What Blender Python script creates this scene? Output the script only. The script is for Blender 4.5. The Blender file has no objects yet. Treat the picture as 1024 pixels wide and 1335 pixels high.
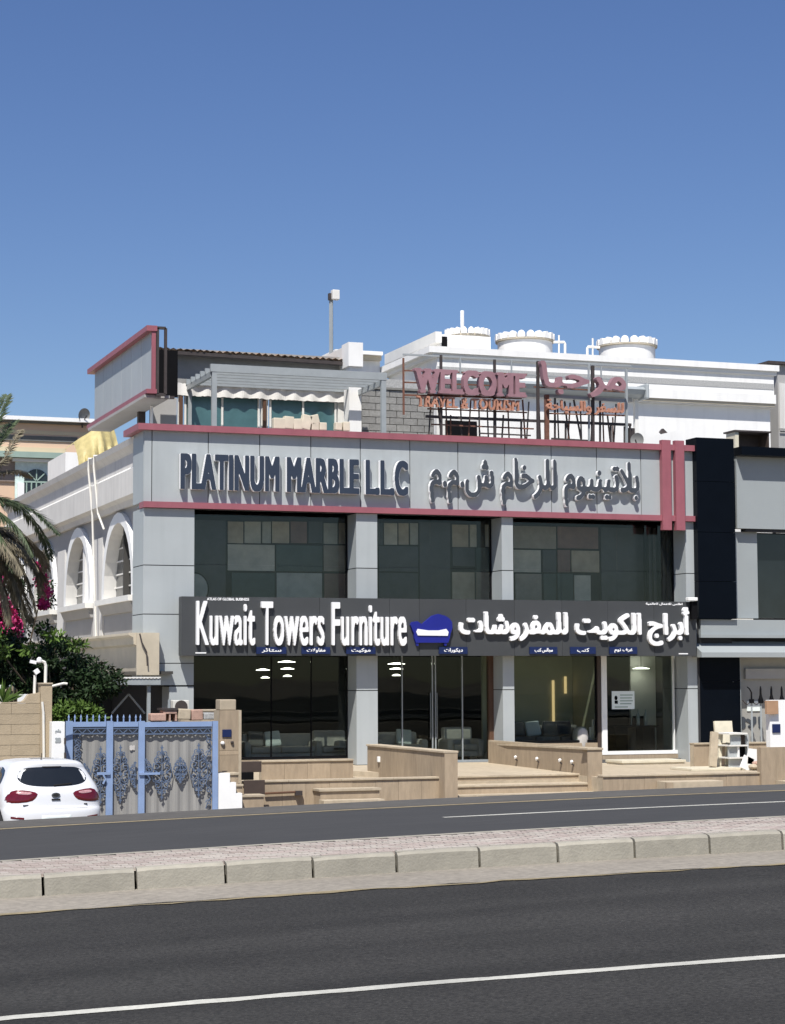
import bpy, bmesh, math, random
import numpy as np
from mathutils import Vector, Matrix
from mathutils.geometry import tessellate_polygon
SC = bpy.context.scene
COL = SC.collection
random.seed(7)
R = math.radians

# ------------------------------------------------------------------ camera, world, sun
PW, PH = 1024.0, 1335.0
FPX = 2604.75
YAW, PIT, ROL = R(19.88), R(4.77), R(-0.21)
EYE = Vector((0.0, 0.0, 2.3))
_f = Vector((math.sin(YAW) * math.cos(PIT), math.cos(YAW) * math.cos(PIT), math.sin(PIT)))
_r = Vector((math.cos(YAW), -math.sin(YAW), 0))
_u = _r.cross(_f)
_r2 = math.cos(ROL) * _r + math.sin(ROL) * _u
_u2 = -math.sin(ROL) * _r + math.cos(ROL) * _u
cam = bpy.data.cameras.new('camera')
cam.sensor_fit = 'VERTICAL'
cam.sensor_height = 36.0
cam.lens = FPX / PH * 36.0
cam.clip_start = 0.1
cam.clip_end = 6000
camo = bpy.data.objects.new('camera', cam)
COL.objects.link(camo)
mw = Matrix.Identity(4)
for i in range(3):
    mw[i][0], mw[i][1], mw[i][2], mw[i][3] = _r2[i], _u2[i], -_f[i], EYE[i]
camo.matrix_world = mw
SC.camera = camo

SUND = Vector((0.34, 0.53, -1.0)).normalized()          # the way the sunlight travels
elev = math.asin(-SUND.z)
world = bpy.data.worlds.new('World')
SC.world = world
world.use_nodes = True
nt = world.node_tree
nt.nodes.clear()
sky = nt.nodes.new('ShaderNodeTexSky')
sky.sky_type = 'NISHITA'
sky.sun_disc = False
sky.sun_elevation = elev
sky.sun_rotation = math.atan2(-SUND.x, -SUND.y)
sky.altitude = 0
sky.air_density = 1.0
sky.dust_density = 0.35
sky.ozone_density = 4.0
bg = nt.nodes.new('ShaderNodeBackground')
bg.inputs['Strength'].default_value = 0.076
wo = nt.nodes.new('ShaderNodeOutputWorld')
hs = nt.nodes.new('ShaderNodeHueSaturation'); hs.inputs['Saturation'].default_value = 1.14; hs.inputs['Hue'].default_value = 0.513
nt.links.new(sky.outputs[0], hs.inputs['Color']); nt.links.new(hs.outputs[0], bg.inputs['Color'])
nt.links.new(bg.outputs[0], wo.inputs['Surface'])
sl = bpy.data.lights.new('sun', 'SUN')
sl.energy = 5.0
sl.angle = R(0.53)
sl.color = (1.0, 0.965, 0.91)
so = bpy.data.objects.new('sun', sl)
COL.objects.link(so)
so.rotation_euler = SUND.to_track_quat('-Z', 'Y').to_euler()
SC.view_settings.view_transform = 'Standard'
SC.view_settings.look = 'None'
SC.view_settings.exposure = 0.42
SC.view_settings.gamma = 1.0
SC.view_settings.use_curve_mapping = False

# ------------------------------------------------------------------ measuring helpers: sight line of a photo point met with a real plane
def ray(x, y):
    return _r2 * ((x - PW / 2) / FPX) - _u2 * ((y - PH / 2) / FPX) + _f
def onY(x, y, Y):
    d = ray(x, y); return EYE + d * (Y / d.y)
def onX(x, y, X):
    d = ray(x, y); return EYE + d * (X / d.x)
def PX(x, y, Y): return onY(x, y, Y).x
def PZ(x, y, Y): return onY(x, y, Y).z
def rect(x0, y0, x1, y1, Y):
    """photo box -> X0, X1, Z0, Z1 on the plane at depth Y (parallel to the shop front)"""
    xm, ym = (x0 + x1) / 2, (y0 + y1) / 2
    return PX(x0, ym, Y), PX(x1, ym, Y), PZ(xm, y1, Y), PZ(xm, y0, Y)

# ------------------------------------------------------------------ materials
def mat(name, col, rough=0.6, var=0.12, scale=3.0, bump=0.0, bscale=None, metal=0.0, rnd=0.0, emit=None, estr=0.0,
        stretch=(1, 1, 1), spec=0.5, detail=5.0, col2=None, dirt=0.0, streak=0.0, lanes=False):
    m = bpy.data.materials.new(name)
    m.use_nodes = True
    t = m.node_tree
    b = t.nodes['Principled BSDF']
    b.inputs['Roughness'].default_value = rough
    b.inputs['Metallic'].default_value = metal
    b.inputs['Specular IOR Level'].default_value = spec
    geo = t.nodes.new('ShaderNodeNewGeometry')
    mp = t.nodes.new('ShaderNodeVectorMath'); mp.operation = 'MULTIPLY'
    mp.inputs[1].default_value = stretch
    t.links.new(geo.outputs['Position'], mp.inputs[0])
    oi = None
    vec = mp.outputs[0]
    if rnd > 0:
        oi = t.nodes.new('ShaderNodeObjectInfo')
        ad = t.nodes.new('ShaderNodeVectorMath'); ad.operation = 'SCALE'
        ad.inputs[0].default_value = (37, 17, 29)
        t.links.new(oi.outputs['Random'], ad.inputs['Scale'])
        a2 = t.nodes.new('ShaderNodeVectorMath'); a2.operation = 'ADD'
        t.links.new(vec, a2.inputs[0]); t.links.new(ad.outputs[0], a2.inputs[1])
        vec = a2.outputs[0]
    n = t.nodes.new('ShaderNodeTexNoise')
    n.inputs['Scale'].default_value = scale
    n.inputs['Detail'].default_value = detail
    n.inputs['Roughness'].default_value = 0.6
    t.links.new(vec, n.inputs['Vector'])
    cr = t.nodes.new('ShaderNodeValToRGB')
    c0 = tuple(max(0, c * (1 - var)) for c in col[:3]) + (1,)
    c1 = tuple(min(1, c * (1 + var)) for c in (col2 or col)[:3]) + (1,)
    cr.color_ramp.elements[0].position = 0.3; cr.color_ramp.elements[1].position = 0.7
    cr.color_ramp.elements[0].color = c0; cr.color_ramp.elements[1].color = c1
    t.links.new(n.outputs['Fac'], cr.inputs[0])
    out = cr.outputs[0]
    if rnd > 0:
        mr = t.nodes.new('ShaderNodeMapRange')
        mr.inputs['To Min'].default_value = 1 - rnd; mr.inputs['To Max'].default_value = 1 + rnd
        t.links.new(oi.outputs['Random'], mr.inputs['Value'])
        mx = t.nodes.new('ShaderNodeVectorMath'); mx.operation = 'SCALE'
        t.links.new(out, mx.inputs[0]); t.links.new(mr.outputs[0], mx.inputs['Scale'])
        out = mx.outputs[0]
    if dirt > 0:     # broad blotches of dust
        n2 = t.nodes.new('ShaderNodeTexNoise'); n2.inputs['Scale'].default_value = 0.55; n2.inputs['Detail'].default_value = 8
        n2.inputs['Roughness'].default_value = 0.7
        t.links.new(mp.outputs[0], n2.inputs['Vector'])
        m2 = t.nodes.new('ShaderNodeMapRange')
        m2.inputs['From Min'].default_value = 0.35; m2.inputs['From Max'].default_value = 0.75
        m2.inputs['To Min'].default_value = 1.0; m2.inputs['To Max'].default_value = 1 - dirt
        t.links.new(n2.outputs['Fac'], m2.inputs['Value'])
        m3 = t.nodes.new('ShaderNodeVectorMath'); m3.operation = 'SCALE'
        t.links.new(out, m3.inputs[0]); t.links.new(m2.outputs[0], m3.inputs['Scale'])
        out = m3.outputs[0]
    if streak > 0:   # run-down dust streaks
        sv = t.nodes.new('ShaderNodeVectorMath'); sv.operation = 'MULTIPLY'; sv.inputs[1].default_value = (5.0, 5.0, 0.35)
        t.links.new(geo.outputs['Position'], sv.inputs[0])
        n3 = t.nodes.new('ShaderNodeTexNoise'); n3.inputs['Scale'].default_value = 1.0; n3.inputs['Detail'].default_value = 6
        t.links.new(sv.outputs[0], n3.inputs['Vector'])
        m4 = t.nodes.new('ShaderNodeMapRange'); m4.inputs['From Min'].default_value = 0.48; m4.inputs['From Max'].default_value = 0.78
        m4.inputs['To Min'].default_value = 1.0; m4.inputs['To Max'].default_value = 1 - streak
        t.links.new(n3.outputs['Fac'], m4.inputs['Value'])
        m5 = t.nodes.new('ShaderNodeVectorMath'); m5.operation = 'SCALE'
        t.links.new(out, m5.inputs[0]); t.links.new(m4.outputs[0], m5.inputs['Scale']); out = m5.outputs[0]
    if lanes:        # long wear bands polished by wheels, along the road, and pale grit
        lv = t.nodes.new('ShaderNodeVectorMath'); lv.operation = 'DOT_PRODUCT'; lv.inputs[1].default_value = (0.118, 1.0, 0.0)
        t.links.new(geo.outputs['Position'], lv.inputs[0])
        lx = t.nodes.new('ShaderNodeVectorMath'); lx.operation = 'MULTIPLY'; lx.inputs[1].default_value = (0.06, 1.0, 1.0)
        t.links.new(geo.outputs['Position'], lx.inputs[0])
        n4 = t.nodes.new('ShaderNodeTexNoise'); n4.inputs['Scale'].default_value = 1.1; n4.inputs['Detail'].default_value = 7
        t.links.new(lx.outputs[0], n4.inputs['Vector'])
        wv = t.nodes.new('ShaderNodeMath'); wv.operation = 'SINE'
        ws_ = t.nodes.new('ShaderNodeMath'); ws_.operation = 'MULTIPLY'; ws_.inputs[1].default_value = 3.6
        t.links.new(lv.outputs['Value'], ws_.inputs[0]); t.links.new(ws_.outputs[0], wv.inputs[0])
        ad2 = t.nodes.new('ShaderNodeMath'); ad2.operation = 'MULTIPLY_ADD'; ad2.inputs[1].default_value = 0.07
        t.links.new(wv.outputs[0], ad2.inputs[0]); t.links.new(n4.outputs['Fac'], ad2.inputs[2])
        m6 = t.nodes.new('ShaderNodeMapRange'); m6.inputs['From Min'].default_value = 0.3; m6.inputs['From Max'].default_value = 0.75
        m6.inputs['To Min'].default_value = 0.78; m6.inputs['To Max'].default_value = 1.28
        t.links.new(ad2.outputs[0], m6.inputs['Value'])
        wn = t.nodes.new('ShaderNodeTexNoise'); wn.inputs['Scale'].default_value = 75; wn.inputs['Detail'].default_value = 2
        t.links.new(geo.outputs['Position'], wn.inputs['Vector'])
        m7 = t.nodes.new('ShaderNodeMapRange'); m7.inputs['From Min'].default_value = 0.60; m7.inputs['From Max'].default_value = 0.74
        m7.inputs['To Min'].default_value = 1.0; m7.inputs['To Max'].default_value = 2.1
        t.links.new(wn.outputs['Fac'], m7.inputs['Value'])
        mm_ = t.nodes.new('ShaderNodeMath'); mm_.operation = 'MULTIPLY'
        t.links.new(m6.outputs[0], mm_.inputs[0]); t.links.new(m7.outputs[0], mm_.inputs[1])
        m8 = t.nodes.new('ShaderNodeVectorMath'); m8.operation = 'SCALE'
        t.links.new(out, m8.inputs[0]); t.links.new(mm_.outputs[0], m8.inputs['Scale']); out = m8.outputs[0]
    t.links.new(out, b.inputs['Base Color'])
    if bump > 0:
        nb = t.nodes.new('ShaderNodeTexNoise'); nb.inputs['Scale'].default_value = bscale or scale * 6; nb.inputs['Detail'].default_value = 4
        t.links.new(vec, nb.inputs['Vector'])
        bp = t.nodes.new('ShaderNodeBump'); bp.inputs['Strength'].default_value = bump; bp.inputs['Distance'].default_value = 0.02
        t.links.new(nb.outputs['Fac'], bp.inputs['Height'])
        t.links.new(bp.outputs[0], b.inputs['Normal'])
    if emit:
        b.inputs['Emission Color'].default_value = (*emit, 1); b.inputs['Emission Strength'].default_value = estr
    return m

def glass_mat(name, tint, refl=1.0, rough=0.01):
    m = bpy.data.materials.new(name); m.use_nodes = True
    t = m.node_tree; t.nodes.clear()
    o = t.nodes.new('ShaderNodeOutputMaterial')
    tr = t.nodes.new('ShaderNodeBsdfTransparent'); tr.inputs[0].default_value = (*tint, 1)
    gl = t.nodes.new('ShaderNodeBsdfGlossy'); gl.inputs['Roughness'].default_value = rough
    gl.inputs[0].default_value = (0.9, 0.95, 0.93, 1)
    fr = t.nodes.new('ShaderNodeFresnel'); fr.inputs['IOR'].default_value = 1.5
    mu = t.nodes.new('ShaderNodeMath'); mu.operation = 'MULTIPLY'; mu.inputs[1].default_value = refl; mu.use_clamp = True
    geo = t.nodes.new('ShaderNodeNewGeometry')
    nz = t.nodes.new('ShaderNodeTexNoise'); nz.inputs['Scale'].default_value = 0.7; nz.inputs['Detail'].default_value = 1
    bp = t.nodes.new('ShaderNodeBump'); bp.inputs['Strength'].default_value = 0.06; bp.inputs['Distance'].default_value = 0.05
    t.links.new(geo.outputs['Position'], nz.inputs['Vector']); t.links.new(nz.outputs[0], bp.inputs['Height'])
    t.links.new(bp.outputs[0], gl.inputs['Normal'])
    mx = t.nodes.new('ShaderNodeMixShader')
    t.links.new(fr.outputs[0], mu.inputs[0]); t.links.new(mu.outputs[0], mx.inputs[0])
    t.links.new(tr.outputs[0], mx.inputs[1]); t.links.new(gl.outputs[0], mx.inputs[2]); t.links.new(mx.outputs[0], o.inputs[0])
    return m

M = {}
M['asphalt'] = mat('asphalt', (0.0225, 0.0217, 0.0202), 0.92, 0.35, 30, 0.5, 90, col2=(0.034, 0.0327, 0.030), dirt=0.25, detail=10, spec=0.25, lanes=True)
M['asphalt_far'] = mat('asphalt_far', (0.037, 0.0365, 0.0355), 0.85, 0.15, 6, 0.2, 60, dirt=0.15, stretch=(0.15, 1, 1))
M['shoulder'] = mat('shoulder', (0.075, 0.070, 0.062), 0.9, 0.15, 3, 0.3, 50)
M['sand'] = mat('sand', (0.20, 0.165, 0.125), 0.95, 0.15, 0.4, 0.3, 5)
M['paving_yard'] = mat('paving_yard', (0.2, 0.175, 0.14), 0.9, 0.15, 1.0)
M['kerb'] = mat('kerb_concrete', (0.31, 0.288, 0.235), 0.85, 0.10, 7, 0.25, 40, rnd=0.06, dirt=0.18)
M['gutter'] = mat('gutter_concrete', (0.255, 0.228, 0.188), 0.9, 0.2, 12, 0.4, 60, dirt=0.25)
M['paver_pink'] = mat('paver_pink', (0.34, 0.285, 0.25), 0.85, 0.08, 8, 0.2, 50, rnd=0.07)
M['paver_grey'] = mat('paver_grey', (0.38, 0.34, 0.295), 0.85, 0.08, 8, 0.2, 50, rnd=0.07)
M['line_white'] = mat('line_white', (0.50, 0.49, 0.43), 0.6, 0.16, 24, 0.2, 60, dirt=0.35)
M['line_yellow'] = mat('line_yellow', (0.26, 0.21, 0.12), 0.7, 0.2, 8, dirt=0.3)
M['clad'] = mat('grey_cladding', (0.385, 0.412, 0.415), 0.42, 0.03, 0.8, rnd=0.035, dirt=0.08, streak=0.07)
M['clad2'] = mat('grey_cladding_neighbour', (0.30, 0.325, 0.328), 0.42, 0.03, 0.8, rnd=0.03, dirt=0.06)
M['joint'] = mat('joint_dark', (0.03, 0.03, 0.032), 0.8)
M['pink'] = mat('pink_trim', (0.31, 0.10, 0.122), 0.5, 0.06, 2, dirt=0.15, streak=0.12)
M['navy'] = mat('navy_cladding', (0.0025, 0.004, 0.007), 0.35, 0.1, 2, spec=0.08)
M['letter_navy'] = mat('letter_navy', (0.026, 0.037, 0.06), 0.45, 0.05)
M['letter_dark'] = mat('letter_dark', (0.05, 0.058, 0.07), 0.45, 0.05)
M['white'] = mat('white_paint', (0.8, 0.8, 0.78), 0.5, 0.03, 2)
M['offwhite'] = mat('offwhite_paint', (0.72, 0.705, 0.66), 0.6, 0.05, 1.5, dirt=0.1)
M['letter_white'] = mat('letter_white', (0.82, 0.82, 0.82), 0.4, 0.02)
M['board'] = mat('dark_grey_board', (0.046, 0.049, 0.051), 0.55, 0.06, 1.5, rnd=0.06)
M['blue'] = mat('royal_blue', (0.010, 0.015, 0.21), 0.4, 0.05)
M['plate_blue'] = mat('plate_blue', (0.006, 0.016, 0.075), 0.4, 0.05)
M['wall_white'] = mat('wall_white', (0.64, 0.625, 0.59), 0.75, 0.05, 1.2, 0.1, 20, dirt=0.1, streak=0.12)
M['wall_grey'] = mat('wall_grey_and_shade', (0.36, 0.352, 0.34), 0.75, 0.05, 1.2, 0.1, 20, dirt=0.1)  # grey walls, and shade coloured into the white side wing
M['bldg_white'] = mat('bright_white_wall', (0.80, 0.79, 0.76), 0.7, 0.03, 0.8, 0.05, 15, dirt=0.08, streak=0.09)
M['bldg_band'] = mat('grey_render_band', (0.36, 0.36, 0.35), 0.85, 0.25, 25, 0.4, 60)
M['cream'] = mat('cream_cornice', (0.50, 0.44, 0.335), 0.7, 0.08, 1.5, dirt=0.25)
M['peach'] = mat('peach_wall', (0.66, 0.47, 0.33), 0.8, 0.05, 0.5)
M['ybeige'] = mat('yellow_beige_wall', (0.60, 0.50, 0.34), 0.8, 0.05, 0.5)
M['mint'] = mat('mint_trim', (0.27, 0.36, 0.31), 0.7, 0.08, 1)
M['mint_pale'] = mat('mint_pale_stone', (0.55, 0.66, 0.62), 0.7, 0.12, 6)
M['slot'] = mat('grey_band', (0.13, 0.13, 0.12), 0.8)
M['taupe'] = mat('taupe_wall', (0.25, 0.20, 0.17), 0.8)
M['stone'] = mat('travertine', (0.345, 0.27, 0.185), 0.75, 0.10, 7, 0.25, 30, rnd=0.09, stretch=(1.4, 1.4, 0.3), col2=(0.37, 0.29, 0.20), dirt=0.2)
M['stone_light'] = mat('travertine_light', (0.43, 0.36, 0.26), 0.7, 0.14, 5, 0.15, 30, rnd=0.07, dirt=0.12)
M['beige_block'] = mat('beige_block_wall', (0.39, 0.315, 0.213), 0.8, 0.08, 5, 0.3, 40, rnd=0.05, dirt=0.1)
M['cinder'] = mat('cinder_block', (0.25, 0.245, 0.23), 0.95, 0.16, 10, 0.6, 60, rnd=0.13)
M['mortar'] = mat('mortar', (0.19, 0.185, 0.17), 0.95, 0.12, 6)
M['tin'] = mat('rusty_tin', (0.20, 0.14, 0.10), 0.7, 0.35, 6, 0.2, 30, col2=(0.36, 0.22, 0.13))
M['steel_dark'] = mat('dark_steel', (0.045, 0.035, 0.032), 0.6, 0.2, 8)
M['steel_rust'] = mat('rusty_steel', (0.16, 0.07, 0.045), 0.8, 0.3, 10)
M['steel_grey'] = mat('grey_steel', (0.30, 0.325, 0.33), 0.45, 0.08, 3)
M['pent_wall'] = mat('penthouse_wall', (0.30, 0.295, 0.28), 0.85, 0.1, 2, dirt=0.2)
M['valance'] = mat('white_valance', (0.74, 0.72, 0.68), 0.85, 0.08, 5, dirt=0.15)
M['mauve'] = mat('mauve_letter', (0.30, 0.165, 0.185), 0.55, 0.1, 6, dirt=0.15)
M['orange'] = mat('orange_letter', (0.42, 0.20, 0.13), 0.6, 0.25, 9)
M['gate_blue'] = mat('gate_blue', (0.225, 0.315, 0.50), 0.5, 0.06, 4, dirt=0.1)
M['iron_blue'] = mat('iron_scroll_blue', (0.085, 0.12, 0.19), 0.5, 0.15, 8)
M['sheet'] = mat('gate_sheet', (0.27, 0.265, 0.25), 0.6, 0.14, 7, stretch=(1, 1, 0.08), dirt=0.2)
M['car_white'] = mat('car_white', (0.66, 0.67, 0.68), 0.22, 0.01, spec=0.6)
M['car_glass'] = mat('car_glass', (0.012, 0.014, 0.015), 0.05, 0.1, spec=0.8)
M['tail_red'] = mat('tail_red', (0.11, 0.005, 0.010), 0.12, 0.2, 14, spec=0.7)
M['tail_clear'] = mat('tail_clear', (0.45, 0.25, 0.26), 0.15, 0.3, 30)
M['rubber'] = mat('black_rubber', (0.012, 0.012, 0.012), 0.8)
M['chrome'] = mat('dull_chrome', (0.22, 0.23, 0.24), 0.25, 0.05, metal=0.9)
M['rim'] = mat('rim_silver', (0.45, 0.46, 0.47), 0.35, 0.05, metal=0.8)
M['frond_green'] = mat('frond_green', (0.06, 0.085, 0.038), 0.6, 0.4, 4)
M['frond_dry'] = mat('frond_dry', (0.19, 0.165, 0.112), 0.8, 0.4, 6)
M['bark'] = mat('bark', (0.10, 0.075, 0.05), 0.9, 0.3, 10, 0.6, 30)
M['leaf'] = mat('leaf', (0.017, 0.034, 0.011), 0.6, 0.5, 1.6, spec=0.2)
M['leaf_lite'] = mat('leaf_light', (0.07, 0.12, 0.022), 0.6, 0.35, 1.6, spec=0.2)
M['bract'] = mat('magenta_bract', (0.45, 0.02, 0.14), 0.6, 0.35, 4)
M['tarp'] = mat('yellow_tarp', (0.46, 0.385, 0.17), 0.6, 0.15, 5, 0.3, 8)
M['black'] = mat('matt_black', (0.006, 0.006, 0.007), 0.8, spec=0.08)
M['brown_dark'] = mat('dark_brown_panel', (0.055, 0.038, 0.03), 0.6, 0.15, 5)
M['wood_brown'] = mat('brown_wood', (0.10, 0.05, 0.028), 0.5, 0.2, 6, stretch=(1, 1, 0.2))
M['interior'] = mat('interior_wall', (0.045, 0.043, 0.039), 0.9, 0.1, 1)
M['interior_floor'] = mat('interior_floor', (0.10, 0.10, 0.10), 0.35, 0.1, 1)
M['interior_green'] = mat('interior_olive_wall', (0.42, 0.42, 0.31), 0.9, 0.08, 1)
M['sofa_cream'] = mat('sofa_cream', (0.48, 0.46, 0.43), 0.9, 0.08, 5, rnd=0.1)
M['sofa_grey'] = mat('sofa_grey', (0.15, 0.15, 0.15), 0.9, 0.1, 5, rnd=0.1)
M['cushion_pale'] = mat('cushion_pale', (0.6, 0.66, 0.66), 0.9, 0.08, 5)
M['cushion_dark'] = mat('cushion_dark', (0.05, 0.055, 0.07), 0.9, 0.08, 5)
M['lamp_on'] = mat('lamp_on', (0.9, 0.9, 0.85), 0.5, 0.0, emit=(1, 0.97, 0.85), estr=4.5)
M['brass_on'] = mat('brass_light', (0.7, 0.5, 0.25), 0.4, 0.0, emit=(1, 0.72, 0.35), estr=0.6)
M['paper'] = mat('paper_white', (0.72, 0.78, 0.76), 0.7, 0.02)
M['cardboard'] = mat('cardboard', (0.36, 0.22, 0.13), 0.85, 0.1, 5)
M['marble_cream'] = mat('marble_cream', (0.62, 0.57, 0.44), 0.4, 0.10, 4, rnd=0.06)
M['teal_glass'] = mat('teal_glass', (0.06, 0.13, 0.135), 0.12, 0.3, 0.7, spec=0.8)
M['dark_glass'] = mat('dark_window_glass', (0.012, 0.016, 0.018), 0.08, 0.3, 1.0, spec=0.7)
M['pipe_white'] = mat('white_pipe', (0.70, 0.68, 0.62), 0.6, 0.06)
M['dish'] = mat('dish_grey', (0.22, 0.22, 0.21), 0.6, 0.1)
M['clay'] = mat('clay_pink', (0.42, 0.27, 0.21), 0.9, 0.15, 8, 0.3, 40, rnd=0.15)
M['shutter'] = mat('roller_shutter', (0.33, 0.325, 0.30), 0.7, 0.06, 2, dirt=0.15)
M['banner'] = mat('banner_grey', (0.55, 0.54, 0.50), 0.8, 0.05, 2)
M['glass'] = glass_mat('shop_glass', (0.80, 0.83, 0.80), 0.42)
M['glass_up'] = glass_mat('upper_glass', (0.93, 0.94, 0.91), 0.6)
M['glass_clear'] = glass_mat('clear_glass', (0.84, 0.89, 0.86), 0.7)
SLABM = [mat('slab_%s' % n, c, 0.35, 0.18, 3, rnd=0.05) for n, c in (
    ('pale', (0.58, 0.54, 0.47)), ('grey', (0.44, 0.43, 0.40)), ('green', (0.06, 0.085, 0.08)), ('brown', (0.24, 0.14, 0.12)),
    ('sand', (0.48, 0.40, 0.31)), ('charcoal', (0.075, 0.075, 0.08)), ('taupe', (0.34, 0.29, 0.245)))]

# ------------------------------------------------------------------ object helpers
ORG = {}
def org_of(o):
    while o.parent is not None: o = o.parent
    return Vector(ORG.get(o.name, (0, 0, 0)))
class MB:
    def __init__(s): s.v = []; s.f = []
    def add(s, vs, fs):
        b = len(s.v); s.v += [tuple(v) for v in vs]; s.f += [tuple(b + i for i in f) for f in fs]
        return s
    def box(s, x0, x1, y0, y1, z0, z1):
        x0, x1 = sorted((x0, x1)); y0, y1 = sorted((y0, y1)); z0, z1 = sorted((z0, z1))
        return s.add([(x0, y0, z0), (x1, y0, z0), (x1, y1, z0), (x0, y1, z0), (x0, y0, z1), (x1, y0, z1), (x1, y1, z1), (x0, y1, z1)],
                     [(0, 3, 2, 1), (4, 5, 6, 7), (0, 1, 5, 4), (1, 2, 6, 5), (2, 3, 7, 6), (3, 0, 4, 7)])
    def obox(s, mtx, sx, sy, sz):
        b = [(x, y, z) for z in (-.5, .5) for x, y in ((-.5, -.5), (.5, -.5), (.5, .5), (-.5, .5))]
        vs = [mtx @ Vector((x * sx, y * sy, z * sz)) for x, y, z in b]
        return s.add(vs, [(0, 3, 2, 1), (4, 5, 6, 7), (0, 1, 5, 4), (1, 2, 6, 5), (2, 3, 7, 6), (3, 0, 4, 7)])
    def bar(s, a, b, w, d=None):
        a = Vector(a); b = Vector(b); ax = (b - a); L = ax.length
        if L < 1e-6: return s
        q = ax.to_track_quat('Z', 'Y').to_matrix().to_4x4()
        return s.obox(Matrix.Translation((a + b) / 2) @ q, w, d or w, L)
    def tube(s, pts, r, n=6, r2=None, cap=True):
        pts = [Vector(p) for p in pts]; b = len(s.v); N = len(pts); up = None
        for i, p in enumerate(pts):
            t = (pts[min(i + 1, N - 1)] - pts[max(i - 1, 0)]).normalized()
            if up is None:
                up = Vector((0, 0, 1)) if abs(t.z) < .9 else Vector((1, 0, 0))
            u = (up - t * up.dot(t)).normalized(); up = u; w = t.cross(u)
            rr = r if r2 is None else r + (r2 - r) * i / max(1, N - 1)
            for k in range(n):
                a = 2 * math.pi * k / n
                s.v.append(tuple(p + (u * math.cos(a) + w * math.sin(a)) * rr))
        for i in range(N - 1):
            for k in range(n):
                k2 = (k + 1) % n
                s.f.append((b + i * n + k, b + i * n + k2, b + (i + 1) * n + k2, b + (i + 1) * n + k))
        if cap:
            s.f.append(tuple(b + k for k in range(n))[::-1]); s.f.append(tuple(b + (N - 1) * n + k for k in range(n)))
        return s
    def lathe(s, c, prof, n=24, cap=True):
        b = len(s.v)
        for r, z in prof:
            for k in range(n):
                a = 2 * math.pi * k / n; s.v.append((c[0] + r * math.cos(a), c[1] + r * math.sin(a), c[2] + z))
        for i in range(len(prof) - 1):
            for k in range(n):
                k2 = (k + 1) % n
                s.f.append((b + i * n + k, b + i * n + k2, b + (i + 1) * n + k2, b + (i + 1) * n + k))
        if cap:
            s.f.append(tuple(b + k for k in range(n))[::-1]); s.f.append(tuple(b + (len(prof) - 1) * n + k for k in range(n)))
        return s
    def extr(s, poly, axis, a0, a1):
        """prism of a 2D outline along an axis: 'y' outline in (x,z), 'x' outline in (y,z), 'z' outline in (x,y)"""
        def p(u, v, a): return {'y': (u, a, v), 'x': (a, u, v), 'z': (u, v, a)}[axis]
        n = len(poly); b = len(s.v)
        s.v += [p(u, v, a0) for u, v in poly] + [p(u, v, a1) for u, v in poly]
        tri = tessellate_polygon([[Vector((u, v, 0)) for u, v in poly]])
        for t in tri:
            s.f.append(tuple(b + i for i in t)); s.f.append(tuple(b + n + i for i in t[::-1]))
        for i in range(n):
            j = (i + 1) % n; s.f.append((b + i, b + j, b + n + j, b + n + i))
        return s
    def build(s, name, m, parent=None, smooth=False, fix=True, bevel=0.0):
        me = bpy.data.meshes.new(name)
        o = Vector((0, 0, 0)) if parent is None else org_of(parent)
        me.from_pydata([(v[0] - o.x, v[1] - o.y, v[2] - o.z) for v in s.v], [], s.f)
        if fix or bevel:
            bm = bmesh.new(); bm.from_mesh(me)
            if fix: bmesh.ops.recalc_face_normals(bm, faces=bm.faces)
            if bevel:
                es = [e for e in bm.edges if len(e.link_faces) == 2 and e.calc_face_angle(0) > 0.5]
                bmesh.ops.bevel(bm, geom=es, offset=bevel, segments=2, affect='EDGES', profile=0.6)
            bm.to_mesh(me); bm.free()
        me.update()
        if smooth:
            me.polygons.foreach_set('use_smooth', [True] * len(me.polygons))
            try: me.set_sharp_from_angle(angle=R(40))
            except Exception: pass
        me.materials.append(m)
        ob = bpy.data.objects.new(name, me)
        COL.objects.link(ob)
        if parent is not None: ob.parent = parent
        return ob
def tag(o, label=None, cat=None, group=None, kind=None):
    if label: o['label'] = label
    if cat: o['category'] = cat
    if group: o['group'] = group
    if kind: o['kind'] = kind
    return o
def thing(name, label, cat, loc, group=None):
    o = bpy.data.objects.new(name, None); o.empty_display_size = 0.2
    COL.objects.link(o); o.location = loc; ORG[o.name] = tuple(loc)
    return tag(o, label, cat, group)
def bx(name, m, parent, x0, x1, y0, y1, z0, z1, bevel=0.0):
    return MB().box(x0, x1, y0, y1, z0, z1).build(name, m, parent, fix=bool(bevel), bevel=bevel)
def bpx(name, m, parent, x0, y0, x1, y1, Y, d, bevel=0.0):
    a, b, c, e = rect(x0, y0, x1, y1, Y)
    return bx(name, m, parent, a, b, Y, Y + d, c, e, bevel)
def solo(o, label, cat, group=None):
    return tag(o, label, cat, group)

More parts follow.
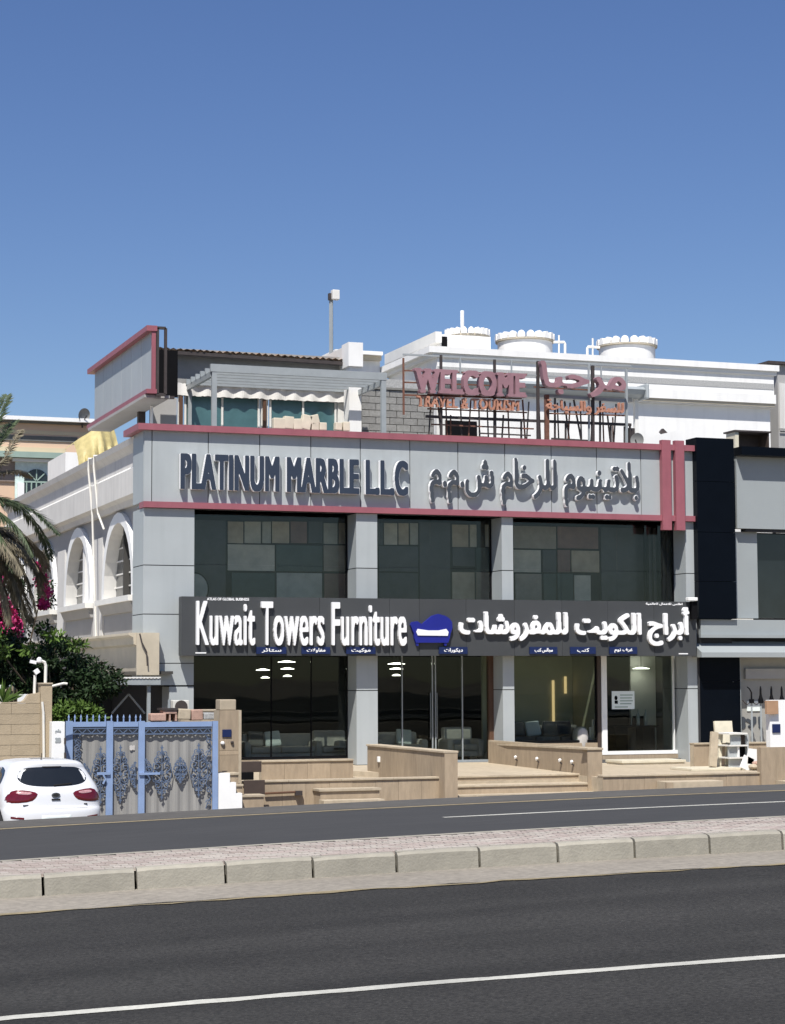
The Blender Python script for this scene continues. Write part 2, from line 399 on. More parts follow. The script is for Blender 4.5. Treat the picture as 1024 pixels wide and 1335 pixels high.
# ------------------------------------------------------------------ lettering: outlines of the built-in face, thickened on a grid, then real raised shapes
_AR = {  # isolated, final, initial, medial
 'ا': (0xFE8D, 0xFE8E, 0, 0), 'أ': (0xFE83, 0xFE84, 0, 0), 'ب': (0xFE8F, 0xFE90, 0xFE91, 0xFE92), 'ت': (0xFE95, 0xFE96, 0xFE97, 0xFE98),
 'ة': (0xFE93, 0xFE94, 0, 0), 'ث': (0xFE99, 0xFE9A, 0xFE9B, 0xFE9C), 'ج': (0xFE9D, 0xFE9E, 0xFE9F, 0xFEA0), 'ح': (0xFEA1, 0xFEA2, 0xFEA3, 0xFEA4),
 'خ': (0xFEA5, 0xFEA6, 0xFEA7, 0xFEA8), 'د': (0xFEA9, 0xFEAA, 0, 0), 'ر': (0xFEAD, 0xFEAE, 0, 0), 'س': (0xFEB1, 0xFEB2, 0xFEB3, 0xFEB4),
 'ش': (0xFEB5, 0xFEB6, 0xFEB7, 0xFEB8), 'ط': (0xFEC1, 0xFEC2, 0xFEC3, 0xFEC4), 'ع': (0xFEC9, 0xFECA, 0xFECB, 0xFECC), 'غ': (0xFECD, 0xFECE, 0xFECF, 0xFED0),
 'ف': (0xFED1, 0xFED2, 0xFED3, 0xFED4), 'ق': (0xFED5, 0xFED6, 0xFED7, 0xFED8), 'ك': (0xFED9, 0xFEDA, 0xFEDB, 0xFEDC), 'ل': (0xFEDD, 0xFEDE, 0xFEDF, 0xFEE0),
 'م': (0xFEE1, 0xFEE2, 0xFEE3, 0xFEE4), 'ن': (0xFEE5, 0xFEE6, 0xFEE7, 0xFEE8), 'ه': (0xFEE9, 0xFEEA, 0xFEEB, 0xFEEC), 'و': (0xFEED, 0xFEEE, 0, 0),
 'ي': (0xFEF1, 0xFEF2, 0xFEF3, 0xFEF4), 'ئ': (0xFE89, 0xFE8A, 0xFE8B, 0xFE8C)}
def shape_ar(s):
    out = []; n = len(s); i = 0
    def joins_next(c): return c in _AR and _AR[c][2]
    prev = False
    while i < n:
        c = s[i]
        if c not in _AR:
            out.append(c); prev = False; i += 1; continue
        if c == 'ل' and i + 1 < n and s[i + 1] == 'ا':
            out.append(chr(0xFEFC if prev else 0xFEFB)); prev = False; i += 2; continue
        nxt = joins_next(c) and i + 1 < n and s[i + 1] in _AR
        f = _AR[c]
        code = f[3] if (prev and nxt) else f[1] if prev else f[2] if nxt else f[0]
        out.append(chr(code)); prev = bool(nxt); i += 1
    return ''.join(reversed(out))

def glyph_field(text, w, h, res, dil, serif=0.0, spacing=1.0, boxed=None):
    """text fitted to w x h metres, thickened by dil metres; returns (field, metres per cell, pad)"""
    c = bpy.data.curves.new('lettering', 'FONT'); c.body = text; c.space_character = spacing
    o = bpy.data.objects.new('lettering', c); COL.objects.link(o)
    dg = bpy.context.evaluated_depsgraph_get()
    me = o.evaluated_get(dg).to_mesh()
    me.calc_loop_triangles()
    vs = np.array([v.co[:2] for v in me.vertices]); tr = np.array([t.vertices[:] for t in me.loop_triangles])
    o.evaluated_get(dg).to_mesh_clear()
    bpy.data.objects.remove(o); bpy.data.curves.remove(c)
    lo, hi = vs.min(0), vs.max(0)
    cell = h / res; pad = int(dil / cell) + 4
    dd = 2 * dil
    q = (vs - lo) / (hi - lo) * np.array([(w - dd) / cell, (h - dd) / cell]) + pad + dil / cell
    NX, NY = int(w / cell) + 2 * pad + 2, int(h / cell) + 2 * pad + 2
    g = np.zeros((NY, NX), bool)
    for t in tr:
        a, b, cc = q[t]
        x0, y0 = np.floor(np.minimum(np.minimum(a, b), cc)).astype(int); x1, y1 = np.ceil(np.maximum(np.maximum(a, b), cc)).astype(int)
        X, Y = np.meshgrid(np.arange(x0, x1 + 1), np.arange(y0, y1 + 1))
        d1 = (b[0] - a[0]) * (Y - a[1]) - (b[1] - a[1]) * (X - a[0])
        d2 = (cc[0] - b[0]) * (Y - b[1]) - (cc[1] - b[1]) * (X - b[0])
        d3 = (a[0] - cc[0]) * (Y - cc[1]) - (a[1] - cc[1]) * (X - cc[0])
        e = 1e-6
        ins = ((d1 >= -e) & (d2 >= -e) & (d3 >= -e)) | ((d1 <= e) & (d2 <= e) & (d3 <= e))
        g[y0:y1 + 1, x0:x1 + 1] |= ins
    rr = dil / cell
    if boxed:        # heavier uprights, crisp corners
        src = g.copy(); kx, ky = int(round(dil / cell)), int(round(dil * boxed / cell))
        for dy in range(-ky, ky + 1):
            for dx in range(-kx, kx + 1): g |= np.roll(np.roll(src, dy, 0), dx, 1)
    elif rr >= 0.5:
        src = g.copy(); k = int(math.ceil(rr))
        for dy in range(-k, k + 1):
            for dx in range(-k, k + 1):
                if dx * dx + dy * dy <= rr * rr + 0.3:
                    g |= np.roll(np.roll(src, dy, 0), dx, 1)
    if serif > 0:
        k = int(serif / cell); src = g.copy(); band = max(2, int(0.13 * res))
        for lo_, hi_ in ((pad, pad + band), (pad + res - band, pad + res + 1)):
            for dx in range(-k, k + 1):
                g[lo_:hi_] |= np.roll(src[lo_:hi_], dx, 1)
    return g, cell, pad
def loops_of(mask):
    f = mask.astype(float)
    for _ in range(1):
        f = (f + np.roll(f, 1, 0) + np.roll(f, -1, 0) + np.roll(f, 1, 1) + np.roll(f, -1, 1)) / 5
        f = (2 * f + np.roll(f, 1, 0) + np.roll(f, -1, 0) + np.roll(f, 1, 1) + np.roll(f, -1, 1)) / 6
    NY, NX = f.shape; ins = f > 0.5; nb = {}; pt = {}
    code = ins[:-1, :-1] * 1 + ins[:-1, 1:] * 2 + ins[1:, 1:] * 4 + ins[1:, :-1] * 8
    ys, xs = np.nonzero((code > 0) & (code < 15))
    T = {1: ((3, 0),), 2: ((0, 1),), 3: ((3, 1),), 4: ((1, 2),), 5: ((3, 0), (1, 2)), 6: ((0, 2),), 7: ((3, 2),), 8: ((2, 3),), 9: ((2, 0),),
         10: ((0, 1), (2, 3)), 11: ((2, 1),), 12: ((1, 3),), 13: ((1, 0),), 14: ((0, 3),)}
    def ek(x, y, e):
        k = ((x, y, 0), (x + 1, y, 1), (x, y + 1, 0), (x, y, 1))[e]
        if k not in pt:
            a, b, hv = k
            if hv == 0: t = (0.5 - f[b, a]) / (f[b, a + 1] - f[b, a]); pt[k] = (a + t, b)
            else: t = (0.5 - f[b, a]) / (f[b + 1, a] - f[b, a]); pt[k] = (a, b + t)
        return k
    for y, x in zip(ys, xs):
        for a, b in T[int(code[y, x])]:
            ka, kb = ek(x, y, a), ek(x, y, b)
            nb.setdefault(ka, []).append(kb); nb.setdefault(kb, []).append(ka)
    seen = set(); out = []
    for k in nb:
        if k in seen: continue
        lp = [k]; seen.add(k); cur = k
        while True:
            nx = [q for q in nb[cur] if q not in seen]
            if not nx: break
            cur = nx[0]; seen.add(cur); lp.append(cur)
        p = [pt[q] for q in lp]
        if len(p) < 6: continue
        out.append(p)
    return [l for l in out if len(l) >= 3]
def simplify(p, tol):
    def dp(a):
        if len(a) < 3: return a
        A = np.array(a); d = A[-1] - A[0]; L = np.hypot(*d)
        v = A[1:-1] - A[0]
        dist = np.abs(d[0] * v[:, 1] - d[1] * v[:, 0]) / L if L > 1e-9 else np.hypot(v[:, 0], v[:, 1])
        i = int(dist.argmax())
        if dist[i] < tol: return [a[0], a[-1]]
        return dp(a[:i + 2])[:-1] + dp(a[i + 1:])
    h = len(p) // 2
    return dp(p[:h + 1])[:-1] + dp(p[h:] + [p[0]])[:-1]
def groups_of(mask):
    lab = np.zeros(mask.shape, int); n = 0; NY, NX = mask.shape; box = []
    for y0, x0 in zip(*np.nonzero(mask)):
        if lab[y0, x0]: continue
        n += 1; st = [(y0, x0)]; lab[y0, x0] = n; mn, mxx = x0, x0
        while st:
            y, x = st.pop(); mn = min(mn, x); mxx = max(mxx, x)
            for dy in (-1, 0, 1):
                for dx in (-1, 0, 1):
                    yy, xx = y + dy, x + dx
                    if 0 <= yy < NY and 0 <= xx < NX and mask[yy, xx] and not lab[yy, xx]:
                        lab[yy, xx] = n; st.append((yy, xx))
        box.append([mn, mxx, {n}])
    box.sort(key=lambda b: -(b[1] - b[0]))
    gs = []
    for b in box:
        for g in gs:
            ov = min(b[1], g[1]) - max(b[0], g[0])
            if ov > 0.55 * (b[1] - b[0] + 1): g[2] |= b[2]; break
        else: gs.append(b)
    gs.sort(key=lambda g: g[0])
    return [(np.isin(lab, list(g[2])), g[0], g[1]) for g in gs]
def _area(l): return 0.5 * sum(l[i - 1][0] * l[i][1] - l[i][0] * l[i - 1][1] for i in range(len(l)))
def _inside(p, l):
    c = False
    for i in range(len(l)):
        (x1, y1), (x2, y2) = l[i - 1], l[i]
        if (y1 > p[1]) != (y2 > p[1]) and p[0] < (x2 - x1) * (p[1] - y1) / (y2 - y1) + x1: c = not c
    return c
def safe_tess(raw):
    """outer outlines with their holes, tessellated one by one and checked by area"""
    dep = [sum(_inside(l[0], m) for m in raw if m is not l) for l in raw]
    outl = []; tris = []; base = 0
    for i, l in enumerate(raw):
        if dep[i] % 2: continue
        hs_ = [m for j, m in enumerate(raw) if dep[j] == dep[i] + 1 and _inside(m[0], l)]
        best = None
        for tol in (0.16, 0.08, 0.24, 0.04, 0.34, 0.0):
            ls = [l2 for l2 in ([simplify(q, tol) if tol else q for q in [l] + hs_]) if len(l2) >= 3]
            want = abs(_area(ls[0])) - sum(abs(_area(q)) for q in ls[1:])
            tr = tessellate_polygon([[Vector((x, y, 0)) for x, y in q] for q in ls]); fl = [p for q in ls for p in q]
            got = sum(abs(_area([fl[k] for k in t])) for t in tr)
            err = abs(got - want) / max(want, 1e-6)
            if best is None or err < best[0]: best = (err, ls, tr)
            if err < 0.004: break
        outl += best[1]; tris += [tuple(base + k for k in t) for t in best[2]]; base += sum(len(q) for q in best[1])
    return outl, tris
def plate_from_loops(loops, fn, d, parent, name, m):
    """fn(u,v,depth) -> world point"""
    mb = MB(); b = 0
    loops, tri = safe_tess(loops)
    flat = [p for l in loops for p in l]; n = len(flat)
    vs = [fn(x, y, d) for x, y in flat] + [fn(x, y, 0) for x, y in flat]
    fs = [t for t in tri]
    k = 0
    for l in loops:
        L = len(l)
        for i in range(L):
            j = (i + 1) % L; fs.append((k + i, k + j, n + k + j, n + k + i))
        k += L
    mb.add(vs, fs)
    return mb.build(name, m, parent)
def lettering(text, x0, x1, z0, z1, Y, depth, m, parent, dil, res=46, face=None, face_dil=0.0, serif=0.0, name='letter', spacing=1.0, slant=0.0, single=False, boxed=None):
    """raised letters on the plane Y facing -Y. face: material of a thinner front face laid on each letter"""
    w, h = x1 - x0, z1 - z0
    g, cell, pad = glyph_field(text, w, h, res, dil, serif, spacing, boxed)
    made = []
    gl = [(g, 0, g.shape[1])] if single else groups_of(g)
    for msk, a, b in gl:
        lp = loops_of(msk)
        if not lp: continue
        def fn(u, v, d): return (x0 + (u - pad) * cell + slant * (v - pad) * cell, Y - d, z0 + (v - pad) * cell)
        made.append((plate_from_loops(lp, fn, depth, parent, name, m), a, b))
    if face:
        e = dil - face_dil
        g2, cell2, pad2 = glyph_field(text, w - 2 * e, h - 2 * e, res, face_dil, serif, spacing, boxed)
        def fn2(u, v, d): return (x0 + e + (u - pad2) * cell2, Y - depth - d + 0.001, z0 + e + (v - pad2) * cell2)
        for msk, a, b in groups_of(g2):
            lp = loops_of(msk)
            if not lp: continue
            xm = (a + b) / 2 * cell2 + e - pad2 * cell2
            best = min(made, key=lambda q: abs((q[1] + q[2]) / 2 * cell - pad * cell - xm))
            plate_from_loops(lp, fn2, 0.015, best[0], name + '_face', face)
    return made
# ------------------------------------------------------------------ road levels: the road climbs to the right
def rz(X):
    if X < -15: return -0.90825
    if X > 27: return 0.6483
    return 0.0475 * X - 0.00087 * X * X
def ry(k, X): return k - 0.118 * X
XS = [-400, -150, -60, -30] + [-20 + 1.0 * i for i in range(0, 81)] + [70, 100, 200, 500]
def strip(name, m, k0, k1, dz, kind='structure', xs=XS, parent=None, n=1, wob=0.0):
    mb = MB(); vs = []; fs = []
    rnd = random.Random(hash(name) % 1000 if False else len(name))
    for X in xs:
        for j in range(n + 1):
            k = k0 + (k1 - k0) * j / n
            wv = (rnd.random() - .5) * wob if j in (0, n) else 0
            vs.append((X, ry(k, X) + wv, rz(X) + dz))
    w = n + 1
    for i in range(len(xs) - 1):
        for j in range(n): fs.append((i * w + j, (i + 1) * w + j, (i + 1) * w + j + 1, i * w + j + 1))
    o = mb.add(vs, fs).build(name, m, parent, fix=False)
    return tag(o, kind=kind)
K_WL, K_GUT, K_KERB, K_MB, K_FAR = 13.6, 19.25, 20.5, 22.3, 29.35
strip('near_road', M['asphalt'], -60, K_GUT + .05, 0.0, n=2)
strip('gutter', M['gutter'], K_GUT, K_KERB + 0.05, 0.004, xs=[-60] + [-20 + .25 * i for i in range(0, 300)] + [100, 300], wob=0.10)
strip('far_road', M['asphalt_far'], K_MB - .05, K_FAR + .2, 0.0)
strip('road_shoulder', M['shoulder'], K_FAR + .2, K_FAR + 1.5, -0.002)
strip('lane_line', M['line_white'], K_WL - .075, K_WL + .075, 0.004, xs=[-60] + [-20 + .2 * i for i in range(0, 300)] + [100, 300], wob=0.03)
xw = [PX(568, 1074, 26.2) + 0.5 * i for i in range(0, 60)]
strip('lane_line', M['line_white'], 27.02, 27.15, 0.004, xs=xw)
strip('edge_line', M['line_yellow'], K_FAR - .12, K_FAR + .05, 0.004)
strip('edge_line', M['line_yellow'], K_GUT - .10, K_GUT - .03, 0.008, xs=[-60] + [-20 + .25 * i for i in range(0, 300)] + [100, 300], wob=0.12)
# one ground sheet: under the roads, then falling to the yard level and out to the horizon
YARD = -0.62
def gz(X, Y):
    k = Y + 0.118 * X
    a = rz(X) - 0.06
    if k < K_FAR + 1.4: return a if k > -80 else -1.0
    t = min(1, (k - K_FAR - 1.4) / 2.2); t = t * t * (3 - 2 * t)
    return a * (1 - t) + YARD * t
vs = []; fs = []
ks = [-3000, -300, -80, -40, 0, 10, 20, 26, 29.5, 30.75, 31.1, 31.5, 31.9, 32.3, 32.7, 33.1, 36, 45, 60, 80, 130, 300, 1000, 4000]
gxs = [-4000, -1200] + XS + [1200, 4000]
for X in gxs:
    for k in ks:
        Xc = max(-60, min(80, X)); vs.append((X, k - 0.118 * Xc, gz(Xc, k - 0.118 * Xc)))
w = len(ks)
for i in range(len(gxs) - 1):
    for j in range(w - 1): fs.append((i * w + j, (i + 1) * w + j, (i + 1) * w + j + 1, i * w + j + 1))
tag(MB().add(vs, fs).build('ground', M['sand'], fix=False), kind='structure')

# median: raised bed, kerb stones one by one, pavers one by one
KH = 0.215
med = strip('median', M['paver_grey'], K_KERB + .12, K_MB, KH - 0.035)
kst = strip('median_back_kerb', M['kerb'], K_MB - .14, K_MB, KH)
mb = MB()
for i in range(len(XS) - 1):
    a, b = XS[i], XS[i + 1]
    mb.add([(a, ry(K_MB, a), rz(a) - .05), (b, ry(K_MB, b), rz(b) - .05), (b, ry(K_MB, b), rz(b) + KH), (a, ry(K_MB, a), rz(a) + KH)], [(0, 1, 2, 3)])
mb.build('kerb_face', M['kerb'], kst, fix=False)
joints = [57, 178, 295, 409, 518, 626, 728, 828, 926, 1021]
jx = []
for p in joints:      # where the photo's joints meet the kerb line
    lo, hi = -5., 30.
    for _ in range(50):
        X = (lo + hi) / 2
        d = Vector((X, ry(K_KERB, X), rz(X) + .1)) - EYE
        px = PW / 2 + FPX * d.dot(_r2) / d.dot(_f)
        if px < p: lo = X
        else: hi = X
    jx.append(X)
step = (jx[-1] - jx[0]) / (len(jx) - 1)
jx = [jx[0] - step * i for i in range(24, 0, -1)] + jx + [jx[-1] + step * i for i in range(1, 30)]
rk = random.Random(3)
def kerb_mesh(L, seed):
    r = random.Random(seed); prof = [(0, -.12), (0, KH - .03), (.022, KH - .006), (.05, KH), (.15, KH), (.15, -.12)]
    n = 7; vs = []; fs = []
    for i in range(n):
        t = i / (n - 1); x = t * (L - .022) - L / 2 + .011
        e = .012 if i in (0, n - 1) else 0
        for q, (y, z) in enumerate(prof):
            j = (r.random() - .5) * .008
            if q in (1, 2, 3): vs.append((x, y + abs(j) + (e * .5 if q < 3 else 0) + (r.random() < .1) * .02 * (q == 2), z - abs(j) * .8 - e * .6))
            else: vs.append((x, y, z))
    P = len(prof)
    for i in range(n - 1):
        for q in range(P): fs.append((i * P + q, (i + 1) * P + q, (i + 1) * P + (q + 1) % P, i * P + (q + 1) % P))
    fs.append(tuple(range(P))[::-1]); fs.append(tuple((n - 1) * P + q for q in range(P)))
    return MB().add(vs, fs)
protos = []
for s in range(6):
    o = kerb_mesh(step, s).build('kerb_stone', M['kerb'], med); protos.append(o)
used = [False] * 6
for i in range(len(jx) - 1):
    xm = (jx[i] + jx[i + 1]) / 2; L = jx[i + 1] - jx[i]
    k = rk.randrange(6); p = protos[k]
    if used[k]: p = p.copy(); COL.objects.link(p)
    used[k] = True; p.parent = med
    dz = rz(xm + .1) - rz(xm - .1)
    p.location = (xm, ry(K_KERB, xm) + (rk.random() - .5) * .012, rz(xm) + (rk.random() - .5) * .012)
    p.rotation_euler = (0, -math.atan2(dz, .2), math.atan(-.118) + (rk.random() - .5) * .006)
    p.scale = (L / step, 1, 1)
# interlocking pavers: nearest 300 as pieces, the rest joined
def paver():
    prof = [(-.0, -.0), (.195, 0), (.195, .095), (0, .095)]
    return MB().box(.004, .196, .004, .096, 0, .035)
pp = paver().build('paver', M['paver_grey'], med); pq = paver().build('paver', M['paver_pink'], med)
lo_x, hi_x = 4.2, 13.4
cells = []
ny = int((K_MB - .14 - K_KERB - .15) / .1)
x = -14.0
while x < 40:
    for j in range(ny):
        cells.append((x + (.1 if j % 2 else 0), K_KERB + .16 + j * .1, j))
    x += .2
rest = {0: MB(), 1: MB()}
fr = [c for c in cells if lo_x < c[0] < hi_x and c[2] < 7][:300]
fs_ = set(fr); up = [False, False]
for c in cells:
    X, k, j = c
    pink = 1 if ((int(X / .8) + j // 4) % 2 == 0) ^ (rk.random() < .12) else 0
    Y = ry(k, X); Z = rz(X) + KH - .034 + (rk.random() - .5) * .006
    if c in fs_:
        p = (pp, pq)[pink]
        if up[pink]: p = p.copy(); COL.objects.link(p)
        up[pink] = True; p.parent = med; p.location = (X, Y, Z); p.rotation_euler = (0, -.03, -.117)
    else:
        s = .2; mm = Matrix.Translation((X + .1, Y + .05 - .0118, Z + .0175)) @ Matrix.Rotation(-.117, 4, 'Z')
        rest[pink].obox(mm, .192, .092, .035)
for i in (0, 1):
    tag(rest[i].build('paver_field', (M['paver_grey'], M['paver_pink'])[i], med, fix=False), kind='stuff')

# ------------------------------------------------------------------ main shop building
YF = 52.0
XL, XR = 11.77, 28.36
ZC, ZT, ZB0, ZB1 = 9.10, 8.93, 6.86, 7.02         # cap top, panel top, lower trim
YG = 52.78                                          # glass line
FLOOR = -0.05
B = thing('shop_building', 'two-storey grey clad showroom with pink trim bands and wide dark shop windows', 'building', (20.0, 52.0, YARD))
# fascia panels, divided at the photographed joints
fj = [188, 198.6, 272, 339, 405.5, 470, 534.5, 597, 658, 718.5, 777.5, 835, 866, 880.5, 890, 910]
fx = [PX(p, 560, YF) for p in fj]
fx[0] = XL; fx[-1] = XR - .02
for a, b in zip(fx[:-1], fx[1:]):
    bx('cladding_panel', M['clad'], B, a + .012, b - .012, YF, YF + .05, ZB1, ZT)
bx('fascia_core', M['joint'], B, XL + .03, XR - .05, YF + .035, YF + .5, ZB0 + .02, ZT)
bx('soffit_panel', M['clad'], B, XL + .05, XR - .05, YF + .5, YG + .25, ZB0 + .06, ZB0 + .1)
sideY = 53.32
bx('cladding_panel', M['clad'], B, XL, XL + .05, YF + .052, sideY, ZB1, ZT)
def band(x0, x1, y0, y1, z0, z1): return bx('trim_band', M['pink'], B, x0, x1, y0, y1, z0, z1)
band(XL - .19, XR + .02, YF - .15, YF + .34, ZT, ZC); band(XL - .19, XL + .3, YF + .342, sideY + .4, ZT, ZC)
band(XL - .03, XR + .02, YF - .12, YF + .03, ZB0, ZB1); band(XL - .03, XL + .03, YF + .032, YF + .4, ZB0, ZB1)
for a, b in ((864, 875.5), (881.5, 893)):
    x0, x1 = PX(a, 630, YF - .18), PX(b, 630, YF - .18)
    bx('trim_fin', M['pink'], B, x0, x1, YF - .18, YF - .01, PZ(880, 691, YF - .18), PZ(880, 574, YF - .18))
bx('rear_wall', M['bldg_white'], B, XL + .4, XR, 62.0, 62.3, YARD, 8.2)
bx('roof_slab', M['bldg_band'], B, XL + .45, XR - .1, YF + .52, 61.95, 7.9, 8.1)
bx('parapet_wall', M['wall_grey'], B, XL + .2, XR - .1, YF + .345, YF + .5, 8.1, ZT)
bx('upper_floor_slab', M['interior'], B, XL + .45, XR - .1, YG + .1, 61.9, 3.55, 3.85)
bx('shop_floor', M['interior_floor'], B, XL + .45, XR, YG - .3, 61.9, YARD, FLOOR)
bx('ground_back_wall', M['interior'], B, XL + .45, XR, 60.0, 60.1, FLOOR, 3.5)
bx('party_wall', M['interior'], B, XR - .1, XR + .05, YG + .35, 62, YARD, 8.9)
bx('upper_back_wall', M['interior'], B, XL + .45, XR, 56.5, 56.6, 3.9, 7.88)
# pillars: stacked cladding panels with open joints
PIL = [(XL, PX(253.5, 760, YF), sideY, [6.86, 5.33, 4.03, 2.73, 2.14]),
       (PX(464.8, 760, YF), PX(492.4, 760, YF), 52.86, [6.86, 5.34, 3.3, 1.98, -.05]),
       (PX(654.8, 760, YF), PX(669.7, 760, YF), 52.86, [6.86, 5.34, 3.3, 1.98, -.05]),
       (PX(894.8, 760, YF), XR - .05, 52.86, [6.86, 5.34, 3.3, 1.98, -.62])]
for n_, (a, b, yb, zs) in enumerate(PIL):
    p = bx('pillar', M['joint'], B, a + .02, b - .02, YF + .03, yb, YARD if n_ else 2.15, 6.86)
    for z1, z0 in zip(zs[:-1], zs[1:]):
        bx('cladding_panel', M['clad'], p, a + .002, b - .002, YF + .004, yb - .03, z0 + .012, z1 - .012)
xp = PX(221, 900, YF)      # the corner pillar is narrower below the carport cornice
p = bx('pillar', M['joint'], B, xp + .02, PIL[0][1] - .02, YF + .03, YG + .08, YARD, 2.13)
for z1, z0 in ((2.12, 1.47), (1.47, -.6)): bx('cladding_panel', M['clad'], p, xp + .002, PIL[0][1] - .002, YF + .004, YG + .05, z0 + .012, z1 - .012)
bx('carport_side_wall', M['interior'], B, xp + .05, xp + .15, YG + .1, 60, YARD, 3.4)
# glazing
bays = [(PIL[0][1], PIL[1][0]), (PIL[1][1], PIL[2][0]), (PIL[2][1], PIL[3][0])]
ZSB, ZST = PZ(560, 855, 51.6), PZ(560, 781, 51.6)
ZMID = 5.42
for i, (a, b) in enumerate(bays):
    # upper window
    w = bx('window_frame', M['black'], B, a, b, YG - .03, YG + .05, 3.86, 3.95)
    bx('mullion', M['black'], w, a, a + .05, YG - .03, YG + .05, 3.95, 6.84); bx('mullion', M['black'], w, b - .05, b, YG - .03, YG + .05, 3.95, 6.84)
    nW = (2, 2, 3)[i]
    cuts = [a + .05 + (b - a - .1) * k / nW for k in range(nW + 1)]
    for c0, c1 in zip(cuts[:-1], cuts[1:]):
        MB().box(c0 + .004, c1 - .004, YG, YG + .012, 3.96, ZMID - .006).build('pane', M['glass_up'], w, fix=False)
        MB().box(c0 + .004, c1 - .004, YG, YG + .012, ZMID + .006, 6.83).build('pane', M['glass_up'], w, fix=False)
# stone slabs on show behind the upper glass (photo edges, one rack per window)
YS = 53.45
racks = [
 [(253, 678, 295, 783, 5), (297, 680, 318, 708, 4), (319, 680, 341, 708, 0), (342, 680, 354, 708, 1), (355, 680, 378, 708, 4), (379, 680, 401, 708, 3), (402, 680, 421, 708, 5), (422, 682, 441, 709, 1), (442, 682, 457, 709, 6),
  (297, 710, 359, 744, 0), (360, 711, 421, 745, 2), (422, 711, 458, 745, 6), (302, 747, 359, 783, 2), (361, 747, 421, 783, 1), (423, 748, 459, 783, 3)],
 [(493, 682, 500, 710, 5), (501, 682, 519, 710, 0), (520, 682, 534, 710, 4), (535, 682, 546, 710, 1), (547, 681, 588, 783, 5), (590, 684, 612, 713, 4), (613, 684, 622, 713, 0), (633, 684, 648, 713, 1),
  (494, 712, 546, 745, 5), (590, 714, 620, 738, 5), (621, 714, 648, 745, 2), (494, 747, 546, 783, 5), (590, 746, 620, 783, 4), (621, 746, 648, 783, 6)],
 [(670, 686, 726, 715, 6), (727, 687, 781, 715, 3), (670, 717, 706, 746, 0), (708, 717, 726, 746, 5), (727, 717, 744, 746, 3), (745, 718, 782, 746, 4), (672, 748, 707, 783, 6), (709, 748, 726, 783, 2), (727, 748, 748, 783, 2), (749, 750, 771, 783, 0),
  (784, 688, 840, 783, 5)]]
rl = ['stone sample rack behind the upper left window above the white Latin sign', 'stone sample rack behind the narrow upper middle window', 'stone sample rack behind the upper right window beside dark curtains']
for r, lab in zip(racks, rl):
    x0 = PX(r[0][0], 730, YS)
    t = thing('stone_sample_rack', lab, 'display rack', (x0, YS + .1, 3.86), 'stone sample racks behind the upper windows')
    X0, X1 = PX(r[0][0], 730, YS) - .2, PX(max(q[2] for q in r), 730, YS) + .3
    bx('back_board', M['interior'], t, X0, X1, YS + .06, YS + .1, 3.86, 6.8)
    for (p0, q0, p1, q1, k) in r:
        a, b, c, e = rect(p0, q0, p1, q1, YS)
        bx('stone_slab', SLABM[k], t, a + .01, b - .01, YS + random.random() * .03, YS + .055, max(3.86, c), e)
# curtain strips at the right end of the upper right window
cu = thing('vertical_blind', 'dark vertical blind strips at the right end of the upper right window', 'blind', (PX(860, 730, 53), 53.2, 3.86))
for k in range(9):
    xx = PX(842 + k * 6, 730, 53.2)
    MB().obox(Matrix.Translation((xx, 53.2, 5.3)) @ Matrix.Rotation(.5, 4, 'Z'), .13, .012, 2.9).build('slat', M['black'] if k % 3 == 0 else SLABM[5], cu)
# round disc leaning in the upper left corner
dk = thing('round_mirror', 'round framed mirror standing in the lower left corner of the upper left window', 'mirror', (PX(257, 775, 52.9), 52.9, 3.86))
cx, cz = PX(254, 768, 53.1), PZ(254, 768, 53.1)
MB().extr([(cx + .40 * math.cos(a * .2618), cz + .46 * math.sin(a * .2618)) for a in range(24)], 'y', 53.08, 53.12).build('frame', M['black'], dk)
MB().extr([(cx + .36 * math.cos(a * .2618), cz + .42 * math.sin(a * .2618)) for a in range(24)], 'y', 53.065, 53.078).build('disc', SLABM[1], dk)

# ground floor glazing
def shopglass(a, b, z0, z1, mull, fm, parent=B, gm='glass', wf=.05, nm='shop_window'):
    w = bx(nm, fm, parent, a, b, YG - .03, YG + .05, z0, z0 + .06)
    bx('window_head', fm, w, a, b, YG - .03, YG + .05, z1 - .06, z1)
    xs = [a + wf / 2] + mull + [b - wf / 2]
    for x in xs: bx('mullion', fm, w, x - wf / 2, x + wf / 2, YG - .025, YG + .045, z0 + .06, z1 - .06)
    for c0, c1 in zip(xs[:-1], xs[1:]):
        MB().box(c0 + wf / 2 + .003, c1 - wf / 2 - .003, YG, YG + .012, z0 + .065, z1 - .065).build('pane', M[gm], w, fix=False)
    return w
ZH = 3.3
bx('head_wall', M['interior'], B, XL + .5, XR - .05, YG, YG + .3, ZH, 3.55)
bx('window_sill_wall', M['stone'], B, bays[0][0], bays[0][1], YG - .06, YG + .2, YARD, PZ(380, 990, YG))
shopglass(bays[0][0], bays[0][1], PZ(380, 989, YG), ZH, [PX(p, 930, YG) for p in (354, 406)], M['black'], wf=.03)
gxm = bays[1]
dW = shopglass(gxm[0], PX(640, 930, YG), FLOOR, ZH, [PX(p, 930, YG) for p in (524.5, 564, 568, 603)], M['steel_grey'], wf=.03, nm='entrance_glazing')
bx('door_post', M['wood_brown'], B, PX(638, 930, YG - .08), gxm[1], YG - .1, YG + .1, FLOOR, ZH)
for p in (562, 570.5):
    x = PX(p, 930, YG - .1)
    MB().tube([(x, YG - .01, .6), (x, YG - .08, .62), (x, YG - .08, 1.9), (x, YG - .01, 1.92)], .016).build('door_handle', M['chrome'], dW)
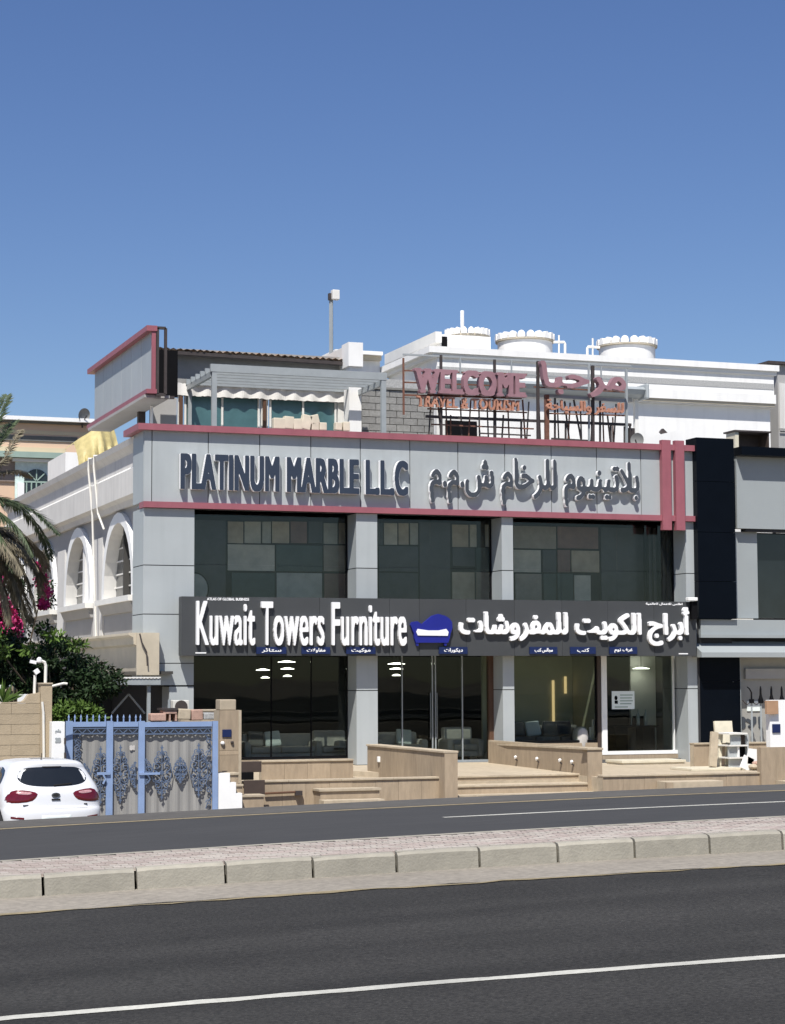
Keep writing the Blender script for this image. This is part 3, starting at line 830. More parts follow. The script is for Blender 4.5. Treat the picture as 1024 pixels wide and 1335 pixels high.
# right bay: sofa window and office window
xa, xb = bays[2]
xm = PX(783, 930, YG)
bx('window_sill_wall', M['stone'], B, xa, xm, YG - .05, YG + .2, YARD, PZ(720, 969, YG))
shopglass(xa, xm - .12, PZ(720, 968, YG), ZH, [], M['black'], wf=.04)
bx('window_post', M['brown_dark'], B, xm - .12, xm - .01, YG - .08, YG + .1, YARD, ZH)
bx('window_sill_wall', M['stone'], B, xm - .005, xb, YG - .12, YG + .2, YARD, PZ(838, 984, YG - .12))
zs0 = PZ(838, 983, YG)
wo_ = bx('office_window', M['white'], B, xm, xb, YG - .1, YG + .04, zs0, zs0 + .1)
xi0, xi1 = PX(792, 930, YG - .1), PX(880, 930, YG - .1)
bx('window_jamb', M['white'], wo_, xm, xi0, YG - .1, YG + .04, zs0 + .1, ZH - .35); bx('window_jamb', M['white'], wo_, xi1, xb - .1, YG - .1, YG + .04, zs0 + .1, ZH - .35)
bx('window_head', M['banner'], wo_, xm, xb - .1, YG - .1, YG + .04, ZH - .35, ZH)
MB().box(xi0 + .003, xi1 - .003, YG, YG + .012, zs0 + .105, ZH - .355).build('pane', M['glass_clear'], wo_, fix=False)
# shop ceiling and its lights, partition walls
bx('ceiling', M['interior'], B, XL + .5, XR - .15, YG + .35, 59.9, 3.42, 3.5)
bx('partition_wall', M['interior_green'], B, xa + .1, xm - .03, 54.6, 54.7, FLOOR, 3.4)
bx('partition_wall', M['interior_green'], B, xm - .02, xm + .06, YG + .2, 54.75, FLOOR, 3.4)
bx('partition_wall', M['banner'], B, xm + 1.9, xb + .3, 54.6, 54.7, FLOOR, 3.4)
for px, py, Yd in ((374, 863.5, 54.2), (375, 872.5, 55.6), (343, 874, 55.6), (346, 884, 57.5), (375, 882, 57.5), (517, 866, 54.2), (517, 872.5, 55.6), (517, 881, 57.5), (836, 872, 54.2)):
    x = PX(px, py, Yd)
    zl_ = PZ(px, py, Yd); wl_ = .25 - .05 * (Yd - 54.2) / 1.4
    MB().lathe((x, Yd, zl_), [(.05, .05), (wl_, .014), (wl_, .0), (wl_ * .6, -.003)], 16).build('ceiling_light', M['lamp_on'], B)
    MB().bar((x, Yd, zl_ + .06), (x, Yd, 3.41), .012).build('light_cable', M['black'], B)
for px, a0, a1 in ((722, 887, 946), (738, 882, 904)):
    x = PX(px, 915, 54.55); bx('wall_light', M['brass_on'], B, x - .03, x + .03, 54.54, 54.59, PZ(px, a1, 54.5), PZ(px, a0, 54.5))
# white gauze panels beside the sofa window
for k, (p, q) in enumerate(((768, 948), (772, 938), (776, 930), (780, 922))):
    x = PX(p, 950, YG + .25); bx('curtain_panel', M['offwhite'], B, x, x + .075, YG + .22 + .02 * k, YG + .24 + .02 * k, FLOOR + .4, PZ(p, q, YG + .25))

# ------------------------------------------------------------------ left side wing: wall with arched windows
XS_ = 12.15
YW0, YW1 = 53.3, 76.0
arches = []
def arch_at(p0, p1, ptop, pbot):
    """photo outline of a white surround on the side wall -> Y near, Y far, top, sill"""
    ya = onX(p1, (ptop + pbot) / 2, XS_).y; yb = onX(p0, (ptop + pbot) / 2, XS_).y
    ym = (ya + yb) / 2
    return ya, yb
sill_z = onX(106, 790, XS_).z; top_z = onX(106, 688, XS_).z
y2a, y2b = arch_at(88, 124, 688, 790); wA = y2b - y2a
y3a, y3b = arch_at(47, 76, 704, 800)
pitch = ((y3a + y3b) / 2 - (y2a + y2b) / 2)
c2 = (y2a + y2b) / 2
wA = min(wA, pitch * .72)
cents = [c2 - pitch, c2, c2 + pitch, c2 + 2 * pitch]
W = thing('side_wing', 'white side wing, its shaded parts coloured grey, with a row of arched windows', 'building', (XS_, 60, YARD))
HALF = wA / 2; OPEN = HALF - .32
def arch_outline(c, half, zb, zt, n=14):
    zs = zt - half
    return [(c - half, zb), (c + half, zb)] + [(c + half * math.cos(math.pi * k / n), zs + half * math.sin(math.pi * k / n)) for k in range(n + 1)]
# wall face with real openings; shade on the white paint is coloured grey
zt_w = 7.6
ZWB = 2.6
outer = [Vector((YW0, ZWB, 0)), Vector((YW1, ZWB, 0)), Vector((YW1, zt_w, 0)), Vector((YW0, zt_w, 0))]
holes = [[Vector((u, v, 0)) for u, v in arch_outline(c, OPEN, sill_z, top_z - .3)] for c in cents]
polys = [outer] + holes
tri = tessellate_polygon(polys)
flat = [q for l in polys for q in l]
mb = MB().add([(XS_, q.x, q.y) for q in flat], [tuple(t) for t in tri]); mb.build('wall', M['wall_grey'], W, fix=False)
for c in cents:
    op = arch_outline(c, OPEN, sill_z, top_z - .3); n = len(op)
    mb = MB(); b = 0                                     # reveal
    mb.add([(XS_ - .12, y, z) for y, z in op] + [(XS_ + .27, y, z) for y, z in op], [(i, (i + 1) % n, n + (i + 1) % n, n + i) for i in range(n)])
    rv = mb.build('arch_reveal', M['wall_white'], W, fix=False)
    out_ = arch_outline(c, HALF, sill_z, top_z, 14)
    vs = [(XS_ - .12, y, z) for y, z in out_] + [(XS_ - .12, y, z) for y, z in op] + [(XS_ + .0, y, z) for y, z in out_]
    fs = [(i, i + 1, n + i + 1, n + i) for i in range(1, n - 1)] + [(n - 1, 0, n, 2 * n - 1)] + [(i, (i + 1) % n, 2 * n + (i + 1) % n, 2 * n + i) for i in range(n)]
    MB().add(vs, fs).build('arch_surround', M['white'], W)
    MB().extr(op, 'x', XS_ + .25, XS_ + .27).build('arch_glass', M['dark_glass'], rv)
    for k in range(1, 3): bx('glazing_bar', M['offwhite'], rv, XS_ + .215, XS_ + .248, c - OPEN + 2 * OPEN * k / 3 - .025, c - OPEN + 2 * OPEN * k / 3 + .025, sill_z, top_z - .4)
    for k in range(1, 6): bx('glazing_bar', M['offwhite'], rv, XS_ + .22, XS_ + .246, c - OPEN, c + OPEN, sill_z + .38 * k - .022, sill_z + .38 * k + .022)
    bx('window_sill', M['offwhite'], W, XS_ - .30, XS_ + .02, c - HALF - .12, c + HALF + .12, sill_z - .14, sill_z + .02)
    MB().extr([(XS_ - .22, sill_z - .14), (XS_ - .1, sill_z - .42), (XS_ + .01, sill_z - .42), (XS_ + .01, sill_z - .14)], 'y', c - HALF - .02, c + HALF + .02).build('sill_corbel', M['wall_grey'], W)
    bx('apron_panel', M['wall_grey'], W, XS_ - .03, XS_ + .01, c - HALF + .05, c + HALF - .05, sill_z - 2.2, sill_z - .42)  # corbel and apron coloured grey for the shade under the sill
# pilaster strips between the arches, paler to stand for sunlit wall
for c in [cents[0] - pitch] + cents:
    bx('pilaster', M['wall_white'], W, XS_ - .06, XS_ + .01, c + HALF + .2, c + pitch - HALF - .2, sill_z - 2.4, top_z - .55)
# stepped cornice along the wing
zc = onX(100, 609, XS_ - .35).z
prof = [(XS_ + .1, zc - 1.75), (XS_ - .12, zc - 1.75), (XS_ - .18, zc - 1.6), (XS_ - .33, zc - 1.52), (XS_ - .33, zc - .82), (XS_ - .20, zc - .72), (XS_ - .20, zc - .34), (XS_ - .24, zc - .28), (XS_ - .36, zc - .16), (XS_ - .40, zc), (XS_ + .6, zc), (XS_ + .6, zc - 1.75)]
MB().extr(prof, 'y', YW0 - .1, YW1).build('cornice', M['wall_white'], W)
bx('wing_roof', M['bldg_band'], W, XS_ + .1, 21, 62.4, YW1, zc - .5, zc - .3)
for p, (q0, q1) in enumerate((((116, 600), (124, 838)), ((123, 598), (134, 690)))):
    a = onX(*q0, XS_ - .42); b = onX(q1[0], q1[1], XS_ - .2)
    mid = Vector((XS_ - .3, a.y * .8 + b.y * .2, zc - 1.7))
    MB().tube([(XS_ + .1, a.y - .2, zc + .02), (XS_ - .43, a.y, zc + .02), (XS_ - .43, a.y, zc - .3), mid, (XS_ - .16, b.y, b.z)], .033, 6).build('drain_pipe', M['pipe_white'], W)
# low cornice block of the carport wing, in front of the wall foot
ca, cb = onY(207, 840, 51.6), None
x1 = PX(207, 850, 51.7)
zt_ = PZ(207, 825, 51.7); zb_ = PZ(207, 880, 51.7)
cp = thing('carport_annex', 'low cream cornice block along the foot of the side wing', 'annex', (x1 - .5, 56, zb_))
prof = [(x1 - .45, zb_), (x1 - .5, zb_ + .1), (x1 - .55, zt_ - .35), (x1 - .66, zt_ - .3), (x1 - .68, zt_ - .12), (x1 - .8, zt_ - .06), (x1 - .8, zt_), (XS_ + .0, zt_), (XS_ + .0, zb_)]
MB().extr([(u, v) for u, v in prof], 'y', 51.7, 71).build('cornice_block', M['cream'], cp)
bx('front_face', M['cream'], cp, x1 - .6, x1, 51.62, 51.69, zb_, zt_)
MB().tube([(PX(183, 826, 51.5), 51.55, PZ(183, 826, 51.5)), (PX(186, 838, 51.5), 51.55, PZ(186, 838, 51.5)), (PX(192, 850, 51.5), 51.55, PZ(192, 850, 51.5)), (PX(193, 868, 51.5), 51.55, PZ(193, 868, 51.5))], .02).build('cable', M['steel_dark'], cp)
# carport: tin roof sheet on posts, run back over dark walls to keep the sun out
zr = PZ(180, 884, 50.2)
c_ = thing('carport', 'tin carport roof with a pale front edge beside the grey corner pillar', 'carport', (PX(175, 900, 49), 50, YARD))
xr0, xr1 = PX(70, 890, 47.0), PX(210, 890, 47.0)
mb = MB(); nn = 60
for i in range(nn):
    a = xr0 + (xr1 - xr0) * i / nn; b = xr0 + (xr1 - xr0) * (i + 1) / nn; h = .012 if i % 2 else 0
    z = PZ(180, 884, 47.0)
    mb.box(a, b, 47.0, 59.4, z - .015 + h, z + .015 + h)
mb.build('roof_sheet', M['offwhite'], c_)
bx('roof_beam', M['steel_grey'], c_, xr0, xr1, 47.02, 47.1, z - .16, z - .03)
bx('roof_beam', M['steel_grey'], c_, xr0, xr1, 49.4, 49.5, z - .16, z - .03)
for x in (xr0 + .2, xr1 - .3): bx('post', M['steel_grey'], c_, x, x + .08, 47.12, 47.2, YARD, z - .16)
MB().bar((PX(146, 930, 48), 48, PZ(146, 930, 48)), (PX(168, 905, 48), 48, PZ(168, 905, 48)), .04).build('brace', M['steel_grey'], c_)
MB().bar((PX(189, 930, 48), 48, PZ(189, 930, 48)), (PX(168, 905, 48), 48, PZ(168, 905, 48)), .04).build('brace', M['steel_grey'], c_)
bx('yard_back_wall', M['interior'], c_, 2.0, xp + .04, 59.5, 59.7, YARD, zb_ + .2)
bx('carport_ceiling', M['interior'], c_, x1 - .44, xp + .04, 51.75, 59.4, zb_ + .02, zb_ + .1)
# ------------------------------------------------------------------ the shop's signs
def zline(px, py, Y): return PZ(px, py, Y)
def sign_box(x0, y0, x1, y1, Y):
    """photo box whose y values are read at its middle"""
    return rect(x0, y0, x1, y1, Y)
a, b, c, e = PX(233, 615, YF), PX(530, 625, YF), PZ(380, 644, YF), PZ(380, 595.5, YF)
s = thing('shop_sign', 'navy Latin capitals PLATINUM MARBLE L.L.C with pale rims on the grey fascia', 'sign', (a, YF - .1, c))
lettering('PLATINUM MARBLE L.L.C', a, b, c, e, YF - .05, .13, M['letter_white'], s, .047, res=90, face=M['letter_navy'], face_dil=.032, spacing=1.10, boxed=.7)
a, b, c, e = PX(557, 630, YF), PX(831, 640, YF), PZ(694, 661, YF), PZ(694, 598, YF)
s = thing('shop_sign', 'dark Arabic lettering with pale rims on the right part of the grey fascia', 'sign', (a, YF - .1, c))
lettering(shape_ar('بلاتينيوم للرخام ش.م.م'), a, b, c, e, YF - .05, .12, M['letter_white'], s, .038, res=64, face=M['letter_dark'], face_dil=.018)

YB = 51.55     # long dark board
KB = thing('shop_sign', 'dark grey board with white raised lettering and blue sofa emblem', 'sign', (18, YB, 3.2))
bj = [236.8, 323, 417, 508, 547, 608, 671, 733, 793, 853, 908]
for p, q in zip(bj[:-1], bj[1:]):
    x0, x1 = PX(p, 818, YB), PX(q, 818, YB)
    bx('board_panel', M['board'], KB, x0 + .004, x1 - .004, YB, YB + .30, ZSB, ZST)
bx('board_frame', M['joint'], KB, PX(238, 818, YB), PX(907, 818, YB), YB + .03, YB + .40, ZSB + .02, ZST - .02)
a, b, c, e = PX(255, 812, YB), PX(529, 812, YB), PZ(392, 842, YB), PZ(392, 784.5, YB)
lettering('Kuwait Towers Furniture', a, b, c, e, YB - .002, .11, M['letter_white'], KB, .016, res=110, spacing=1.06, boxed=.7)
a, b, c, e = PX(597, 815, YB), PX(897, 815, YB), PZ(748, 842, YB), PZ(748, 790, YB)
lettering(shape_ar('أبراج الكويت للمفروشات'), a, b, c, e, YB - .002, .11, M['letter_white'], KB, .030, res=90)
# sofa emblem
def sp(x, y): return (PX(x, y, YB), PZ(x, y, YB))
body = [(536, 811), (543, 810), (549, 814), (556, 808), (562, 803), (570, 800.5), (579, 803), (584, 806), (588, 811), (588.5, 819), (586, 826), (585, 832), (583, 838), (541, 838), (539, 832), (538.5, 826), (534, 815)]
MB().extr([sp(*q) for q in body], 'y', YB - .10, YB - .003).build('sofa_emblem', M['blue'], KB)
MB().extr([sp(*q) for q in [(543, 820), (557, 822), (570, 822), (580, 820), (583, 824), (582, 829), (543, 828.5), (541, 824)]], 'y', YB - .125, YB - .102).build('sofa_emblem_seat', M['letter_white'], KB)
MB().extr([sp(*q) for q in [(541, 838), (545, 838), (544.5, 842), (542, 842)]], 'y', YB - .08, YB - .003).build('sofa_emblem_foot', M['blue'], KB)
MB().extr([sp(*q) for q in [(578, 838), (582, 838), (581, 842), (578.5, 842)]], 'y', YB - .08, YB - .003).build('sofa_emblem_foot', M['blue'], KB)
for (p0, p1, txt) in ((334, 373, 'ستائر'), (393, 430, 'مقاولات'), (451, 489, 'موكيت'), (572, 609, 'ديكورات'), (690, 726, 'مجالس كنب'), (743, 776, 'كنب'), (794, 830, 'غرف نوم')):
    x0, x1 = PX(p0, 848, YB), PX(p1, 848, YB); z0, z1 = PZ((p0 + p1) / 2, 852.5, YB), PZ((p0 + p1) / 2, 843.5, YB)
    pl = bx('name_plate', M['plate_blue'], KB, x0, x1, YB - .05, YB - .002, z0, z1)
    w_ = (x1 - x0); g_ = .17 if len(txt) > 4 else .26
    lettering(shape_ar(txt), x0 + w_ * g_, x1 - w_ * g_, z0 + .03, z1 - .03, YB - .052, .008, M['letter_white'], pl, .004, res=30, name='plate_lettering', single=True)
lettering('ATLAS OF GLOBAL BUSINESS', PX(270, 780, YB), PX(325, 780, YB), PZ(298, 783, YB), PZ(298, 779.3, YB), YB - .002, .008, M['letter_white'], KB, .004, res=24, name='small_lettering', single=True)
lettering(shape_ar('اطلس للاعمال العالمية'), PX(842, 788, YB), PX(890, 788, YB), PZ(866, 789.5, YB), PZ(866, 785.6, YB), YB - .002, .008, M['letter_white'], KB, .004, res=24, name='small_lettering', single=True)
bx('small_lettering', M['letter_white'], KB, PX(255, 851, YB), PX(269, 851, YB), YB - .01, YB - .002, PZ(262, 852, YB), PZ(262, 850.4, YB))
bx('small_lettering', M['letter_white'], KB, PX(885, 852, YB), PX(897, 852, YB), YB - .01, YB - .002, PZ(890, 853, YB), PZ(890, 851.6, YB))
# floodlight at the board's upper right corner
fl = thing('floodlight', 'small white floodlight on the upper right corner of the dark sign board', 'lamp', (PX(902, 782, 51.4), 51.4, ZST))
bx('lamp_body', M['white'], fl, PX(896, 782, 51.4), PX(908, 782, 51.4), 51.3, 51.5, ZST + .02, ZST + .12, .02)
bx('bracket', M['black'], fl, PX(902, 782, 51.4), PX(909, 790, 51.4), 51.38, 51.53, ZST - .5, ZST + .01)

# ------------------------------------------------------------------ roof of the shop
# steel framed billboard facing the side street
YBF = 53.4
XBb = PX(199, 470, YBF)
zb1 = onY(199, 427, YBF).z; zb0 = onY(199, 513, YBF).z
yfar = onX(124, 475, XBb).y
yfar = min(yfar, 70)
bb = thing('roof_billboard', 'grey panelled rooftop billboard with pink edges facing the side street, on a dark steel frame', 'billboard', (XBb, YBF, 8.1))
nb = 6
for i in range(nb):
    y0 = YBF + .06 + (yfar - YBF - .06) * i / nb; y1 = YBF + .06 + (yfar - YBF - .06) * (i + 1) / nb
    bx('billboard_panel', M['clad'], bb, XBb, XBb + .06, y0 + .012, y1 - .012, zb0 + .12, zb1 - .1)
bx('backing', M['joint'], bb, XBb + .05, XBb + .09, YBF + .08, yfar - .05, zb0 + .1, zb1 - .1)
bx('trim_band', M['pink'], bb, XBb - .17, XBb + .12, YBF - .05, yfar + .35, zb1 - .1, zb1 + .05)
bx('trim_band', M['pink'], bb, XBb - .17, XBb + .12, YBF - .05, yfar + .35, zb0, zb0 + .12)
bx('trim_band', M['pink'], bb, XBb - .02, XBb + .09, YBF - .02, YBF + .06, zb0 + .125, zb1 - .105)
xr = PX(216, 470, YBF)
for x in (XBb + .14, xr): MB().bar((x, YBF, zb0 + .0), (x, YBF, zb1), .075).build('frame_post', M['steel_dark'], bb)
for z in (zb0 - .02, zb1): MB().bar((XBb + .1, YBF, z), (xr, YBF, z), .075).build('frame_rail', M['steel_dark'], bb)
bx('soffit', M['wall_grey'], bb, XBb - .2, xr + .15, YBF + .1, yfar, zb0 - .10, zb0 - .02)
MB().bar((xr + .3, YBF + .2, zb0 - .06), (XBb + .1, YBF + .2, zb0 - .06), .08).build('frame_rail', M['steel_dark'], bb)

# penthouse room under a tin roof
YP = 57.2
pt = thing('penthouse_room', 'grey rooftop room with teal windows, torn white valance and rusty tin roof', 'rooftop room', (PX(340, 520, YP), YP, 8.1))
zroofL, zroofR = PZ(232, 452, YP), PZ(455, 468, YP)
def pwin(p0, p1): return PX(p0, 535, YP), PX(p1, 535, YP)
zw1 = PZ(340, 520, YP); x0, x1 = PX(232, 500, YP), PX(456, 500, YP)
bx('wall', M['pent_wall'], pt, x0, x1, YP, YP + .15, zw1, zroofL - .05)
for p, q in ((233, 239), (341, 350), (441, 456)): bx('wall', M['offwhite'], pt, PX(p, 535, YP), PX(q, 535, YP), YP, YP + .15, 8.1, zw1)
for p, q in ((240, 340), (351, 440)):
    x_, y_ = pwin(p, q)
    f = bx('window_frame', M['offwhite'], pt, x_ + .02, y_ - .02, YP + .02, YP + .1, 8.1, 8.4)
    bx('pane', M['teal_glass'], f, x_ + .02, y_ - .02, YP + .06, YP + .08, 8.41, zw1 - .01)
    n = 2
    for k in range(0, n + 1):
        x = x_ + .05 + (y_ - x_ - .1) * k / n; bx('mullion', M['offwhite'], f, x - .03, x + .03, YP + .015, YP + .055, 8.41, zw1 - .012)
for p in (236, 345): bx('door_post', M['wood_brown'], pt, PX(p - 2, 540, YP - .05), PX(p + 2.2, 540, YP - .05), YP - .08, YP - .005, 8.1, zw1 - .02)
# torn valance: scalloped cloth strip
mb = MB(); n = 90; rv = random.Random(5); vs = []
xa_, xb_ = PX(231, 510, YP - .12), PX(457, 510, YP - .12)
for i in range(n + 1):
    x = xa_ + (xb_ - xa_) * i / n
    zt = PZ(340, 504.5, YP - .12) + .05 * math.sin(i * .9) * (i % 7 > 2) + (rv.random() - .5) * .06
    zb = PZ(340, 520, YP - .12) + (rv.random() - .5) * .03
    vs += [(x, YP - .12 + .03 * math.sin(i * .7), zt), (x, YP - .12 + .03 * math.sin(i * .7 + .5), zb)]
mb.add(vs, [(2 * i, 2 * i + 2, 2 * i + 3, 2 * i + 1) for i in range(n)]).build('valance', M['valance'], pt)
# tin roof sheet, corrugated, and its dark edge
mb = MB(); n = 60; xa_, xb_ = PX(205, 458, YP - .35), PX(458, 470, YP - .35); vs = []
za, zb = PZ(205, 454, YP - .35), PZ(458, 470.5, YP - .35)
for i in range(n + 1):
    x = xa_ + (xb_ - xa_) * i / n; z = zb + (za - zb) * (1 - i / n) + (.05 if i % 2 else 0) + (rv.random() - .5) * .02
    vs += [(x, YP - .35 + (rv.random() - .5) * .1, z), (x, YP + 4, z + .30)]
mb.add(vs, [(2 * i, 2 * i + 2, 2 * i + 3, 2 * i + 1) for i in range(n)]).build('tin_roof', M['tin'], pt)
MB().bar((xa_, YP - .3, za - .09), (xb_, YP - .3, zb - .09), .10).build('roof_beam', M['steel_dark'], pt)
for k in range(8):
    x = xa_ + (xb_ - xa_) * (k + .3) / 8; zz = za + (zb - za) * (k + .3) / 8
    MB().bar((x, YP - .33, zz - .06), (x, YP + .1, zz + .02), .06).build('purlin', M['steel_dark'], pt)
# black sheet standing for the shade in the gap between billboard and room
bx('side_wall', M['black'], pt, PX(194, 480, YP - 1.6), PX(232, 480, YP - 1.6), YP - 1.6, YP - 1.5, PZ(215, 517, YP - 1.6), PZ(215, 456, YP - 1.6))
bx('side_wall', M['wall_grey'], pt, PX(196, 540, YP - .6), PX(231, 540, YP - .6), YP - .58, YP - .5, 8.1, PZ(215, 518, YP - .6))
bx('service_box', M['steel_dark'], pt, PX(181, 545, YP - .8), PX(190, 545, YP - .8), YP - .8, YP - .6, 8.1, PZ(186, 533, YP - .8))
MB().tube([(PX(198, 545, 55), 55, 8.1), (PX(198, 545, 55), 55, PZ(198, 529, 55))], .04).build('vent_pipe', M['white'], pt)

# pergola of grey steel
YPG = 54.2
pg = thing('pergola', 'grey steel pergola on slim posts standing on the roof terrace', 'pergola', (PX(390, 520, YPG), YPG, 8.1))
xL, xR = PX(275, 480, YPG), PX(505, 495, YPG)
ztop = PZ(390, 480, YPG); 
bx('beam', M['steel_grey'], pg, xL, xR, YPG, YPG + .10, ztop - .22, ztop)
xL2, xR2 = PX(233, 490, YPG + 2.8), PX(540, 500, YPG + 2.8)
for k, yy in enumerate((.6, 1.15, 1.7, 2.25, 2.8)):
    bx('rafter', M['steel_grey'], pg, xL, xR + .0, YPG + yy, YPG + yy + .08, ztop - .2, ztop - .04)
for x in (xL + .02, xR - .14): bx('side_beam', M['steel_grey'], pg, x, x + .09, YPG + .105, YPG + 2.9, ztop - .36, ztop - .205)
for p in (280, 501):
    x = PX(p, 530, YPG); bx('post', M['steel_grey'], pg, x - .07, x + .07, YPG + .01, YPG + .12, 8.1, ztop - .225)
    x = PX(p, 530, YPG); bx('post', M['steel_grey'], pg, x - .05, x + .05, YPG + 2.82, YPG + 2.9, 8.1, ztop - .38)
# offcut blocks of pale stone on the parapet
blk = [(356, 545, 372, 559, 0), (370, 543, 383, 559, 4), (382, 546, 394, 560, -3), (393, 541, 406, 560, 12), (404, 541, 416, 553, -14), (406, 551, 416, 561, 0), (416, 551, 426, 561, 0), (437, 551, 446, 561, 3), (447, 550, 456, 562, -2)]
desc = ['leftmost of the pale stone offcuts on the fascia parapet', 'second pale stone offcut from the left on the parapet', 'third low pale stone offcut from the left on the parapet', 'tallest tilted pale stone offcut in the middle of the parapet pile',
        'pale stone offcut tipped over on top of the parapet pile', 'small pale stone offcut under the tipped one on the parapet', 'squarish pale stone offcut at the right end of the parapet pile', 'lone pale stone offcut left of the white roof column', 'pale stone offcut touching the foot of the white roof column']
for (p0, q0, p1, q1, ang), ds in zip(blk, desc):
    x0, x1, z0, z1 = rect(p0, q0, p1, q1, YF + .42)
    z0 = max(z0, ZT + .0)
    o = MB().obox(Matrix.Translation(((x0 + x1) / 2, YF + .47, (z0 + z1) / 2)) @ Matrix.Rotation(R(ang), 4, 'Y'), (x1 - x0) * .95, .22, (z1 - z0)).build('stone_offcut', M['marble_cream'], bevel=.02)
    tag(o, ds, 'stone block', 'stone offcuts on the parapet')
# white corner column with stepped top and the floodlight mast behind
wc = thing('roof_column', 'white roof column with a stepped parapet running back from it', 'column', (PX(463, 520, 56.4), 56.4, 8.1))
x0, x1 = PX(455.5, 520, 56.4), PX(471.5, 520, 56.4)
bx('shaft', M['bldg_white'], wc, x0, x1, 56.4, 56.9, 8.1, PZ(463, 478, 56.4)); bx('capital', M['bldg_white'], wc, x0 - .05, x1 + .02, 56.3, 56.95, PZ(463, 478, 56.4), PZ(463, 447, 56.4))
bx('parapet', M['offwhite'], wc, x0 - .04, x0 + .22, 56.96, 61, PZ(463, 478, 56.4) - .4, PZ(463, 450, 56.4))
ms = thing('floodlight_mast', 'slim grey mast with a square white floodlight rising above the roofs', 'mast', (PX(432, 450, 63), 63, 8.1))
MB().tube([(PX(432, 450, 63), 63, 8.1), (PX(432, 390, 63), 63, PZ(432, 384, 63))], .07).build('pole', M['steel_grey'], ms)
a_, b_, c_2, d_ = rect(429.5, 378.5, 441.5, 391, 62.9)
bx('lamp_head', M['offwhite'], ms, a_ + .08, b_, 62.75, 63.0, c_2, d_, .02); bx('lamp_bracket', M['steel_dark'], ms, a_, a_ + .12, 62.9, 63.05, c_2, d_ - .1)

# cinder block wall on the terrace: blocks one by one
YCB = 58.2
cb = thing('block_wall', 'unplastered grey cinder block wall on the roof terrace', 'wall', (PX(520, 530, YCB), YCB, 8.1))
x0, x1 = PX(472, 530, YCB), PX(566, 530, YCB)
zt = PZ(520, 509, YCB)
bx('mortar_core', M['mortar'], cb, x0, x1, YCB + .02, YCB + .2, 8.1, zt)
bh, bl = .215, .46
nrow = int((zt - 8.1) / bh) + 1
cbm = MB().box(0, bl - .025, 0, .05, 0, bh - .02).build('cinder_block', M['cinder'], cb); first = True
for r_ in range(nrow):
    z = zt - (r_ + 1) * bh
    xx = x0 - (bl / 2 if r_ % 2 else 0)
    while xx < x1:
        o = cbm if first else cbm.copy()
        if not first: COL.objects.link(o); o.parent = cb
        first = False
        l0, l1 = max(xx, x0), min(xx + bl, x1)
        o.scale = ((l1 - l0) / bl, 1, 1)
        o.location = Vector((l0 + .008, YCB - .03 + random.random() * .015, z)) - cb.location + Vector((x0 * 0, 0, 0))
        o.data = cbm.data
        xx += bl
# cbm mesh was built relative to the wall's base: undo that in its vertices
for v in cbm.data.vertices: v.co += cb.location
tp = bx('coping', M['mortar'], cb, x0, x1, YCB - .06, YCB + .22, zt + .002, zt + .07)
bx('upper_wall', M['bldg_band'], cb, x0, x1, YCB + .3, YCB + .45, zt + .075, PZ(520, 493, YCB))

# rooftop letters: WELCOME on a steel frame
YW = 54.4
ws = thing('rooftop_sign', 'rooftop frame of rusty steel carrying mauve WELCOME letters and small orange lettering', 'sign', (PX(680, 560, YW), YW, 8.1))
def W2(p, q, Y=YW): return (PX(p, q, Y), Y, PZ(p, q, Y))
lettering('WELCOME', PX(539, 500, YW), PX(682, 510, YW), PZ(610, 516.5, YW), PZ(610, 484, YW), YW, .22, M['mauve'], ws, .036, res=70, serif=.05, name='letter', spacing=1.12, boxed=.8)
lettering(shape_ar('مرحبا'), PX(706, 500, YW), PX(815, 500, YW), PZ(760, 519, YW), PZ(760, 474, YW), YW, .22, M['mauve'], ws, .040, res=48, slant=-.12)
lettering('TRAVEL & TOURISM', PX(543, 525, YW), PX(675, 530, YW), PZ(609, 533.5, YW), PZ(609, 519.5, YW), YW - .02, .12, M['orange'], ws, .008, res=36, serif=.03, spacing=1.15)
lettering(shape_ar('للسفر والسياحة'), PX(711, 530, YW), PX(812, 533, YW), PZ(762, 541, YW), PZ(762, 523, YW), YW - .02, .10, M['orange'], ws, .010, res=36)
def fb(p0, q0, p1, q1, w, m='steel_dark', n='frame_bar', dy=.12, dy2=None):
    A = Vector(W2(p0, q0)); Bv = Vector(W2(p1, q1)); A.y += dy; Bv.y += dy if dy2 is None else dy2
    MB().bar(A, Bv, w).build(n, M[m], ws)
# posts
for p, q0, q1, m, w in ((528, 466, 540, 'steel_rust', .05), (577, 462, 570, 'steel_dark', .07), (647, 468, 578, 'steel_dark', .07), (703.5, 470, 575, 'steel_dark', .08), (715, 514, 574, 'steel_rust', .12), (775, 476, 577, 'steel_dark', .09), (819, 480, 580, 'steel_grey', .07), (602, 464, 486, 'steel_grey', .04), (669, 468, 490, 'steel_grey', .04), (786, 476, 492, 'steel_grey', .04), (770, 474, 577, 'steel_grey', .05)):
    fb(p, q0, p + .4, q1, w, m, 'frame_post')
# rails
for p0, q0, p1, q1, m, w in ((528, 461, 826, 476, 'steel_grey', .05), (528, 482, 690, 487, 'steel_rust', .04), (560, 514, 683, 518, 'steel_rust', .07), (715, 515, 820, 522, 'steel_grey', .09), (558, 542, 826, 553, 'steel_dark', .08), (690, 488, 822, 495, 'steel_grey', .05), (560, 532, 690, 537, 'steel_rust', .04), (716, 538, 818, 541, 'steel_rust', .04), (628, 564, 695, 567, 'steel_dark', .04), (528, 514, 565, 515, 'steel_rust', .05), (722, 571, 775, 574, 'steel_dark', .05)):
    fb(p0, q0, p1, q1, w, m, 'frame_rail', .16)
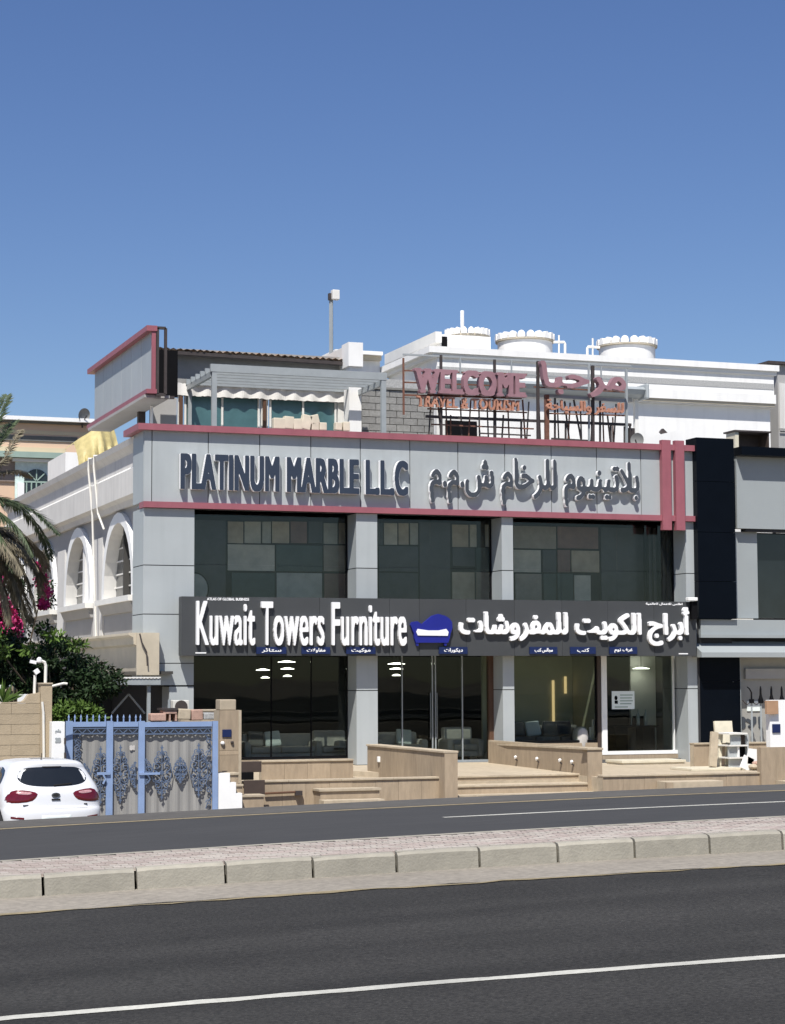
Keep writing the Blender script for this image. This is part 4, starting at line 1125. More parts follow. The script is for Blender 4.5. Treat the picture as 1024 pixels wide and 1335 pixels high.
# balusters and raking struts
for p0, q0, p1, q1 in ((683, 548, 683, 574), (727, 518, 727, 575), (741, 550, 741, 576), (786, 520, 786, 578), (800, 553, 800, 578), (818, 555, 818, 580), (825, 553, 825, 580)):
    fb(p0, q0, p1, q1, .05, 'steel_dark', 'baluster', .18)
for p0, q0, p1, q1 in ((574, 520, 584, 570), (591, 540, 596, 571), (628, 530, 634, 574), (650, 535, 655, 573), (660, 540, 663, 574), (685, 520, 694, 574), (718, 525, 722, 574), (740, 522, 752, 575), (752, 520, 768, 575), (776, 545, 780, 578), (796, 540, 806, 578), (803, 543, 809, 578)):
    fb(p0, q0, p1, q1, .045, 'steel_rust' if p0 % 2 else 'steel_dark', 'strut', .2, .5)
for k, p in enumerate((566, 586, 606, 618, 640, 668, 694, 708, 733, 748, 762, 792, 808)):
    fb(p, 519 + (p - 560) * .025, p + (2 if k % 3 else -3), 569 + (p - 566) * .04, .035, 'steel_rust' if k % 2 else 'steel_dark', 'strut', .24 + .05 * (k % 3))
for p0, q0, p1, q1 in ((530, 497, 690, 503), (700, 503, 822, 510), (566, 552, 700, 558), (560, 566, 640, 569)):
    fb(p0, q0, p1, q1, .04, 'steel_rust', 'frame_rail', .22)
bx('cable_box', M['steel_dark'], ws, *[PX(p, 570, YW + .2) for p in (817, 828)], YW + .2, YW + .35, 8.6, PZ(822, 558, YW + .2))
aw = thing('roof_awning', 'long grey awning box with rounded right end behind the rooftop letters', 'awning', (PX(680, 505, 60), 60, 8.1))
ax0, ax1 = PX(567, 505, 60), PX(835, 508, 60); az0, az1 = PZ(700, 513, 60), PZ(700, 497, 60)
MB().extr([(60, az0), (59.7, az0 + .1), (59.6, az0 + .25), (59.75, az1 - .05), (60.1, az1), (60.4, az1), (60.4, az0)], 'x', ax0, ax1).build('awning_cassette', M['steel_grey'], aw)
bx('end_cap', M['clad'], aw, ax1 + .002, ax1 + .12, 59.55, 60.42, az0 - .06, az1 + .05, .05)
bx('post', M['offwhite'], aw, ax1 - .15, ax1 - .03, 60.1, 60.25, 8.1, az0); bx('post', M['offwhite'], aw, ax0 + .1, ax0 + .22, 60.1, 60.25, 8.1, az0)
bx('folded_cloth', M['wall_grey'], aw, ax0 + .3, ax1 - .3, 60.0, 60.3, az0 - .12, az0 - .005)
# satellite dish and sloping slab behind the parapet
def dish(name_lab, px, py, Y, r, tilt, grp=None):
    t = thing('satellite_dish', name_lab, 'satellite dish', (PX(px, py, Y), Y, PZ(px, py, Y) - r - .1))
    c = Vector((PX(px, py, Y), Y, PZ(px, py, Y))); q = Matrix.Translation(c) @ Matrix.Rotation(tilt[0], 4, 'Z') @ Matrix.Rotation(tilt[1], 4, 'X')
    vs = []; fs = []; n = 24
    for i in range(6):
        rr = r * i / 5
        for k in range(n): vs.append(q @ Vector((rr * math.cos(2 * math.pi * k / n), rr * rr * .35 / r - .0, rr * math.sin(2 * math.pi * k / n))) if False else q @ Vector((rr * math.cos(2 * math.pi * k / n), -rr * rr * .3 / r, rr * math.sin(2 * math.pi * k / n))))
    for i in range(5):
        for k in range(n): fs.append((i * n + k, i * n + (k + 1) % n, (i + 1) * n + (k + 1) % n, (i + 1) * n + k))
    MB().add(vs, fs).build('reflector', M['dish'], t, smooth=True)
    MB().bar(q @ Vector((0, -.25 * r, -r * .9)), q @ Vector((0, -.9 * r, 0)), .03).build('feed_arm', M['steel_dark'], t)
    MB().bar(c + Vector((0, .1, 0)), c + Vector((0, .15, -r - .25)), .07).build('mount', M['steel_dark'], t)
dish('small grey satellite dish peeping over the pink parapet near the white wall', 832, 574, 54.0, .22, (R(-50), 0))
sb = MB(); 
P = [W2(836, 580, 55), W2(890, 580, 55), W2(889, 560, 55), W2(840, 571, 55)]
o = MB().extr([(p[0], p[2]) for p in P], 'y', 55.0, 56.5).build('sloped_roof_block', M['bldg_white']); tag(o, 'white sloped roof block behind the pink parapet near its right end', 'roof block')
MB().bar(W2(862, 561, 55.3), W2(868, 567, 55.3), .14).build('vent_cap', M['steel_dark'], o)

# ------------------------------------------------------------------ the white building behind
YWB = 64.0
wb = thing('white_building', 'large bright white building with stepped cornices and three roof tanks behind the shop', 'building', (PX(800, 560, YWB), YWB, YARD))
x0, x1 = PX(569, 520, YWB), PX(1013, 520, YWB)
xm_ = 790
def zz(y, Y=YWB): return PZ(790, y, Y)
bx('wall', M['bldg_white'], wb, x0 + .1, x1 - .15, YWB + .25, YWB + 5, YARD, zz(520))
bx('upper_wall', M['bldg_white'], wb, x0 + .05, x1 - .1, YWB + .02, YWB + 5, zz(521), zz(477))
bx('cornice', M['bldg_white'], wb, x0 - .3, x1 + .05, YWB - .14, YWB + 5.2, zz(472.5), zz(464.5))
bx('cornice_moulding', M['offwhite'], wb, x0 - .15, x1 - .02, YWB - .06, YWB + 5.1, zz(478), zz(472.6))
bx('render_band', M['bldg_band'], wb, x0 + .06, x1 - .12, YWB + .0, YWB + .3, zz(496.5), zz(489))
bx('cornice_moulding', M['bldg_white'], wb, x0 - .02, x1 - .08, YWB - .08, YWB + .2, zz(516), zz(504)); bx('cornice_moulding', M['cream'], wb, x0, x1 - .1, YWB - .03, YWB + .2, zz(520), zz(516.1))
for (p0, q0, p1, q1) in ((580, 549, 621, 571),):
    a_, b_, c3, d_ = rect(p0, q0, p1, q1, YWB + .1)
    f = bx('window', M['offwhite'], wb, a_ - .1, b_ + .1, YWB + .05, YWB + .24, c3 - .6, d_ + .1); bx('opening', M['black'], f, a_, b_, YWB + .02, YWB + .12, c3 - .5, d_)
# set-back block with the sloping side parapet on the left, and the low wing toward the column
YU = 67.0
xu = PX(574, 445, YU)
bx('upper_block', M['bldg_white'], wb, xu, PX(640, 445, YU), YU + .01, YU + 5, zz(464.4), PZ(600, 437, YU))
bx('upper_cornice', M['offwhite'], wb, xu - .25, xu - .01, YU - .2, YU + 5.3, PZ(600, 437, YU) - .35, PZ(600, 437, YU) + .05)
YL = 68.9
bx('low_wing', M['bldg_white'], wb, PX(440, 470, YL), x0 - .32, YL, YL + 6, YARD, PZ(510, 466, YL)); bx('low_wing_cornice', M['bldg_white'], wb, PX(440, 470, YL) - .2, x0 - .35, YL - .4, YL + 6, PZ(510, 466, YL), PZ(510, 461.5, YL))
bx('low_wing_moulding', M['cream'], wb, PX(440, 470, YL), x0 - .34, YL - .22, YL - .002, PZ(510, 472, YL), PZ(510, 466.2, YL))
bx('opening', M['black'], wb, PX(576, 445, YU), PX(583, 445, YU), YU - .03, YU - .005, PZ(580, 452, YU), PZ(580, 439, YU))
tanklab = ['white crenellated roof drum left of the other two, under the white pipe', 'white crenellated roof drum in the middle of the three', 'white crenellated roof drum on the right, the most apart of the three']
def tank(p0, p1, ptop, pbase, Y, lab):
    xc = PX((p0 + p1) / 2, ptop, Y); r = (PX(p1, ptop, Y) - PX(p0, ptop, Y)) / 2
    zt, zb = PZ((p0 + p1) / 2, ptop, Y), PZ((p0 + p1) / 2, pbase, Y)
    t = thing('roof_drum', lab, 'roof turret', (xc, Y, zb - .6), 'crenellated roof drums on the white building')
    h = zt - zb
    MB().lathe((xc, Y, zb - .6), [(r * .9, 0), (r * .9, h * .55 + .6)], 40).build('drum', M['bldg_white'], t, smooth=True)
    MB().lathe((xc, Y, zb), [(r * .9, h * .55), (r * .97, h * .58), (r * .97, h * .66), (r * .8, h * .68)], 40).build('rim', M['cream'], t, smooth=True)
    n = 20; mw_ = 2 * math.pi * r * .93 / n * .80
    mh = h * .36
    out = [(-mw_ / 2, 0), (mw_ / 2, 0)] + [(mw_ / 2 * math.cos(a * math.pi / 8), mh * .45 + mh * .55 * math.sin(a * math.pi / 8)) for a in range(9)]
    mm = MB().extr(out, 'y', -.09, .09); ob = None
    me = None
    for k in range(n):
        a = 2 * math.pi * k / n + .1
        if me is None:
            ob = mm.build('merlon', M['bldg_white'], None); me = ob.data
        else:
            ob = bpy.data.objects.new('merlon', me); COL.objects.link(ob)
        ob.parent = t
        ob.location = Vector((xc + r * .9 * math.cos(a), Y + r * .9 * math.sin(a), zb + h * .66)) - t.location
        ob.rotation_euler = (0, 0, a + math.pi / 2)
tank(582, 637, 431, 455, 70.2, tanklab[0]); tank(648, 721, 437, 461, 70.5, tanklab[1]); tank(781, 854, 444, 468, 70.8, tanklab[2])
pp_ = thing('vent_pipe', 'tall white vent pipe rising from the left roof drum', 'pipe', (PX(603, 432, 70), 70, PZ(603, 436, 70)))
MB().tube([(PX(603, 432, 70), 70, PZ(603, 436, 70) - 1), (PX(603, 432, 70), 70, PZ(603, 405, 70))], .075, 8).build('pipe', M['white'], pp_)
pq_ = thing('water_pipe', 'thin white bent water pipe between the middle and right roof drums, nearer the middle one', 'pipe', (PX(730, 450, 68), 68, PZ(730, 460, 68)))
MB().tube([W2(722, 446, 68), W2(736, 446, 68), W2(737, 448, 68), W2(737, 464, 68)], .05).build('pipe', M['pipe_white'], pq_); MB().tube([W2(729, 437, 68), W2(729, 463, 68)], .035).build('riser', M['pipe_white'], pq_)
pr_ = thing('water_pipe', 'thin white bent water pipe just left of the right roof drum', 'pipe', (PX(768, 455, 68), 68, PZ(768, 465, 68)))
MB().tube([W2(782, 453, 68), W2(767, 452, 68), W2(766, 454, 68), W2(766, 466, 68)], .05).build('pipe', M['pipe_white'], pr_); MB().tube([W2(773, 441, 68), W2(773, 466, 68)], .035).build('riser', M['pipe_white'], pr_)
# grey block at the right end
rb = thing('grey_building', 'pale grey building cut by the right edge beyond the white one', 'building', (PX(1040, 520, 66), 66, YARD))
x_ = PX(1014.5, 520, 66)
bx('wall', M['wall_grey'], rb, x_, x_ + 8, 66, 76, YARD, PZ(1020, 476, 66)); bx('cornice', M['steel_dark'], rb, x_ - .5, x_ + 8, 65.8, 76, PZ(1015, 475.8, 66), PZ(1015, 472, 66))
bx('wall_panel', M['wall_white'], rb, x_ + .03, x_ + 8, 65.93, 65.995, PZ(1020, 559, 66), PZ(1020, 500, 66))
bx('string_course', M['wall_grey'], rb, x_ + .0, x_ + 8, 65.9, 65.925, PZ(1020, 562, 66), PZ(1020, 560, 66))

# ------------------------------------------------------------------ right neighbour
YN = 52.0
nb_ = thing('neighbour_building', 'grey and navy clad two-storey building adjoining on the right', 'building', (32, YN, YARD))
xc0, xc1 = PX(911, 760, YN - .25), PX(960, 760, YN - .25)
cz_ = [571, 628, 694, 758, 807]
for q0, q1 in zip(cz_[:-1], cz_[1:]):
    bx('navy_panel', M['navy'], nb_, xc0, xc1, YN - .25, YN + .4, PZ(935, q1, YN - .25) + .006, PZ(935, q0, YN - .25) - .006)
zs_ = [(857, 889), (889, 1000)]
xd0, xd1 = PX(914, 930, YN - .05), PX(966, 930, YN - .05)
for q0, q1 in zs_: bx('navy_panel', M['navy'], nb_, xd0, xd1, YN - .05, YN + .4, PZ(935, q1, YN - .05) + .006, PZ(935, q0, YN - .05) - .006)
bx('core', M['joint'], nb_, xc0 + .05, xc1 - .05, YN - .02, YN + .39, YARD, PZ(935, 573, YN - .25))
XN = 46.0
x960 = PX(960.5, 640, YN - .02)
zt_n, zb_n = PZ(990, 596, YN), PZ(990, 689.5, YN)
pj = [x960, PX(1027, 640, YN), PX(1027, 640, YN) + 1.7, PX(1027, 640, YN) + 3.4]
for i in range(3): bx('cladding_panel', M['clad2'], nb_, pj[i] + .006, pj[i + 1] - .006, YN - .02, YN + .3, zb_n, zt_n)
bx('cladding_panel', M['clad2'], nb_, pj[3], XN, YN - .02, YN + .3, zb_n, zt_n)
bx('parapet_cap', M['navy'], nb_, x960 - .02, XN, YN - .40, YN + .3, zt_n + .003, PZ(990, 585, YN))
bx('shadow_gap', M['joint'], nb_, x960 + .3, XN, YN + .02, YN + .3, zb_n - .08, zb_n - .002)
x988 = PX(988, 750, YN + .2)
bx('pier', M['clad2'], nb_, xc1 + .01, x988, YN + .2, YN + .6, PZ(975, 806, YN + .2), zb_n - .085)
w = bx('window', M['black'], nb_, x988, XN, YN + .45, YN + .5, PZ(1000, 808, YN + .4), PZ(1000, 806, YN + .4))
bx('pane', M['dark_glass'], w, x988, XN, YN + .46, YN + .48, PZ(1000, 806, YN + .4) + .002, zb_n - .08)
zl = [PZ(990, q, YN - .2) for q in (808, 829, 836, 848, 857)]
bx('cladding_panel', M['clad2'], nb_, PX(915, 815, YN - .2), XN, YN - .15, YN + .44, zl[1], zl[0])
bx('canopy_gap', M['joint'], nb_, PX(916, 832, YN - .1), XN, YN + .15, YN + .43, zl[2], zl[1] - .002)
bx('ledge', M['clad2'], nb_, PX(914, 829, YN - .3), XN, YN - .30, YN - .152, zl[1] - .06, zl[1] + .03)
MB().extr([(YN - .55, zl[4]), (YN - .55, zl[4] + .14), (YN + .1, zl[2] - .004), (YN + .43, zl[2] - .004), (YN + .43, zl[4])], 'x', PX(914, 850, YN - .5), XN).build('canopy', M['clad2'], nb_)
bx('shop_back_wall', M['shutter'], nb_, xd1 + .02, XN, YN + .25, YN + .35, YARD, zl[4])
bx('shutter_box', M['wall_grey'], nb_, xd1 + .3, XN, YN + .14, YN + .248, PZ(1000, 885, YN + 1), PZ(1000, 872, YN + 1))
bx('side_wall', M['clad2'], nb_, xd1, xd1 + .02, YN - .05, YN + .25, YARD, zl[4])
lettering(shape_ar('الاثاث'), PX(930, 945, YN + .24), PX(994, 945, YN + .24), PZ(980, 951, YN + .24), PZ(980, 934, YN + .24), YN + .249, .02, M['letter_dark'], nb_, .035, res=36, name='wall_lettering')
bx('wall_sign', M['paper'], nb_, PX(974, 920, YN + .24), PX(992, 920, YN + .24), YN + .22, YN + .249, PZ(983, 927, YN + .24), PZ(983, 914, YN + .24))
bx('roof_slab', M['bldg_band'], nb_, xc0, XN, YN + .4, 62, 8.2, 8.4)
ac = thing('roof_cabinet', 'dark open-fronted box on the neighbour roof beside the navy column', 'roof box', (PX(980, 575, 53), 53, 8.4))
a_, b_, c3, d_ = rect(960, 564, 1002, 584, 53)
bx('back', M['brown_dark'], ac, a_, b_, 53.5, 53.55, c3 - .2, d_); bx('top', M['steel_dark'], ac, a_ - .1, b_ + .05, 52.9, 53.6, d_, d_ + .05)
bx('side_panel', M['marble_cream'], ac, a_ - .06, a_ + .06, 52.95, 53.5, c3 - .2, d_ - .005); bx('side_panel', M['brown_dark'], ac, b_ - .05, b_, 52.95, 53.5, c3 - .2, d_ - .005)
# black goosenecks with chain in front of the neighbour's wall
gn = [(980, 893, 'first'), (992, 895, 'second'), (1006, 898, 'third'), (1019.5, 896, 'fourth')]
for k, (p, q, wd) in enumerate(gn):
    Y = YN - .4; base = PZ(p, 911.5, Y)
    t = thing('barrier_post', 'black spike-topped barrier post, %s from the navy column at the right edge' % wd, 'post', (PX(p, 911, Y), Y, base), 'black spiked posts by the neighbour wall')
    x = PX(p, 911, Y)
    if k == 0: MB().tube([(x, Y, base), (x, Y, base + .2), (x - .06, Y, base + .3), (x - .14, Y, base + .36)], .03, 6, .015).build('spike', M['black'], t)
    else: MB().lathe((x, Y, base), [(.07, 0), (.035, .12), (.03, .3), (.012, .38)], 8).build('spike', M['black'], t)
    MB().lathe((x, Y, base - .12), [(.08, 0), (.08, .12)], 8).build('base', M['black'], t)
    pts = [(x - .3 + .3 * i / 8, Y, base - .02 - .13 * math.sin(math.pi * i / 8)) for i in range(9)]
    MB().tube(pts, .014, 5).build('chain', M['steel_dark'], t)
    MB().lathe((x, Y, YARD), [(.03, 0), (.03, base - .12 - YARD)], 6).build('shaft', M['steel_grey'], t)

# ------------------------------------------------------------------ peach building at the far left
YBB = 92.0
pb = thing('peach_building', 'peach and mint striped house with an arched teal window at the far left', 'building', (PX(40, 600, YBB), YBB, YARD))
xl, xr_ = PX(-120, 600, YBB), PX(135, 600, YBB)
def zb2(y): return PZ(40, y, YBB)
bx('wall', M['peach'], pb, xl, xr_, YBB + .3, YBB + 12, YARD, zb2(592)); 
bx('upper_wall', M['peach'], pb, xl, xr_, YBB, YBB + 12, zb2(590), zb2(552))
bx('parapet_cap', M['white'], pb, xl - .2, xr_ + .1, YBB - .5, YBB + 12, zb2(549.5), zb2(544.5))
bx('shadow_moulding', M['slot'], pb, xl - .1, xr_, YBB - .25, YBB, zb2(552), zb2(549.6))
bx('grey_band', M['slot'], pb, xl, PX(101, 570, YBB), YBB - .05, YBB + .1, zb2(575), zb2(568))
bx('beige_band', M['ybeige'], pb, xl, PX(86, 580, YBB), YBB - .02, YBB + .1, zb2(589), zb2(583)); bx('beige_band', M['ybeige'], pb, xl, xr_, YBB - .02, YBB + .1, zb2(566), zb2(561))
bx('mint_moulding', M['mint'], pb, xl, PX(85, 592, YBB), YBB - .35, YBB + .3, zb2(597.5), zb2(590))
bx('taupe_panel', M['taupe'], pb, xl, PX(85, 605, YBB), YBB + .2, YBB + .3, zb2(628), zb2(597.6))
wx0, wx1 = PX(20.5, 620, YBB), PX(76.5, 620, YBB)
fr_ = bx('window_surround', M['mint_pale'], pb, wx0, wx1, YBB + .1, YBB + .19, zb2(650), zb2(602))
bx('window_head', M['white'], pb, wx0 - .15, wx1 + .15, YBB - .1, YBB + .19, zb2(602), zb2(598))
cxw, rw = PX(48, 625, YBB), (PX(64, 625, YBB) - PX(32, 625, YBB)) / 2
zc_ = zb2(627)
MB().extr([(cxw - rw, zb2(648)), (cxw + rw, zb2(648))] + [(cxw + rw * math.cos(math.pi * k / 12), zc_ + rw * math.sin(math.pi * k / 12)) for k in range(13)], 'y', YBB + .06, YBB + .098).build('arched_pane', M['dark_glass'], fr_)
for k in range(-2, 3): bx('glazing_bar', M['mint'], fr_, cxw + k * rw * .4 - .03, cxw + k * rw * .4 + .03, YBB + .03, YBB + .058, zb2(645), zb2(628))
bx('glazing_bar', M['mint'], fr_, cxw - rw, cxw + rw, YBB + .028, YBB + .057, zb2(629), zb2(627))
for k in range(1, 4):
    a0 = math.pi * k / 4; MB().bar((cxw, YBB + .045, zc_), (cxw + rw * math.cos(a0), YBB + .045, zc_ + rw * math.sin(a0)), .05).build('glazing_bar', M['mint'], fr_)
bx('window_side', M['white'], pb, wx0 + .1, wx0 + .4, YBB - .05, YBB + .09, zb2(650), zb2(630))
o = MB().box(PX(85.5, 605, 80), PX(128, 605, 80), 80, 84, YARD, PZ(105, 590, 80)).build('white_outbuilding', M['bldg_white'], fix=False)
tag(o, 'plain white block between the peach house and the yellow tarp', 'outbuilding')
dish('grey satellite dish on the parapet of the peach house', 108.5, 541, 91.6, .33, (R(25), R(12)))
# yellow tarpaulin over something on the wing roof
Yt = 66.0
tl = [(102, 592), (104, 574), (110, 569), (122, 563), (128, 556), (140, 553), (144, 551), (160, 553), (163, 575), (160, 595)]
tp_ = MB(); n = 26; m_ = 14; vs = []; rt = random.Random(9)
for i in range(n + 1):
    u = i / n
    for j in range(m_ + 1):
        v = j / m_; px = 103 + 57 * u
        top = np.interp(px, [103, 110, 122, 128, 144, 160], [574, 567.5, 561, 555.5, 551, 553])
        py = 614 + (top - 614) * v
        Yd = Yt - .35 * math.sin(u * 26) * (1 - v) * .45 - .5 * math.sin(math.pi * min(1, u * 1.4)) + .9 * v * v + (rt.random() - .5) * .06 + (1.6 * (u - .72) if u > .72 else 0)
        p = onY(px, py, Yt); vs.append((max(p.x, XS_ + .15), Yd, max(p.z, zc - .3)))
w = m_ + 1
fs = [(i * w + j, (i + 1) * w + j, (i + 1) * w + j + 1, i * w + j + 1) for i in range(n) for j in range(m_)]
# back closing
b0 = len(vs); vs += [(v[0], v[1] + 2.2, v[2] - .05) for v in [vs[i * w + m_] for i in range(n + 1)]]
fs += [(i * w + m_, (i + 1) * w + m_, b0 + i + 1, b0 + i) for i in range(n)]
o = tp_.add(vs, fs).build('tarpaulin', M['tarp'], smooth=True); tag(o, 'yellow tarpaulin draped in folds over goods on the wing roof', 'tarpaulin')
# ------------------------------------------------------------------ low stone walls and steps in front of the shop
def slab_wall(t, x0, x1, yf, yb, z0, z1, n, m='stone', cap=.045, capm='stone_light', over=.03):
    """a rendered core faced with n stone slabs and topped by coping pieces"""
    bx('core', M['stone_light'], t, x0 + .01, x1 - .01, yf + .02, yb - .01, z0, z1 - cap)
    w = (x1 - x0) / n
    for i in range(n):
        bx('stone_slab', M[m], t, x0 + w * i + .003, x0 + w * (i + 1) - .003, yf + random.random() * .006, yf + .019, z0, z1 - cap - .002)
    k = max(1, n // 2)
    for i in range(k):
        a, b = x0 + (x1 - x0) * i / k, x0 + (x1 - x0) * (i + 1) / k
        bx('coping_stone', M[capm], t, a + .002, b - .002, yf - over, yb + .01, z1 - cap, z1, .008)
tc = bx('forecourt', M['stone_light'], None, 11.5, 40, 45.6, YG - .1, YARD + .004, -.20); tag(tc, kind='structure')
Yw = 44.0
t = thing('low_wall', 'long low travertine wall left of the steps, nearest the road', 'wall', (PX(450, 1030, Yw), Yw, YARD), 'low travertine walls before the shop')
slab_wall(t, PX(306, 1030, Yw), PX(579, 1030, Yw), Yw, Yw + .25, YARD - .3, PZ(460, 1015, Yw), 9)
t = thing('low_wall', 'short travertine planter wall standing behind the long wall under the left shop window', 'wall', (PX(400, 1000, 48), 48, YARD), 'low travertine walls before the shop')
slab_wall(t, PX(341, 1000, 48), PX(461, 1000, 48), 48.0, 48.25, YARD, PZ(400, 990.5, 48), 4)
# side wall left of the steps, running back to the shop
t = thing('low_wall', 'travertine side wall running back to the shop along the left of the entrance steps', 'wall', (PX(588, 1000, 43.6), 43.6, YARD), 'low travertine walls before the shop')
x0, x1 = PX(580, 1000, 43.6), PX(597, 1000, 43.6); zt = PZ(588, 979, 43.6)
yfar = onX(479, 971, x0).y; yfar = min(max(yfar, 48), 52.2)
bx('core', M['stone_light'], t, x0 + .02, x1 - .02, 43.62, yfar, YARD - .3, zt - .05)
bx('stone_slab', M['stone'], t, x0 + .001, x1 - .001, 43.6, 43.618, YARD - .3, zt - .05)
n = 6
for i in range(n):
    a, b = 43.62 + (yfar - 43.62) * i / n, 43.62 + (yfar - 43.62) * (i + 1) / n
    bx('stone_slab', M['stone'], t, x0 + random.random() * .004, x0 + .019, a + .003, b - .003, YARD - .3, zt - .052)
    bx('stone_slab', M['stone'], t, x1 - .019, x1 - random.random() * .004, a + .003, b - .003, YARD - .3, zt - .052)
    bx('coping_stone', M['stone_light'], t, x0 - .03, x1 + .02, a + .002 - (.03 if i == 0 else 0), b - .002, zt - .05, zt, .008)
bx('wall_light', M['white'], t, x0 - .05, x0 + .01, onX(495, 990, x0).y - .06, onX(495, 990, x0).y + .06, onX(495, 990, x0).z - .07, onX(495, 990, x0).z + .07, .015)
# steps up to the entrance
x2 = PX(766, 1010, 45.2)
st = thing('entrance_steps', 'broad travertine steps between the two side walls leading to the glass entrance', 'steps', ((x1 + x2) / 2, 45, YARD))
zst = [PZ(680, 1035, 44.5), PZ(680, 1022.5, 44.9), PZ(680, 1010, 45.6)]
yst = [44.5, 44.9, 45.6]
for i in range(3):
    zl_ = YARD - .2 if i == 0 else zst[i - 1] - .1
    bx('riser', M['stone'], st, x1 + .01, x2 + (.06 if i < 2 else 0), yst[i] + .03, yst[i] + .3, zl_, zst[i] - .045)
    nx = 5
    for k in range(nx):
        a, b = x1 + .01 + (x2 - x1) * k / nx, x1 + .01 + (x2 - x1) * (k + 1) / nx
        bx('tread', M['stone_light'], st, a + .002, b - .002, yst[i], yst[i + 1] + .1 if i < 2 else 47.5, zst[i] - .045, zst[i] + (random.random() - .5) * .004, .006)
zpl = PZ(600, 997, 51.8)
pl = MB().add([(x1, 47.45, zst[2] - .004), (x2 + .8, 47.45, zst[2] - .004), (x2 + .8, YG - .1, FLOOR - .0), (x1 - 2.2, YG - .1, FLOOR - .0), (x1 - .0, 47.45, YARD), (x2 + .8, 47.45, YARD), (x2 + .8, YG - .1, YARD), (x1 - 2.2, YG - .1, YARD)],
              [(0, 1, 2, 3), (4, 7, 6, 5), (0, 4, 5, 1), (1, 5, 6, 2), (2, 6, 7, 3), (3, 7, 4, 0)]).build('landing', M['stone_light'], st)
# diagonal wall right of the steps with four small white lamps
A = onY(644, 969, 51.7); A2 = onY(768, 975, 45.0)
t = thing('low_wall', 'travertine wall right of the entrance steps carrying four small white lamps', 'wall', (A2.x, A2.y, YARD), 'low travertine walls before the shop')
dv = Vector((A2.x - A.x, A2.y - A.y, 0)); L = dv.length; dv /= L; nv = Vector((-dv.y, dv.x, 0))
if nv.x < 0: nv = -nv
def wp(s, off, z): return (A.x + dv.x * s + nv.x * off, A.y + dv.y * s + nv.y * off, z)
def ztop(s): return A.z + (A2.z - A.z) * s / L
n = 6
for i in range(n):
    s0, s1 = L * i / n + .003, L * (i + 1) / n - .003
    for nm, o0, o1, dz0, dz1, mm in (('stone_slab', 0, .05, None, -.05, 'stone'), ('coping_stone', -.03, .3, -.048, 0, 'stone_light')):
        z00, z01 = (YARD - .3, YARD - .3) if dz0 is None else (ztop(s0) + dz0, ztop(s1) + dz0)
        MB().add([wp(s0, o0, z00), wp(s1, o0, z01), wp(s1, o1, z01), wp(s0, o1, z00), wp(s0, o0, ztop(s0) + dz1), wp(s1, o0, ztop(s1) + dz1), wp(s1, o1, ztop(s1) + dz1), wp(s0, o1, ztop(s0) + dz1)],
                 [(0, 3, 2, 1), (4, 5, 6, 7), (0, 1, 5, 4), (1, 2, 6, 5), (2, 3, 7, 6), (3, 0, 4, 7)]).build(nm, M[mm], t)
x0, x1_ = PX(766.5, 1000, 44.9), PX(785, 1000, 44.9); zt = PZ(775, 975, 44.9)
bx('stone_slab', M['stone'], t, x0, x1_, 44.88, 44.94, YARD - .3, zt - .05); bx('coping_stone', M['stone_light'], t, x0 - .02, x1_ + .02, 44.85, 45.3, zt - .05, zt, .008)
bx('end_block', M['stone'], t, x0 + .31, x1_ - .003, 44.945, 52, YARD - .3, zt - .05)
bx('coping_stone', M['stone_light'], t, x0 + .32, x1_ + .02, 45.305, 52, zt - .05, zt - .004)
for k, (p, q) in enumerate(((675, 987), (703, 989), (733, 991), (748.5, 993))):
    # meet the sight line with the wall plane
    d = ray(p, q); nrm = Vector((nv.x, nv.y, 0)); tt = (Vector((A.x, A.y, 0)) - Vector((EYE.x, EYE.y, 0))).dot(nrm) / Vector((d.x, d.y, 0)).dot(nrm)
    P = EYE + d * tt
    l = MB().lathe((0, 0, -.075), [(.015, .02), (.035, .04), (.042, .09), (.02, .115)], 10).build('lamp_head', M['white'], None)
    l.data.name = 'lamp_head'
    lr = thing('wall_lamp', ('leftmost of the four small white lamps on the wall right of the steps', 'second from the left of the four small white wall lamps', 'third from the left of the four small white wall lamps', 'rightmost of the four small white lamps on the wall right of the steps')[k], 'lamp', P - nv * .06, 'small white lamps on the wall right of the steps')
    l.parent = lr; l.rotation_euler = (R(25), 0, 0)
    MB().bar(P - nv * .06 + Vector((0, 0, -.05)), P + Vector((0, 0, -.10)), .035).build('bracket', M['steel_dark'], lr)
# right terrace
Yr = 44.2
t = thing('low_wall', 'long low travertine terrace wall right of the steps, along the road edge', 'wall', (PX(890, 1015, Yr), Yr, YARD), 'low travertine walls before the shop')
slab_wall(t, PX(786, 1018, Yr), PX(1000, 1018, Yr), Yr, Yr + .3, YARD - .3, PZ(890, 1008.5, Yr), 8)
bx('terrace_floor', M['stone_light'], t, PX(786, 1018, Yr) + .02, 27.6, Yr + .32, 51.9, YARD, PZ(890, 1008.5, Yr) - .06)
sb = thing('step_block', 'cream step block under the office window', 'step', (PX(853, 998, 50.4), 50.4, -.3))
bx('riser_block', M['marble_cream'], sb, PX(812, 998, 50.4), PX(893, 998, 50.4), 50.4, 51.4, -.62, PZ(853, 994.5, 50.4), .01); bx('tread', M['marble_cream'], sb, PX(812, 998, 50.4) - .03, PX(893, 998, 50.4) + .03, 50.37, 51.42, PZ(853, 994.3, 50.4), PZ(853, 991, 50.4), .008)
sb = thing('step_block', 'travertine step block with two pale treads before the long left wall', 'step', (PX(456, 1035, 43.5), 43.5, YARD))
